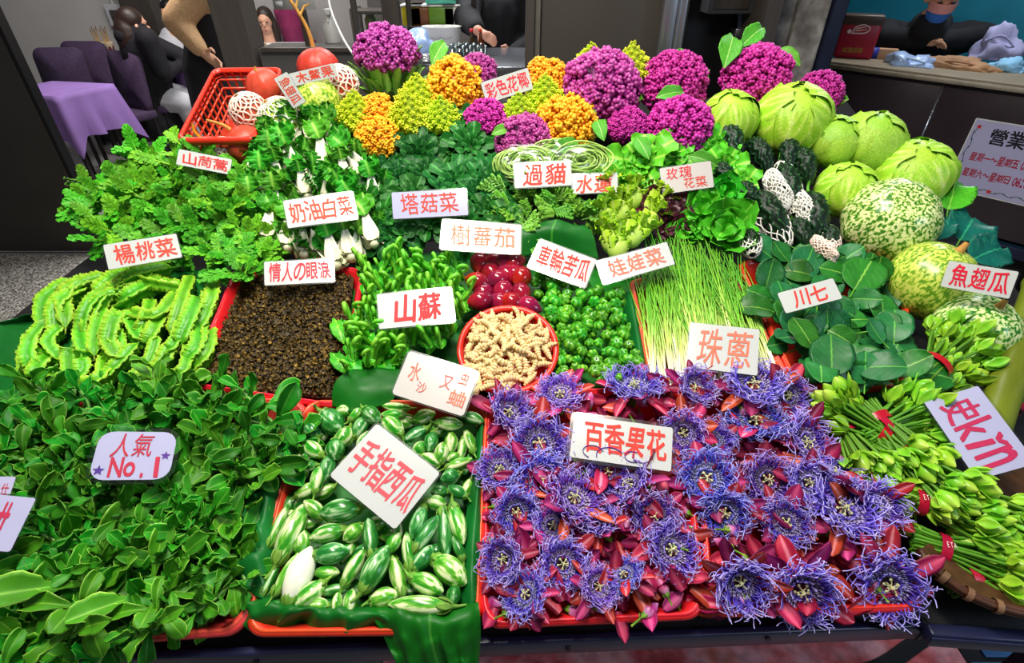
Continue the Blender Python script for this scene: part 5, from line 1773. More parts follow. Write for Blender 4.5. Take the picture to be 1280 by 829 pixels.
for x, y, a, s, w in ((1068, 362, 60, 1.15, 'big shiny round leaf standing up in the middle of the climbing spinach'), (1040, 470, 95, 1.0, 'shiny round leaf hanging over the front rim of the climbing spinach tray')):
    p, rot = along(x, y, a, .03, .6)
    inst(('spinach_leaf', sl[2], [('stalk', slst, [])]), TRS(p, rot, s), w, 'leaf', 'climbing spinach leaves')
# blue-green leaves behind the gourds
for i, (x, y, a, s, w) in enumerate(((1185, 262, 80, .9, 'green curled leaf beside the long smooth cabbage'), (1200, 300, 60, 1.0, 'blue-green leaf behind the gourds, upper'), (1215, 325, 20, .9, 'blue-green leaf drooping at the stand edge behind the sign 魚翅瓜'), (1170, 300, 100, .8, 'blue-green leaf directly behind the big striped gourd'))):
    p, rot = along(x, y, a, .03, .4)
    one('dark_leaf', leaf(.11, .1, RD, 14, 12, .9, .4, .2, .08, 2, .2, .001, i, veins=5), m_bluelf if i else m_letd, w, 'leaf', (('stalk', tube([(-.03, 0, 0), (0, 0, 0)], .002, 5), m_stem),), TRS(p, rot, s), 'blue-green leaves')

# ------------------------------------------------------------------ fleshy sprigs (left front tray)
ic = [sprig_ice(s) for s in range(7)]
IP = [(-60, 522), (60, 512), (170, 516), (255, 494), (330, 512), (366, 534), (356, 570), (318, 620), (298, 700), (285, 752), (200, 768), (60, 780), (-40, 800)]
for i, (x, y) in enumerate(fill(IP, 24)):
    a, b_ = ic[i % 7]
    inst(('leafy_sprig', a, [('stem', b_, [])]), spot(x, y, R.uniform(-.02, .012), None, .35, .35, R.uniform(.75, 1.05)), 'fleshy green sprig with spoon-shaped leaves in the heap around the sign No.1', 'leafy sprig', 'fleshy leaf sprigs')
for x, y, a, s, w in ((112, 722, -95, 1.25, 'large pale fleshy sprig drooping over the front rim of the coral tray'), (190, 735, -75, 1.0, 'single broad fleshy sprig hanging over the front rim, beside the large drooping one'), (20, 790, -100, 1.1, 'fleshy sprig hanging over the rim at the corner of the stand')):
    p, rot = along(x, y, a, .03, .5)
    k = ic[0]
    inst(('leafy_sprig', k[0], [('stem', k[1], [])]), TRS(p, rot, s), w, 'leafy sprig', 'fleshy leaf sprigs')

# ------------------------------------------------------------------ striped mini eggplants
EG = [(473, 497, 28, 18, 10), (495, 509, 36, 12, -5), (414, 527, 38, 32, -45), (430, 514, 20, 18, 0), (447, 516, 28, 14, 45), (464, 519, 28, 22, -40), (492, 518, 32, 12, 0), (390, 539, 26, 20, -50), (430, 547, 26, 22, 60), (450, 534, 28, 20, 60),
      (491, 534, 34, 24, -45), (530, 521, 28, 20, 20), (520, 543, 30, 18, 30), (561, 530, 36, 18, -5), (591, 523, 30, 16, -20), (539, 552, 24, 18, 75), (564, 554, 24, 18, 90), (587, 552, 30, 14, -70), (578, 560, 28, 12, 80), (391, 562, 32, 20, -35),
      (419, 562, 26, 24, 90), (380, 572, 22, 16, 70), (387, 583, 20, 16, 10), (409, 585, 34, 20, 70), (373, 595, 24, 20, 20), (396, 600, 30, 18, 80), (525, 561, 20, 18, 40), (538, 575, 24, 18, -30), (552, 567, 26, 20, 80), (567, 572, 16, 14, 30),
      (573, 580, 34, 14, 20), (563, 596, 24, 20, 20), (550, 615, 24, 16, 0), (572, 615, 26, 16, -30), (383, 613, 26, 18, 30), (348, 657, 48, 14, 65), (364, 667, 66, 30, 65), (393, 637, 34, 20, -40), (377, 679, 30, 24, 90), (426, 638, 52, 30, 10),
      (410, 667, 44, 24, 15), (442, 666, 26, 22, 40), (463, 672, 46, 20, -85), (414, 692, 44, 26, 10), (442, 710, 42, 20, 60), (409, 716, 32, 18, 0), (469, 711, 52, 30, 60), (480, 748, 36, 26, 15), (497, 720, 44, 20, -75), (510, 689, 40, 16, -85),
      (529, 698, 34, 22, 50), (492, 679, 24, 18, 60), (523, 652, 38, 22, 70), (533, 667, 46, 20, 55), (556, 665, 56, 20, -85), (572, 654, 46, 22, -75), (545, 629, 26, 20, -10), (573, 685, 30, 14, -70), (533, 730, 44, 26, -25), (562, 713, 48, 34, -40),
      (567, 744, 22, 18, 80), (525, 757, 80, 24, -2), (374, 720, 60, 34, 68), (388, 743, 38, 26, 40), (357, 718, 46, 14, 60), (340, 720, 44, 12, 65), (398, 758, 30, 20, 0), (419, 738, 32, 16, 10), (438, 753, 26, 20, 80), (421, 753, 20, 14, 80), (345, 757, 22, 14, 0), (497, 665, 26, 14, 90),
      (355, 690, 40, 16, 60), (385, 655, 30, 18, 10), (405, 740, 26, 18, -20), (455, 690, 26, 20, 10), (470, 655, 30, 20, 20), (450, 735, 30, 18, -30), (545, 690, 28, 20, 20), (515, 735, 30, 20, 0), (585, 610, 26, 16, 60), (405, 615, 26, 18, 30), (430, 580, 30, 20, 20), (395, 700, 26, 20, 80), (435, 690, 28, 18, 60), (350, 740, 28, 16, 30), (585, 580, 26, 14, 70),
      (480, 695, 26, 18, 0), (590, 640, 26, 14, 80), (508, 528, 24, 18, 10), (455, 552, 26, 18, 60), (546, 538, 24, 18, 10), (362, 630, 34, 18, 60), (402, 545, 24, 16, 40), (488, 670, 24, 16, 10), (365, 645, 24, 16, 0), (380, 625, 26, 18, 40)]
WX = {61: 'long striped mini eggplant lying crosswise at the front of the eggplant tray', 62: 'cream white mini eggplant, the only one without stripes', 2: 'plump round green mini eggplant at the back of the eggplant tray', 36: 'large fat striped mini eggplant next to the banana leaf fold, above the white one', 59: 'fat glossy green mini eggplant at the corner of the tray near the passion flowers'}
for i, (x, y, L, w, a) in enumerate(EG):
    big = i in WX or i < 72
    p, rot = along(x, y, a, (.004 if big else -.012) + R.uniform(-.004, .006) + .004 * (L > 40), .3)
    s = mpp(p)
    up = abs(math.sin(math.radians(a)))
    Lw = L * s * (1 + .22 * up)
    if R.random() < .5:
        rot = rot @ Matrix.Rotation(PI, 3, 'Z')
    g, cal = pod(Lw, w * s * .5, i)
    mt = m_podw if i == 62 else (m_podd if R.random() < .45 else m_pod)
    one('mini_eggplant', g, mt, WX.get(i, 'green striped mini eggplant in the leaf-lined tray around the sign 手指西瓜'), 'eggplant', [('calyx', cal, m_calyx)], TRS(p, rot @ Matrix.Rotation(R.uniform(0, 6), 3, 'X')), 'striped mini eggplants')

# ------------------------------------------------------------------ passion flowers
PF = []
for s in range(7):
    pe, se, co_, pi_, br_ = passion(40 + s)
    mc = m_corb if s in (1, 4) else m_cor
    PF.append((mesh('corona', co_, mc), mesh('petals', pe, m_petal), mesh('sepals', se, m_petal2), mesh('pistil', pi_, m_pist), mesh('bracts', br_, m_bract)))
FL = [(700, 497, 28), (792, 490, 34), (632, 520, 30), (673, 558, 36), (674, 600, 34), (625, 590, 28), (790, 610, 34), (714, 628, 36), (645, 640, 28), (632, 700, 30), (702, 705, 31), (782, 722, 24), (836, 690, 34), (817, 645, 28), (855, 540, 28), (882, 600, 34), (863, 487, 27),
      (940, 486, 34), (944, 534, 36), (956, 600, 32), (1000, 555, 36), (980, 495, 28), (906, 640, 30), (921, 722, 38), (998, 732, 41), (1107, 728, 41), (1050, 642, 42), (1092, 632, 32), (1040, 598, 30), (890, 555, 26), (750, 660, 28), (745, 735, 26), (660, 745, 28), (760, 590, 26), (690, 660, 26), (980, 655, 30), (1008, 605, 28)]
ordn = lambda n: ['first', 'second', 'third', 'fourth', 'fifth', 'sixth', 'seventh', 'eighth', 'ninth'][n]
rows = {}
for i, (x, y, r_) in enumerate(FL):
    tr_ = 'left' if x < 868 + max(0, y - 600) * .02 else 'right'
    rows.setdefault((tr_, min(4, int((765 - y) / 56))), []).append(i)
PL = {}
for (tr_, k), l in rows.items():
    for j, i in enumerate(sorted(l, key=lambda q: FL[q][0])):
        PL[i] = f'passion flower, {ordn(k)} row from the front, {ordn(j)} from the left in the {tr_} tray'
FACE = {23: (0, -.75, .45), 24: (-.1, -.8, .4), 25: (-.1, -.75, .5), 26: (.1, -.1, 1), 10: (.1, -.5, .8), 12: (.2, -.3, .9)}
for i, (x, y, r_) in enumerate(FL):
    p = P(x, y, .012 + R.uniform(-.004, .008))
    s = r_ * mpp(p) / .034
    n = nrm(p) * .6 + toCam(p) * .35 + Vector((R.uniform(-1, 1), R.uniform(-1, 1), R.uniform(-.4, .4))) * .6
    if i in FACE:
        n = Vector(FACE[i])
    n.normalize()
    xx = Vector((math.cos(i * 1.7), math.sin(i * 1.7), 0))
    xx = (xx - n * xx.dot(n)).normalized()
    co_, pe, se, pi_, br_ = PF[i % 7]
    inst(('passion_flower', co_, [('petals', pe, []), ('sepals', se, []), ('pistil', pi_, []), ('bracts', br_, [])]), TRS(p, basis(xx, n), s), 'purple ' + PL[i], 'passion flower', 'passion flowers')
# loose petals and buds between the flowers
bp = []
for s in range(3):
    t = np.linspace(0, 1, 12)
    g = lathe(np.stack([.0085 * np.sin(PI * np.clip(t, .02, .985)) ** .75 * (1.15 - .3 * t), t * .03 - .012], -1), 14, axis='x', mod=lambda a, tt: 1 + .06 * np.cos(a * 5))
    cl = join([leaf(.013, .008, OV, 4, 4, .8, .5, .3, 0, 1, 0, .0006).tf(rotx(k * 2.1) @ T(-.014, 0, .002)) for k in range(3)] + [tube([(-.03, 0, 0), (-.011, 0, 0)], .0016, 5)])
    bp.append((mesh('passion_bud', g, m_budpink), mesh('calyx', cl, m_bract)))
pts_l = mesh('fallen_petal', leaf(.036, .017, LN, 8, 6, .7, .2, .5, .05, 1, .3, .0012), m_petal)
pts_2 = mesh('fallen_petal', leaf(.034, .018, LN, 8, 6, -.8, .1, .6, .05, 1, -.3, .0012), m_petal2)
LA = fill([(612, 505), (850, 480), (870, 765), (612, 770)], 19)
LB = fill([(875, 490), (1010, 485), (1130, 745), (895, 755)], 20)
for i, (x, y) in enumerate(LA + LB):
    where = 'left' if i < len(LA) else 'right'
    if i % 3 == 0:
        b_ = bp[i % 3]
        p, rot = along(x, y, R.uniform(0, 360), R.uniform(-.012, .01), .4)
        inst(('passion_bud', b_[0], [('calyx', b_[1], [])]), TRS(p, rot @ Matrix.Rotation(R.uniform(-.6, .6), 3, 'Y'), R.uniform(.8, 1.15)), f'pink-purple closed passion flower bud lying between the open flowers in the {where} tray', 'flower bud', f'passion flower buds in the {where} tray')
    else:
        inst(('fallen_petal', pts_l if i % 2 else pts_2), spot(x, y, R.uniform(-.012, .012), None, .4, .6, R.uniform(1.0, 1.5)), f'loose crimson passion flower petal between the flowers in the {where} tray', 'petal', f'loose petals in the {where} tray')

# ------------------------------------------------------------------ bunches of green buds
gb = [mesh('flower_bud', greens_bud(s), m_bud) for s in range(5)]
BN = [  # centre of the heads, picture angle of the bunch (stems run the other way), buds, spread px, words
    (1195, 438, 35, 16, 40, 'farthest bunch of green buds, in front of the lowest gourd', .03), (1180, 470, 40, 12, 30, 'bunch of green buds directly above the big sign 史kǐn', .01), (1062, 515, 150, 12, 26, 'small bunch of green buds nearest to the climbing spinach tray', .02),
    (1140, 520, 20, 16, 36, 'bunch of green buds with long stems, just before the big sign 史kǐn', .02), (1078, 575, -60, 20, 36, 'bunch of dark green closed buds beside the passion flowers', .0), (1130, 560, -50, 16, 36, 'bunch of fat bright buds in the middle of the bud heap', .02),
    (1175, 605, -40, 18, 42, 'bunch of pale green buds below the lower corner of the sign 史kǐn', .025), (1205, 640, -15, 16, 40, 'bunch of buds with red tape ending above the brown basket rim', .015), (1258, 650, -30, 18, 42, 'bunch of pale buds at the end of the stand, beyond the sign', .02), (1238, 705, -20, 16, 40, 'lowest bunch of buds, just above the brown basket rim', .0),
    (1275, 480, 60, 12, 34, 'bunch of buds behind the olive bamboo pole', .0), (1265, 715, 5, 14, 40, 'bunch of buds lying at the very end of the basket rim', -.01), (1110, 612, -30, 14, 34, 'bunch of buds tucked low between the passion flowers and the pale bunch', -.01)]
for q, (x, y, a, n, spx, w, h) in enumerate(BN):
    p, rot = along(x, y, a, h, .3)
    s = mpp(p)
    o = link('bud_bunch', None, None, TRS(p, rot))
    tag(o, w, 'bud bunch', 'bunches of green flower buds')
    st = []
    r = random.Random(q)
    n = int(n * 1.4)
    for i in range(n):
        f = math.sqrt((i + .5) / n)
        b_ = i * 2.4
        yy = spx * s * .88 * f * math.cos(b_)
        zz = spx * s * .5 * f * math.sin(b_)
        xx = spx * s * (.25 * (1 - f * f) + r.uniform(-.32, .28)) + (.012 if zz > 0 else -.006)
        sc = r.uniform(.85, 1.2)
        m = T(xx, yy, zz) @ rotz(.45 * f * math.cos(b_) + r.uniform(-.25, .25)) @ roty(-.45 * f * math.sin(b_) - .25 + r.uniform(-.3, .2)) @ rotx(r.uniform(0, 6)) @ Matrix.Scale(sc * 1.15, 4)
        k = link('flower_bud', gb[i % 5], o)
        k.matrix_local = m
        e = m.translation
        st.append(tube(spline([(e.x + .004, e.y, e.z), (e.x - .02, e.y * .8, e.z * .75), (-.055, e.y * .45, e.z * .4 - .004), (-.095, e.y * .6, e.z * .3 - .012)], 4), .0026, 6))
    part(o, 'stems', join(st), m_budst)
    tp = tube([(-.066, 0, -.004), (-.052, 0, -.004)], [spx * s * .46, spx * s * .46], 16, cap=False, flat=.7)
    k = part(o, 'tape', tp, m_tape, 'red tape')
    if q in (7, 9):
        g = text_G('ETA', -.005, -.004, .009, .004, bold=.0).tf(T(-.059, 0, spx * s * .33) @ rotz(.2))
        part(o, 'tape_lettering', g, m_tapew, smooth=False)
# olive bamboo pole and brown basket rim
pa, pb = P(1236, 545, .0), P(1302, 350, .06)
d = pb - pa
pr = []
for i in range(25):
    t = i / 24
    pr.append((.027 + (.003 if i % 8 == 7 else 0) - .002 * t, t * d.length))
one('bamboo_pole', lathe(pr, 24), m_bamboo, 'thick olive green bamboo pole leaning behind the sign 史kǐn', 'pole', [('cut_end', lathe([(.001, 0.0), (.024, 0.0), (.027, .002)], 24), m_wicker)], TRS(pa, basis(d.cross(Vector((0, 1, 0))), d)))
arc = [P(x, y, h) for x, y, h in ((1148, 690, .01), (1168, 712, .012), (1200, 737, .012), (1240, 756, .01), (1290, 768, .008), (1350, 772, .0), (1400, 765, .0))]
ap = spline([tuple(v) for v in arc], 8)
g = []
for k in range(5):
    off = np.array([0, .004 * math.cos(k * 1.25), .004 * math.sin(k * 1.25)])
    g.append(tube(ap + off, .0042, 6))
o = one('winnowing_basket', join(g), m_wicker, 'dark brown bamboo basket rim curving under the green bud bunches', 'basket')
bnd = []
for i in range(4, len(ap) - 3, 7):
    dd = ap[i + 1] - ap[i]
    dd = dd / np.linalg.norm(dd)
    part(o, 'binding', tube([ap[i] - dd * .004, ap[i] + dd * .004], .0098, 10, cap=False), mat('rim_binding', '#7a5a3e', rough=.6, na=.2) if i == 4 else bpy.data.materials['rim_binding'])
tray_pts = []
for i in range(0, len(ap), 2):
    row = []
    for f in (0, .25, .5, .75, 1):
        q = ap[i] * (1 - f) + np.array(P(1330 - 8 * (i == 0), 520, -.03)) * f
        row.append((q[0], q[1], q[2] - .03 * math.sin(min(1, f * 3) * PI / 2)))
    tray_pts.append(row)
part(o, 'woven_bottom', grid(np.array(tray_pts)), m_wicker)

# ------------------------------------------------------------------ background furniture and people
m_cloth = mat('purple_tablecloth', '#8a6cae', rough=.75, ns=5, na=.1, rv=.05, bump=.15, bs=18)
m_seat = mat('dark_purple_upholstery', '#3a2a44', rough=.85, ns=40, na=.2, rv=.06)
m_leg = mat('dark_chair_leg', '#1b1716', rough=.4, na=.1)
m_skin = mat('skin', '#d8a184', rough=.5, ns=12, na=.06, rv=.03)
m_hair = mat('dark_brown_hair', '#2a1a12', rough=.45, ns=30, na=.35, stretch=(14, 14, 1), rv=.1)
m_hairb = mat('black_hair', '#0f0c0c', rough=.4, ns=30, na=.3, stretch=(14, 14, 1), rv=.1)
m_blackcl = mat('black_cloth', '#131217', rough=.85, ns=20, na=.3, rv=.05)
m_beige = mat('beige_knit', '#c09a70', rough=.9, ns=60, na=.12, rv=.03, bump=.2)
m_grey = mat('grey_white_cloth', '#b9b9bd', rough=.85, ns=14, na=.12, rv=.05)
m_mag = mat('magenta_coat', '#8c1f4e', rough=.8, ns=14, na=.15, rv=.05)
m_redcl = mat('dark_red_cloth', '#7a1f22', rough=.8, ns=14, na=.15, rv=.05)
m_white = mat('white_plastic', '#e8e6e2', rough=.35, na=.04, rv=.04)
m_shoe = mat('black_shoe', '#0c0c0e', rough=.4, na=.1)


def flesh(name, bones, mt, vox=.012, parent=None, extra=(), it=5):
    """one continuous skin over tapered limbs"""
    gs = []
    for p0, r0, p1, r1 in bones:
        p0, p1 = np.array(p0, float), np.array(p1, float)
        t = np.linspace(0, 1, 7)[:, None]
        gs.append(tube(p0 * (1 - t) + p1 * t, np.linspace(r0, r1, 7), 12))
        gs.append(ico(2, r0 * 1.0, p0))
        gs.append(ico(2, r1 * 1.0, p1))
    gs += list(extra)
    me = mesh(name, join(gs), mt)
    o = bpy.data.objects.new(name, me)
    COL.objects.link(o)
    a = o.modifiers.new('r', 'REMESH')
    a.mode = 'VOXEL'
    a.voxel_size = vox
    a.use_smooth_shade = True
    b_ = o.modifiers.new('s', 'SMOOTH')
    b_.iterations = it
    b_.factor = .5
    dg = bpy.context.evaluated_depsgraph_get()
    ev = bpy.data.meshes.new_from_object(o.evaluated_get(dg))
    ev.name = name
    bpy.data.objects.remove(o)
    if not ev.materials:
        ev.materials.append(mt)
    return link(name, ev, parent)


def head_at(c, fwd, up=(0, 0, 1), s=1.0):
    """head geometry round centre c facing fwd: returns (skull pieces, hair cap pieces, face pieces)"""
    f = Vector(fwd).normalized()
    x = f.cross(Vector(up)).normalized()
    u = x.cross(f)
    M = Matrix((x, f, u)).transposed().to_4x4()
    M.translation = Vector(c)
    e = lambda rx, ry, rz, p: ell(rx * s, ry * s, rz * s, 16, 10).tf(M @ T(*(q * s for q in p)))
    skin = [e(.074, .09, .098, (0, -.005, .02)), e(.052, .06, .06, (0, .03, -.06)), e(.011, .018, .02, (0, .096, -.015)), e(.024, .012, .008, (0, .078, -.06)), e(.012, .02, .03, (.076, -.005, -.01)), e(.012, .02, .03, (-.076, -.005, -.01)), e(.05, .05, .02, (0, .045, .03))]
    hair = [e(.085, .098, .1, (0, -.022, .038)), e(.08, .06, .09, (0, -.05, -.03))]
    eyes = join([e(.013, .006, .006, (.032, .088, .008)), e(.013, .006, .006, (-.032, .088, .008))])
    lips = e(.022, .006, .007, (0, .089, -.06))
    return skin, hair, eyes, lips, M


def hand_bones(w, d, side, s=1.0):
    """palm and five curled fingers from wrist w pointing along d, thumb towards side"""
    d, side = Vector(d).normalized(), Vector(side).normalized()
    n = d.cross(side)
    w = Vector(w)
    out = [(w, .026 * s, w + d * .07 * s, .03 * s)]
    for i, (o_, L) in enumerate(((-.028, .058), (-.010, .075), (.009, .08), (.027, .07))):
        b = w + d * .085 * s + side * o_ * s
        k = b + d * L * .55 * s + n * .006 * s
        out += [(b, .0095 * s, k, .0085 * s), (k, .0085 * s, k + (d * .6 + n * .75).normalized() * L * .5 * s, .0075 * s)]
    t0 = w + d * .03 * s + side * .03 * s
    t1 = t0 + (d * .5 + side * .8).normalized() * .04 * s
    out += [(t0, .012 * s, t1, .01 * s), (t1, .01 * s, t1 + (d * .9 + n * .3).normalized() * .03 * s, .008 * s)]
    return out


def table(C, Bc, D, label, drop=.26):
    z = C.z
    A = Bc + D - C
    ring = [C, Bc, A, D]
    pts, cor = [], []
    for i in range(4):
        a, b_ = ring[i], ring[(i + 1) % 4]
        for k in range(14):
            t = k / 14
            pts.append(a.lerp(b_, t))
            cor.append(math.exp(-(min(t, 1 - t) / .09) ** 2))
    ctr = (C + A) / 2
    o = link('tablecloth', None)
    bpy.data.objects.remove(o)
    rowsz = []
    for f in (0, .12, .4, .7, 1):
        row = []
        for i, (p, c_) in enumerate(zip(pts, cor)):
            d = (p - ctr)
            d.z = 0
            d.normalize()
            w_ = .05 * math.sin(i * 1.35) * f * (1 - c_)
            q = p + d * (.012 + (.03 + .07 * c_ + w_) * f)
            row.append((q.x, q.y, z + .004 - f * (drop + .12 * c_)))
        rowsz.append(row)
    rowsz.insert(0, [(p.x, p.y, z + .006) for p in pts])
    rowsz.insert(0, [tuple(ctr.lerp(p, .5) + Vector((0, 0, .006))) for p in pts])
    rowsz.insert(0, [tuple(ctr.lerp(p, .01) + Vector((0, 0, .006))) for p in pts])
    g = grid(np.array(rowsz), False, True)
    cl = one('tablecloth', g, m_cloth, 'purple tablecloth hanging in folds over ' + label, 'tablecloth', group='purple tablecloths')
    tb = link('dining_table', None, None, T(ctr.x, ctr.y, 0))
    tag(tb, 'small dining table under the purple cloth, ' + label, 'table', 'dining tables')
    top_ = [C, Bc, A, D]
    v = [(p.x - ctr.x, p.y - ctr.y, z - .025) for p in top_] + [(p.x - ctr.x, p.y - ctr.y, z - .0) for p in top_]
    part(tb, 'table_top', G(v, [(3, 2, 1, 0), (4, 5, 6, 7), (0, 1, 5, 4), (1, 2, 6, 5), (2, 3, 7, 6), (3, 0, 4, 7)]), m_dark, smooth=False)
    for p in top_:
        q = p.lerp(ctr, .15)
        part(tb, 'leg', tube([(q.x - ctr.x, q.y - ctr.y, 0.0), (q.x - ctr.x, q.y - ctr.y, z - .025)], .018, 8), m_leg)
    return ctr


c1 = table(Zat(70, 121, .75), Zat(140, 105.5, .75), Zat(-10, 117, .75), 'the nearer table by the glass door', .30)
c2 = table(Zat(236, 86, .75), Zat(268, 80, .75), Zat(200, 78, .75), 'the farther table where the diners sit', .30)


def chair(x, y, rz, label):
    o = link('dining_chair', None, None, T(x, y, 0) @ rotz(rz))
    tag(o, label, 'chair', 'purple upholstered chairs')
    part(o, 'seat', box(-.2, -.2, .42, .2, .2, .49, .02), m_seat)
    bk_ = plate(.2, .23, .08, .05)
    part(o, 'backrest', bk_.tf(T(0, .2, .69) @ rotx(PI / 2 - .12)), m_seat)
    for sx in (-.17, .17):
        for sy in (-.17, .17):
            part(o, 'leg', tube([(sx, sy, .0), (sx, sy, .42)], .016, 8), m_leg)
    return o


for px, py, yy, rz, lab in ((63, 88, 4.95, .1, 'dark purple chair behind the nearer table, outermost by the glass door'), (95, 84, 5.35, .0, 'dark purple chair behind the other chairs, by the grey wall'), (130, 92, 4.75, -.5, 'dark purple chair at the corner of the nearer table, closest to the person in black'), (190, 128, 5.15, -1.5, 'dark chair that the person in the black coat sits on')):
    chair(B(px, py, yy).x, yy, rz, lab)
# cupboard with utensil cups
q = B(130, 70, 5.75)
one('side_cupboard', box(q.x - .3, 5.6, 0, q.x + .35, 5.95, q.z - .012, .005), m_dark, 'dark cupboard by the grey wall carrying the utensil cups', 'cupboard', [('top', box(q.x - .32, 5.58, q.z - .012, q.x + .37, 5.97, q.z, .003), m_dark)])
for i, (px, lab) in enumerate(((126, 'cream paper cup of chopsticks, outer one on the cupboard'), (139, 'cream paper cup with a dark print, inner one beside the person in black'))):
    b_ = B(px, 70, 5.72 + .02 * i)
    cup = lathe([(.001, 0), (.034, 0), (.05, .115), (.052, .118), (.047, .116), (.032, .005), (.001, .004)], 20)
    o = one('utensil_cup', cup, mat('cream_cup', '#d9c9a8', rough=.6, na=.05), lab, 'cup', group='utensil cups', m=T(b_.x, 5.75, q.z))
    part(o, 'dark_print', lathe([(.0425, .04), (.048, .085)], 8).tf(Matrix.Diagonal((1.01, 1.01, 1, 1))), mat('maroon_print', '#5a1f2e', rough=.6, na=.1)) if i else None
    for k in range(4):
        cs = tube([(-.01 + .008 * k, 0, .01), (-.03 + .02 * k, .01, .23 + .02 * (k % 2))], .004, 5)
        tag(link('chopstick', mesh('chopstick', cs, m_kurist), None, T(b_.x, 5.75, q.z)), 'wooden chopstick standing in a cream cup on the cupboard', 'chopstick', 'chopsticks in the cups')
# wall switch
b_ = B(147, 19, 6.48)
o = one('switch_box', box(b_.x - .09, 6.44, b_.z - .1, b_.x + .09, 6.5, b_.z + .1, .008), m_grey, 'grey switch box on the grey restaurant wall', 'switch box', [('switch', box(b_.x - .04, 6.425, b_.z - .05, b_.x + .04, 6.445, b_.z + .05, .004), m_panel)])
part(o, 'conduit', tube([(b_.x, 6.47, b_.z + .1), (b_.x - .02, 6.47, 3.0)], .015, 8), m_grey)


def person(label):
    o = link('person', None)
    tag(o, label, 'person')
    return o


def v3(px, py, y):
    return B(px, py, y)


# seated diner in the black coat, seen from behind
o = person('long-haired person in a black coat seated with back turned at the far table')
hd = v3(168, 32, 5.0)
sk, hr, ey, lp, _ = head_at(hd, (.7, .7, -.1))
hip, chest = Vector((v3(190, 118, 5.1).x, 5.1, .53)), v3(178, 62, 5.0)
body = [(hip, .15, chest, .13), (chest, .1, hd - Vector((0, 0, .1)), .055)]
sh1, sh2 = chest + Vector((.14, -.12, .1)), chest + Vector((-.12, .12, .1))
el, wr = v3(205, 92, 4.92), v3(224, 82, 5.15)
kn, ft = Vector((v3(228, 110, 5.1).x, 5.05, .5)), Vector((v3(238, 150, 5.1).x, 5.15, .08))
body += [(sh1, .06, el, .045), (el, .042, wr, .03)] + hand_bones(wr, (.8, .5, -.1), (0, .5, .6))
body += [(sh2, .06, sh2 + Vector((.3, .15, -.2)), .045), (sh2 + Vector((.3, .15, -.2)), .04, wr + Vector((0, .2, 0)), .03)] + hand_bones(wr + Vector((0, .2, 0)), (.8, .1, -.1), (0, -.5, .6))
body += [(hip, .12, kn, .07), (kn, .065, ft, .04), (ft, .04, ft + Vector((.12, .02, -.03)), .03), (hip + Vector((0, .15, 0)), .11, kn + Vector((0, .18, 0)), .07), (kn + Vector((0, .18, 0)), .06, ft + Vector((.02, .2, 0)), .04)]
flesh('body', body, m_skin, .008, o, sk, 4)
coat = [(hip - Vector((0, 0, .02)), .175, chest, .165), (chest, .15, chest + Vector((0, 0, .14)), .1), (sh1, .085, el, .068), (el, .065, wr, .045), (sh2, .085, sh2 + Vector((.3, .15, -.2)), .068), (sh2 + Vector((.3, .15, -.2)), .065, wr + Vector((-.04, .2, 0)), .045), (hip, .17, hip + Vector((-.02, 0, -.2)), .19)]
flesh('black_coat', coat, m_blackcl, .014, o)
flesh('hood', [(chest + Vector((-.06, -.09, .11)), .07, chest + Vector((-.08, .06, .11)), .07)], m_blackcl, .012, o)
flesh('trousers', [(hip, .13, kn, .09), (kn, .085, ft + Vector((0, 0, .06)), .055), (hip + Vector((0, .15, 0)), .12, kn + Vector((0, .18, 0)), .085), (kn + Vector((0, .18, 0)), .08, ft + Vector((.02, .2, .06)), .055)], m_grey, .012, o)
flesh('shoes', [(ft + Vector((-.02, 0, -.03)), .045, ft + Vector((.14, .02, -.045)), .035), (ft + Vector((0, .2, -.03)), .045, ft + Vector((.16, .22, -.045)), .035)], m_shoe, .01, o)
flesh('hair', [], m_hair, .01, o, hr + [ell(.095, .1, .17, 16, 10).tf(T(*(hd + Vector((-.05, -.05, -.09)))))])
# diner facing, partly behind the beige sleeve
o = person('person with short black hair and a pale grey sweater, seated facing at the far table')
hd = v3(214, 18, 6.05)
sk, hr, ey, lp, _ = head_at(hd, (-.25, -1, -.25))
ch = v3(218, 62, 6.05)
hp = Vector((ch.x, 6.1, .52))
arms = [(ch + Vector((s * .18, 0, .06)), .055, ch + Vector((s * .24, -.12, -.18)), .042) for s in (-1, 1)] + [(ch + Vector((s * .24, -.12, -.18)), .04, ch + Vector((s * .1, -.36, -.16)), .03) for s in (-1, 1)]
hb = sum([hand_bones(ch + Vector((s * .1, -.36, -.16)), (-s * .5, -.7, -.1), (0, 0, 1)) for s in (-1, 1)], [])
flesh('body', [(hp, .15, ch, .14), (ch, .09, hd - Vector((0, 0, .1)), .055)] + arms + hb + [(hp + Vector((s * .09, 0, 0)), .09, hp + Vector((s * .1, -.42, .0)), .065) for s in (-1, 1)] + [(hp + Vector((s * .1, -.42, .0)), .06, hp + Vector((s * .1, -.4, -.46)), .04) for s in (-1, 1)], m_skin, .012, o, sk)
flesh('grey_sweater', [(hp, .17, ch, .165), (ch, .13, ch + Vector((0, 0, .12)), .085)] + [(a, r + .02, b_, q_ + .018) for a, r, b_, q_ in arms], m_grey, .014, o)
flesh('trousers', [(hp + Vector((s * .09, 0, 0)), .11, hp + Vector((s * .1, -.42, .0)), .085) for s in (-1, 1)] + [(hp + Vector((s * .1, -.42, .0)), .08, hp + Vector((s * .1, -.4, -.44)), .06) for s in (-1, 1)], m_blackcl, .014, o)
flesh('hair', [], m_hairb, .01, o, [g_ for g_ in hr[:1]])
part(o, 'eyes', ey, m_hairb)
part(o, 'lips', lp, mat('lips', '#a85a50', rough=.5, na=0))
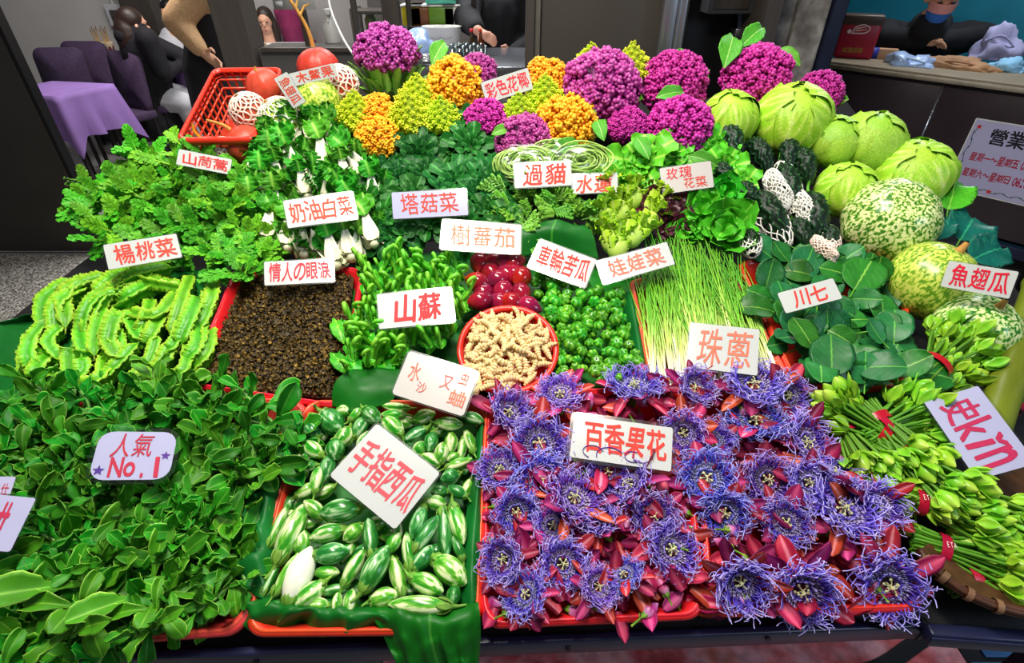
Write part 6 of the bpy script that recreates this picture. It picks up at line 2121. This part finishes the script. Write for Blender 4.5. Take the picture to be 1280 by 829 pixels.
# standing person in the beige knit, head above the frame
o = person('person standing in a beige sweater and black apron, one arm reaching down')
Y = 4.0
sh = v3(252, -14, Y)
el = v3(221, 26, Y - .08)
wr = v3(252, 64, Y - .1)
sh_r = sh + Vector((-.02, .34, .0))
pel = Vector((sh.x - .16, Y + .22, .92))
ches = Vector((sh.x - .02, Y + .16, 1.24))
hd = Vector((sh.x + .02, Y + .1, 1.66))
sk, hr, ey, lp, _ = head_at(hd, (-.7, -.6, -.2))
el2, wr2 = sh_r + Vector((-.02, .08, -.27)), sh_r + Vector((-.08, .0, -.5))
legs = [(pel + Vector((s * .1, 0, -.05)), .1, pel + Vector((s * .1, 0, -.46)), .065) for s in (-1, 1)] + [(pel + Vector((s * .1, 0, -.46)), .06, pel + Vector((s * .1, .02, -.85)), .042) for s in (-1, 1)] + [(pel + Vector((s * .1, .02, -.87)), .04, pel + Vector((s * .11, -.14, -.89)), .03) for s in (-1, 1)]
flesh('body', [(pel, .15, ches, .15), (ches, .1, hd - Vector((0, 0, .1)), .058), (sh, .06, el, .045), (el, .043, wr, .03), (sh_r, .06, el2, .045), (el2, .043, wr2, .03), (ches, .12, sh, .07), (ches, .12, sh_r, .07)] + hand_bones(wr, (.75, -.1, -.62), (.5, -.3, .7), 1.1) + hand_bones(wr2, (0, -.5, -.8), (-1, 0, 0)) + legs, m_skin, .007, o, sk, 4)
flesh('beige_sweater', [(pel + Vector((0, 0, .1)), .165, ches, .175), (ches, .14, sh, .1), (ches, .14, sh_r, .1), (sh, .105, el, .085), (el, .085, wr.lerp(el, .12), .055), (sh_r, .1, el2, .08), (el2, .08, wr2, .05), (ches, .12, ches + Vector((0, 0, .2)), .09)], m_beige, .012, o)
flesh('black_apron', [(pel + Vector((-.02, -.06, -.35)), .2, pel + Vector((-.02, -.06, .0)), .17), (pel + Vector((-.02, -.08, .0)), .16, ches + Vector((-.03, -.1, .0)), .11)], m_blackcl, .014, o)
flesh('trousers', [(a, r + .02, b_, q_ + .02) for a, r, b_, q_ in legs[:4]], m_blackcl, .014, o)
flesh('shoes', [(a, r + .012, b_, q_ + .01) for a, r, b_, q_ in legs[4:]], m_shoe, .012, o)
flesh('hair', [], m_hairb, .012, o, hr[:1])
part(o, 'eyes', ey, m_hairb)
# woman behind the window
o = person('person with long dark hair eating behind the window, dark red top')
Y = 5.8
hd = v3(332, 27, Y)
sk, hr, ey, lp, HM = head_at(hd, (.15, -1, -.1), s=.92)
ch = hd + Vector((0, .03, -.36))
hp = Vector((hd.x, Y + .08, .52))
arms = [(ch + Vector((s * .16, 0, .08)), .05, ch + Vector((s * .2, -.12, -.12)), .04) for s in (-1, 1)] + [(ch + Vector((s * .2, -.12, -.12)), .036, ch + Vector((s * .06, -.3, -.02)), .027) for s in (-1, 1)]
hb = sum([hand_bones(ch + Vector((s * .06, -.3, -.02)), (-s * .5, -.5, .2), (0, 0, 1), .9) for s in (-1, 1)], [])
flesh('body', [(hp, .14, ch, .12), (ch, .08, hd - Vector((0, 0, .09)), .05)] + arms + hb + [(hp + Vector((s * .09, 0, 0)), .085, hp + Vector((s * .1, -.4, 0)), .06) for s in (-1, 1)], m_skin, .011, o, sk)
flesh('red_top', [(hp, .16, ch, .145), (ch, .11, ch + Vector((0, 0, .1)), .08)] + [(a, r + .018, b_, q_ + .016) for a, r, b_, q_ in arms], m_redcl, .013, o)
flesh('hair', [], m_hair, .01, o, hr + [ell(.04, .06, .17, 12, 8).tf(HM @ T(s * .07, -.02, -.12)) for s in (-1, 1)])
part(o, 'eyes', ey, m_hairb)
part(o, 'lips', lp, bpy.data.materials['lips'])
# magenta coat back
o = person('person in a magenta coat seated behind the window, seen from behind')
Y = 6.1
hd = v3(364, -10, Y)
sk, hr, ey, lp, _ = head_at(hd, (-.3, 1, -.1))
ch = v3(364, 32, Y)
hp = Vector((ch.x, Y, .52))
arms = [(ch + Vector((s * .07, 0, .12)), .055, ch + Vector((s * .075, .1, -.18)), .045) for s in (-1, 1)] + [(ch + Vector((s * .075, .1, -.18)), .04, ch + Vector((s * .08, .32, -.2)), .03) for s in (-1, 1)]
hb = sum([hand_bones(ch + Vector((s * .08, .32, -.2)), (-s * .4, .8, 0), (0, 0, 1)) for s in (-1, 1)], [])
flesh('body', [(hp, .12, ch, .1), (ch, .09, hd - Vector((0, 0, .1)), .055)] + arms + hb + [(hp + Vector((s * .09, 0, 0)), .09, hp + Vector((s * .1, .4, 0)), .065) for s in (-1, 1)], m_skin, .012, o, sk)
flesh('magenta_coat', [(hp, .12, ch, .105), (ch, .1, ch + Vector((0, 0, .16)), .1)] + [(a, r + .018, b_, q_ + .016) for a, r, b_, q_ in arms], m_mag, .014, o)
flesh('hair', [], m_hairb, .012, o, hr)
# plate and table behind the window
q = v3(330, 57, 5.55)
tb = one('cafe_table', box(-.35, -.25, -.02, .35, .25, 0, .005), m_grey, 'pale table behind the window carrying a plate', 'table', [('pedestal', join([tube([(0, 0, -q.z), (0, 0, -.02)], .03, 10), lathe([(.001, -q.z + .03), (.2, -q.z + .02), (.2, -q.z), (.001, -q.z)], 24)]), m_leg)], T(q.x, 5.55, q.z))
one('plate', lathe([(.001, .004), (.06, .004), (.11, .02), (.115, .022), (.062, .0), (.001, .0)], 28), m_white, 'white plate of food on the pale table behind the window', 'plate', [('food', rough_up(ell(.06, .06, .02, 16, 8), .02, 40).tf(T(0, 0, .014)), mat('cooked_food', '#8a6a3a', rough=.6, na=.3))], T(q.x + .0, 5.45, q.z))
# metal rack behind the window
ra, rb_ = v3(450, 60, 4.6), v3(478, 60, 4.6)
zt = v3(450, 9, 4.6).z
fr_ = [box(x - .012, y - .012, 0, x + .012, y + .012, zt, .002) for x in (ra.x, rb_.x + .1) for y in (4.5, 4.75)]
o = one('metal_rack', join(fr_), m_panel, 'grey metal rack standing behind the window next to the wooden post', 'rack')
for k in (.35, .62, .85, .98):
    part(o, 'shelf', box(ra.x, 4.49, zt * k - .012, rb_.x + .1, 4.76, zt * k + .012, .003), m_panel)
for i, (px, k, c_) in enumerate(((452, .62, '#c9c2b2'), (464, .85, '#7d8f54'), (472, .62, '#9a9a9a'))):
    g = lathe([(.001, 0), (.04, 0), (.043, .1), (.03, .12), (.032, .13), (.001, .13)], 14)
    one('storage_jar', g, mat('jar_colour', c_, rough=.4, na=.1), ('cream', 'olive', 'grey')[i] + ' storage jar on the metal rack behind the window', 'jar', [('lid', lathe([(.001, .13), (.034, .13), (.034, .145), (.001, .146)], 14), m_white)], T(v3(px, 40, 4.6).x, 4.62, zt * k + .012))
# spray bottle on the sill, paper sign and string
b_ = v3(415, 59, 2.76)
g = lathe([(.001, 0), (.034, 0), (.036, .01), (.036, .07), (.014, .1), (.013, .115), (.001, .116)], 18)
one('spray_bottle', g, m_white, 'white spray bottle standing behind the window on the metal sill', 'bottle', [('spray_head', join([box(-.012, -.035, .115, .012, .015, .14, .004), tube([(0, -.02, .115), (0, -.03, .09)], .004, 6)]), m_white)], T(b_.x, 2.80, zs + .0))
a_, c_ = v3(343, 12, 2.6), v3(395, 12, 2.6)
one('paper_notice', box(a_.x, 2.60, a_.z, c_.x, 2.602, a_.z + .26), paper, 'blank white paper notice fixed high on the window', 'notice', [('tape_corner', box(a_.x + .01, 2.598, a_.z + .01, a_.x + .04, 2.6, a_.z + .03), m_grey)])
g = spline([tuple(v3(408, -30, 2.3)), tuple(v3(413, 10, 2.2)), tuple(v3(430, 50, 2.0)), tuple(v3(452, 82, 1.75))], 8)
one('hanging_string', tube(g, .004, 6), m_white, 'white string hanging down in front of the window to the mauve cauliflower', 'string', [('knot', ico(2, .008, g[-3]), m_white)])
# kitchen behind the stand
kz = v3(560, 74, 3.3).z
kx0, kx1 = v3(498, 74, 3.3).x, v3(660, 74, 3.3).x
o = one('kitchen_counter', box(kx0, 3.05, kz - .04, kx1, 3.75, kz, .004), m_steel, 'stainless kitchen counter behind the purple and orange cauliflowers', 'counter', [('cabinet', box(kx0 + .02, 3.08, 0, kx1 - .02, 3.72, kz - .04), m_dark)])
part(o, 'back_shelf', box(kx0, 3.7, kz + .10, kx1 - .3, 3.9, kz + .12), m_panel)
part(o, 'shelf_post', join([box(kx0, 3.7, kz, kx0 + .03, 3.73, kz + .8), box(kx1 - .33, 3.7, kz, kx1 - .30, 3.73, kz + .8)]), m_panel)
r = random.Random(3)
gcl = clear_mat('clear_glass', (.85, .9, .9), .18, .05)
for i in range(9):
    px = 566 + (i % 5) * 9 + (4 if i > 4 else 0)
    yy = 3.12 + (i // 5) * .09
    x = v3(px, 70, yy).x
    gl_ = lathe([(.001, .004), (.022, .004), (.028, .09), (.03, .09), (.024, 0), (.001, 0)], 16)
    one('drinking_glass', gl_, gcl, 'small clear glass in the row on the kitchen counter behind the mauve cauliflower', 'glass', group='glasses on the kitchen counter', m=T(x, yy, kz))
for i, (px, c_, w) in enumerate(((590, '#3a2a18', 'dark brown sauce bottle standing among the glasses'), (601, '#5a2a12', 'red-brown sauce bottle at the end of the row of glasses'))):
    one('sauce_bottle', lathe([(.001, 0), (.02, 0), (.02, .08), (.008, .11), (.008, .135), (.001, .136)], 14), mat('sauce', c_, rough=.2, na=.1), w, 'bottle', [('cap', lathe([(.001, .135), (.01, .135), (.01, .15), (.001, .15)], 12), m_redtray)], T(v3(px, 70, 3.25).x, 3.28, kz))
p = v3(525, 55, 3.3)
bag = rough_up(ico(4, (.13, .09, .07)), .05, 14, 3)
o = one('plastic_bag', bag, mat('pale_blue_film', '#9fb6e8', rough=.2, na=.1, rv=0), 'crumpled pale blue plastic bag on the kitchen counter', 'bag', [('bag_handle', tube(spline([(-.1, 0, .04), (-.16, .02, .1), (-.12, .03, .14)], 5), .008, 6), bpy.data.materials['pale_blue_film'])], T(p.x - .02, 3.25, kz + .06))
for i in range(3):
    one('metal_basin', lathe([(.001, .004), (.09, .004), (.11, .035), (.115, .035), (.094, 0), (.001, 0)], 24), m_steel, ('bottom', 'middle', 'top')[i] + ' basin of the shallow stainless stack beside the blue bag', 'basin', [('rolled_rim', tube(np.stack([.113 * np.cos(np.linspace(0, 6.28, 24)), .113 * np.sin(np.linspace(0, 6.28, 24)), np.full(24, .035)], -1), .003, 5), m_steel)], T(v3(533, 70, 3.15).x, 3.15, kz + .012 * i), group='stacked basins')
for i, (px, py, w_, c_, lab) in enumerate(((553, 14, .09, '#5ac0a8', 'mint green storage box on the kitchen shelf'), (554, 20, .08, '#6a9a2c', 'green storage box below the mint one on the kitchen shelf'), (568, 14, .06, '#d9d7cf', 'white storage box beside the mint one on the kitchen shelf'), (516, 6, .06, '#c9b820', 'yellow packet on the kitchen shelf'), (526, 12, .06, '#7a4a1e', 'brown jar on the kitchen shelf next to the yellow packet'))):
    x = v3(px, py, 3.8).x
    zz = kz + .12 + (.112 if i == 0 else 0)
    one('storage_box', box(x - w_, 3.72, zz, x + w_, 3.86, zz + .1, .01), mat('box_colour', c_, rough=.35, na=.08), lab, 'box', [('lid', box(x - w_ - .005, 3.715, zz + .1, x + w_ + .005, 3.865, zz + .11, .003), m_white)])
for i, px in enumerate((546, 558)):
    x = v3(px, 34, 3.6).x
    one('white_tub', lathe([(.001, 0), (.07, 0), (.085, .13), (.09, .132), (.08, .12), (.001, .12)], 20).tf(Matrix.Diagonal((1, .8, 1, 1))), m_white, ('white plastic tub under the green storage boxes', 'white plastic tub nearest to the cook in dark clothes')[i], 'tub', [('handle', tube(spline([(-.085, -.01, .11), (0, -.07, .07), (.085, -.01, .11)], 5), .003, 5), m_grey)], T(x, 3.6, kz))
# cook in dark clothes
o = person('cook in dark clothes standing at the kitchen counter, head out of view')
Y = 3.62
ch = Vector((v3(622, 10, Y).x, Y + .44, 1.25))
pel = ch + Vector((0, .03, -.34))
hd = ch + Vector((-.05, -.04, .43))
sk, hr, ey, lp, _ = head_at(hd, (-.4, -1, -.5))
s1, s2 = ch + Vector((-.19, 0, .14)), ch + Vector((.19, 0, .14))
e1 = v3(583, 22, 3.75)
w1 = v3(597, 38, 3.5)
e2, w2 = s2 + Vector((.06, -.06, -.28)), s2 + Vector((-.1, -.25, -.34))
lg = [(pel + Vector((s * .1, 0, -.02)), .1, pel + Vector((s * .1, 0, -.45)), .065) for s in (-1, 1)] + [(pel + Vector((s * .1, 0, -.45)), .06, pel + Vector((s * .1, 0, -.86)), .045) for s in (-1, 1)]
flesh('body', [(pel, .15, ch, .15), (ch, .1, hd - Vector((0, 0, .1)), .058), (ch, .1, s1, .07), (ch, .1, s2, .07), (s1, .06, e1, .045), (e1, .043, w1, .03), (s2, .06, e2, .045), (e2, .043, w2, .03)] + hand_bones(w1, (.75, -.5, -.35), (-.3, -.2, -.5), .85) + hand_bones(w2, (-.8, -.4, -.2), (0, 0, 1)) + lg, m_skin, .007, o, sk, 4)
flesh('dark_jacket', [(pel, .18, ch, .18), (ch, .14, s1, .1), (ch, .14, s2, .1), (s1, .1, e1, .085), (e1, .085, w1.lerp(e1, .15), .055), (s2, .1, e2, .085), (e2, .08, w2, .055), (ch, .12, ch + Vector((0, 0, .2)), .08)], m_blackcl, .013, o)
flesh('trousers', [(a, r_ + .025, b_, q_ + .025) for a, r_, b_, q_ in lg], m_blackcl, .015, o)
flesh('hair', [], m_hairb, .012, o, hr[:1])
part(o, 'eyes', ey, m_hairb)

# ------------------------------------------------------------------ the neighbouring stall on the right
zc = 1.06
a0 = Zat(1030, 75, zc)
a1 = a0 + (Zat(1340, 113, zc) - a0) * 1.35
d = (a1 - a0).normalized()
L = (a1 - a0).length
nb = Vector((-d.y, d.x, 0))
if nb.y < 0:
    nb = -nb
rotc = Matrix((d, nb, Vector((0, 0, 1)))).transposed()
mc = TRS(Vector((a0.x, a0.y, 0)), rotc)
o = one('stall_counter', box(0, -.02, zc - .035, L, .55, zc, .004), m_oak, 'long worn wooden stall counter top beyond the cabbages', 'counter', (), mc)
part(o, 'front_edge', box(0, -.026, zc - .035, L, -.02, zc - .012), mat('pale_edge_strip', '#a39684', rough=.5, na=.15))
sx_ = (Zat(1174, 104, zc - .03) - a0).dot(d)
part(o, 'front_panel', box(0.05, .02, .32, sx_ - .004, .05, zc - .035, .002), m_plum)
part(o, 'front_panel', box(sx_ + .004, .02, .32, L, .05, zc - .035, .002), m_plum)
part(o, 'panel_seam', box(sx_ - .004, .018, .32, sx_ + .004, .04, zc - .035), m_steel)
part(o, 'kick_rail', box(0.05, .0, .24, L, .05, .30, .004), m_navy)
part(o, 'plinth', box(0.05, .1, 0, L, .14, .3), m_black)
part(o, 'side_panel', box(0.05, .05, 0, .09, .5, zc - .04), m_black)


def hit(px, py):  # where the ray meets the stall's front
    dd = ray(px, py)
    q0 = Vector((a0.x, a0.y, 0)) + nb * .019
    t_ = (q0 - CAM).dot(nb) / dd.dot(nb)
    return CAM + dd * t_


hp_ = [hit(*q) for q in ((1222, 149), (1340, 152), (1340, 234), (1181, 233))]
W_ = (hp_[1] - hp_[0]).dot(d) / 2
H_ = (hp_[0].z - hp_[3].z) / 2
left = min((hp_[0] - a0).dot(d), (hp_[3] - a0).dot(d))
W_ = .24
ctr = Vector((a0.x, a0.y, 0)) + d * ((hp_[0] - a0).dot(d) * .5 + (hp_[3] - a0).dot(d) * .5 + W_) + nb * .016
ctr.z = (hp_[0].z + hp_[3].z) / 2
rs = Matrix((d, Vector((0, 0, 1)), -nb)).transposed()
o = link('opening_hours_sign', mesh('opening_hours_sign', plate(W_, H_, .004, .001), paper_lav, False), None, TRS(ctr, rs))
tag(o, 'lavender opening hours poster with flower border on the dark stall front', 'sign')
part(o, 'laminate', plate(W_ + .006, H_ + .006, .006, .0004, -.0006), m_white, smooth=False)
for s, u0, v0, u1, v1, ik, bo in (('營業時間', .17, .70, .82, .93, ink_black, .01), ('星期一～星期五', .09, .45, .53, .57, ink_crimson, .01), ('06:00-20:00', .55, .45, .92, .57, ink_crimson, .01), ('星期六～星期日', .09, .22, .53, .34, ink_crimson, .01), ('06:00-20:30', .55, .22, .92, .34, ink_crimson, .01)):
    g = text_G(s, u0, v0, u1, v1, bold=bo)
    g.V = g.V * np.array([2 * W_, 2 * H_, 1]) + np.array([-W_, -H_, .0016])
    part(o, 'lettering', g, ik, smooth=False)
vine, fl2 = [], []
for i in range(40):
    t_ = i / 39
    vine.append((-W_ * .93 + 1.86 * W_ * t_, -H_ * .86 + .006 * math.sin(t_ * 40), .0016))
v2 = [(-W_ * .93 + .005 * math.sin(t_ * 20), -H_ * .8 + 1.6 * H_ * t_, .0016) for t_ in np.linspace(0, 1, 24)]
part(o, 'vine_border', join([tube(vine, .0016, 4, flat=.2), tube(v2, .0016, 4, flat=.2)] + [star(x, y, .006, .0016, i) for i, (x, y, _) in enumerate(vine[::3] + v2[::3])]), ink_green, smooth=False)
part(o, 'flower_print', join([star(x * W_, y * H_, .014, .0019, .4) for x, y in ((-.9, .82), (-.92, -.82), (-.2, -.86), (.5, -.86), (.93, -.84))]), ink_red, smooth=False)

wl = Zat(1030, 60, zc)
struct('wall_stall', box(-1.2, 0, 0, 5.0, .06, 2.6), m_teal, m=TRS(Vector((a0.x, a0.y, 0)) + nb * 1.5, rotc))
one('hanging_sheet', rough_up(box(1.35, 1.30, 1.1, 2.3, 1.33, 1.9, .01), .02, 3), mat('dark_teal_sheet', '#1d5a66', rough=.35, ns=6, na=.4, rv=0), 'dark teal plastic sheet hanging behind the masked person', 'sheet', [('hem', box(1.34, 1.295, 1.08, 2.31, 1.335, 1.11, .003), m_navy)], TRS(Vector((a0.x, a0.y, 0)), rotc))


def onc(px, py, dep=.1):  # a point on the counter top
    q_ = Zat(px, py, zc)
    return q_


# red cake box with dark lid
bl_, br_ = Zat(1036, 73, zc), Zat(1084, 76, zc)
w_ = (br_ - bl_).length
x_ = (br_ - bl_).normalized()
y_ = Vector((-x_.y, x_.x, 0))
rb2 = Matrix((x_, y_, Vector((0, 0, 1)))).transposed()
hh = w_ * 1.12
m_cake = mat('crimson_tin', '#a5162a', rough=.35, ns=8, na=.08, rv=0)
m_gold = mat('gold_print', '#d9b24a', rough=.4, na=.05, rv=0)
m_cream = mat('cream_print', '#e6cfc4', rough=.5, na=.05, rv=0)
o = one('cake_tin', box(0, 0, 0, w_, w_ * .6, hh * .82, .012), m_cake, 'red tin with a cake emblem and gold lettering on the counter end by the pillar', 'tin', [('lid', box(-.004, -.004, hh * .76, w_ + .004, w_ * .6 + .004, hh, .012), mat('dark_brown_lid', '#4a3a30', rough=.4, na=.1))], TRS(bl_ + nb * .05, rb2))
g = text_G('紅葉蛋糕', .2, .14, .72, .26, bold=.02)
part(o, 'lettering', G(np.stack([g.V[:, 0] * w_, np.full(len(g.V), -.0015), g.V[:, 1] * hh], -1), None, g.T), m_gold, smooth=False)
lg_ = [tube(spline([(.3 * w_, -.003, .58 * hh), (.36 * w_, -.003, .72 * hh), (.55 * w_, -.003, .78 * hh), (.72 * w_, -.003, .70 * hh), (.62 * w_, -.003, .60 * hh), (.3 * w_, -.003, .58 * hh)], 6), .004, 5), tube([(.36 * w_, -.003, .64 * hh), (.66 * w_, -.003, .68 * hh)], .003, 5), tube([(.38 * w_, -.003, .69 * hh), (.62 * w_, -.003, .74 * hh)], .003, 5), ico(2, .012, (.22 * w_, -.002, .62 * hh))]
for k in lg_:
    k.V[:, 1] = np.where(k.V[:, 1] < -.006, -.006, k.V[:, 1])
part(o, 'cake_emblem', join(lg_), m_cream)
q = Zat(1080, 74, zc)
one('card_box', box(0, 0, 0, .15, .06, .055, .002), mat('tan_card', '#c79a74', rough=.6, na=.08), 'small tan and blue card box beside the red tin', 'box', [('blue_panel', box(.0, -.001, .002, .05, .061, .0555), mat('blue_print', '#3344a0', rough=.5, na=.05))], TRS(q + nb * .04, rb2))
# bags and papers on the counter
def crumple(px0, px1, py, hgt, mt, nm, lab, cat, seed):
    p0, p1 = Zat(px0, py, zc), Zat(px1, py, zc)
    w2 = (p1 - p0).length / 2
    g_ = rough_up(ico(4, (w2, .09, hgt)), .06, 12, seed)
    g_.V[:, 2] = np.maximum(g_.V[:, 2], -.002)
    g_ = rough_up(g_, .02, 45, seed + 2)
    g_.V[:, 2] = np.maximum(g_.V[:, 2], 0)
    c_ = (p0 + p1) / 2 + nb * .1
    return one(nm, g_, mt, lab, cat, [('fold', tube(spline([(-w2 * .6, -.06, hgt * .6), (0, -.07, hgt * .8), (w2 * .6, -.05, hgt * .5)], 6), .006, 6), mt)], TRS(Vector((c_.x, c_.y, zc)), rotc))


m_film2 = mat('bluish_plastic', '#a9c4ea', rough=.2, na=.15, ns=14, rv=0)
crumple(1103, 1160, 84, .05, m_film2, 'plastic_bag', 'crumpled bluish plastic bag on the stall counter before the masked person', 'bag', 1)
crumple(1150, 1232, 87, .045, mat('brown_paper', '#a67a56', rough=.7, na=.2, ns=14, rv=0), 'paper_wrapper', 'crumpled brown paper wrapper in the middle of the stall counter', 'wrapper', 5)
crumple(1232, 1275, 90, .05, mat('light_blue_cloth', '#8fc4ec', rough=.8, na=.12, rv=0), 'cleaning_cloth', 'bunched light blue cloth on the stall counter, farthest from the red tin', 'cloth', 7)
crumple(1212, 1262, 76, .16, mat('lilac_cloth', '#a7a4cc', rough=.8, na=.15, rv=0), 'folded_garment', 'lilac grey garment heaped behind the light blue cloth', 'garment', 11)
# masked person behind the counter
o = person('person in black jacket, necklace and pink and blue mask, leaning on the counter')
c0 = Zat(1160, 72, zc) + nb * .62
Y = c0.y
ch = v3(1150, 62, Y)
hd = v3(1179, -4, Y - .42)
fwd_ = Vector((-.25, -.9, -.35))
sk, hr, ey, lp, HM = head_at(hd, fwd_)
pel = Vector((ch.x - .03, Y + .12, .95))
s1, s2 = v3(1106, 44, Y - .05), v3(1206, 46, Y - .05)
tp = Vector((a0.x, a0.y, 0))
e1 = v3(1098, 66, Y - .18)
w1 = v3(1146, 63, Y - .36)
e2 = v3(1218, 74, Y - .16)
w2 = v3(1168, 66, Y - .34)
for q_ in (e1, w1, e2, w2):
    q_.z = max(q_.z, zc + .085)
lg = [(pel + Vector((s * .1, 0, -.02)), .1, pel + Vector((s * .1, 0, -.48)), .065) for s in (-1, 1)] + [(pel + Vector((s * .1, 0, -.48)), .06, pel + Vector((s * .1, 0, -.9)), .045) for s in (-1, 1)]
flesh('body', [(pel, .15, ch, .14), (ch, .09, hd - Vector((0, -.04, .1)), .055), (ch, .1, s1, .065), (ch, .1, s2, .065), (s1, .06, e1, .045), (e1, .042, w1, .03), (s2, .06, e2, .045), (e2, .042, w2, .03)] + hand_bones(w1, (.9, -.3, -.05), (.1, -.9, .2), .9) + hand_bones(w2, (-.9, -.3, -.05), (.1, -.9, .2), .9) + lg, m_skin, .007, o, sk, 4)
flesh('black_jacket', [(pel, .19, ch, .18), (ch, .15, s1, .095), (ch, .15, s2, .095), (s1, .1, e1, .08), (e1, .075, w1, .048), (s2, .1, e2, .08), (e2, .075, w2, .048), (ch, .14, ch + (hd - ch) * .45, .12), (ch + (hd - ch) * .45, .11, hd + Vector((0, .03, -.15)), .085)], m_blackcl, .012, o)
flesh('trousers', [(a, r_ + .025, b_, q_ + .025) for a, r_, b_, q_ in lg], m_blackcl, .015, o)
flesh('hair', [], m_hairb, .01, o, hr[:1])
part(o, 'eyes', ey, m_hairb)
mk_ = []
for i in range(9):
    row = []
    for j in range(15):
        v_, a_ = i / 8, (j / 14 - .5) * 2.3
        zz = .005 - .105 * v_
        rr = .078 - .018 * v_ * v_
        pleat = .003 * math.sin(v_ * 18)
        row.append((rr * math.sin(a_), .022 + (.086 + .008 * math.exp(-((v_ - .25) / .25) ** 2)) * math.cos(a_) - .01 * v_ + pleat, zz))
    mk_.append(row)
mk_ = np.array(mk_)
part(o, 'mask_upper', grid(mk_[:5]).tf(HM), mat('pink_mask', '#e39a92', rough=.7, na=.05, rv=0), 'pink upper half of the face mask')
part(o, 'mask_lower', grid(mk_[4:]).tf(HM), mat('blue_mask', '#2f6fc0', rough=.7, na=.05, rv=0), 'blue lower half of the face mask')
nk = ch.lerp(hd, .45)
f1, f2, fb = v3(1156, 28, Y - .25), v3(1168, 28, Y - .25), v3(1158, 56, Y - .22)
m_silver = mat('silver_chain', '#cfd2d6', rough=.25, metal=.9, na=.05, rv=0)
part(o, 'necklace', join([tube(spline([tuple(f1), tuple(f1.lerp(fb, .5) + Vector((-.006, -.02, 0))), tuple(fb)], 6), .0035, 5), tube(spline([tuple(f2), tuple(f2.lerp(fb, .5) + Vector((.006, -.02, 0))), tuple(fb)], 6), .0035, 5)]), m_silver)
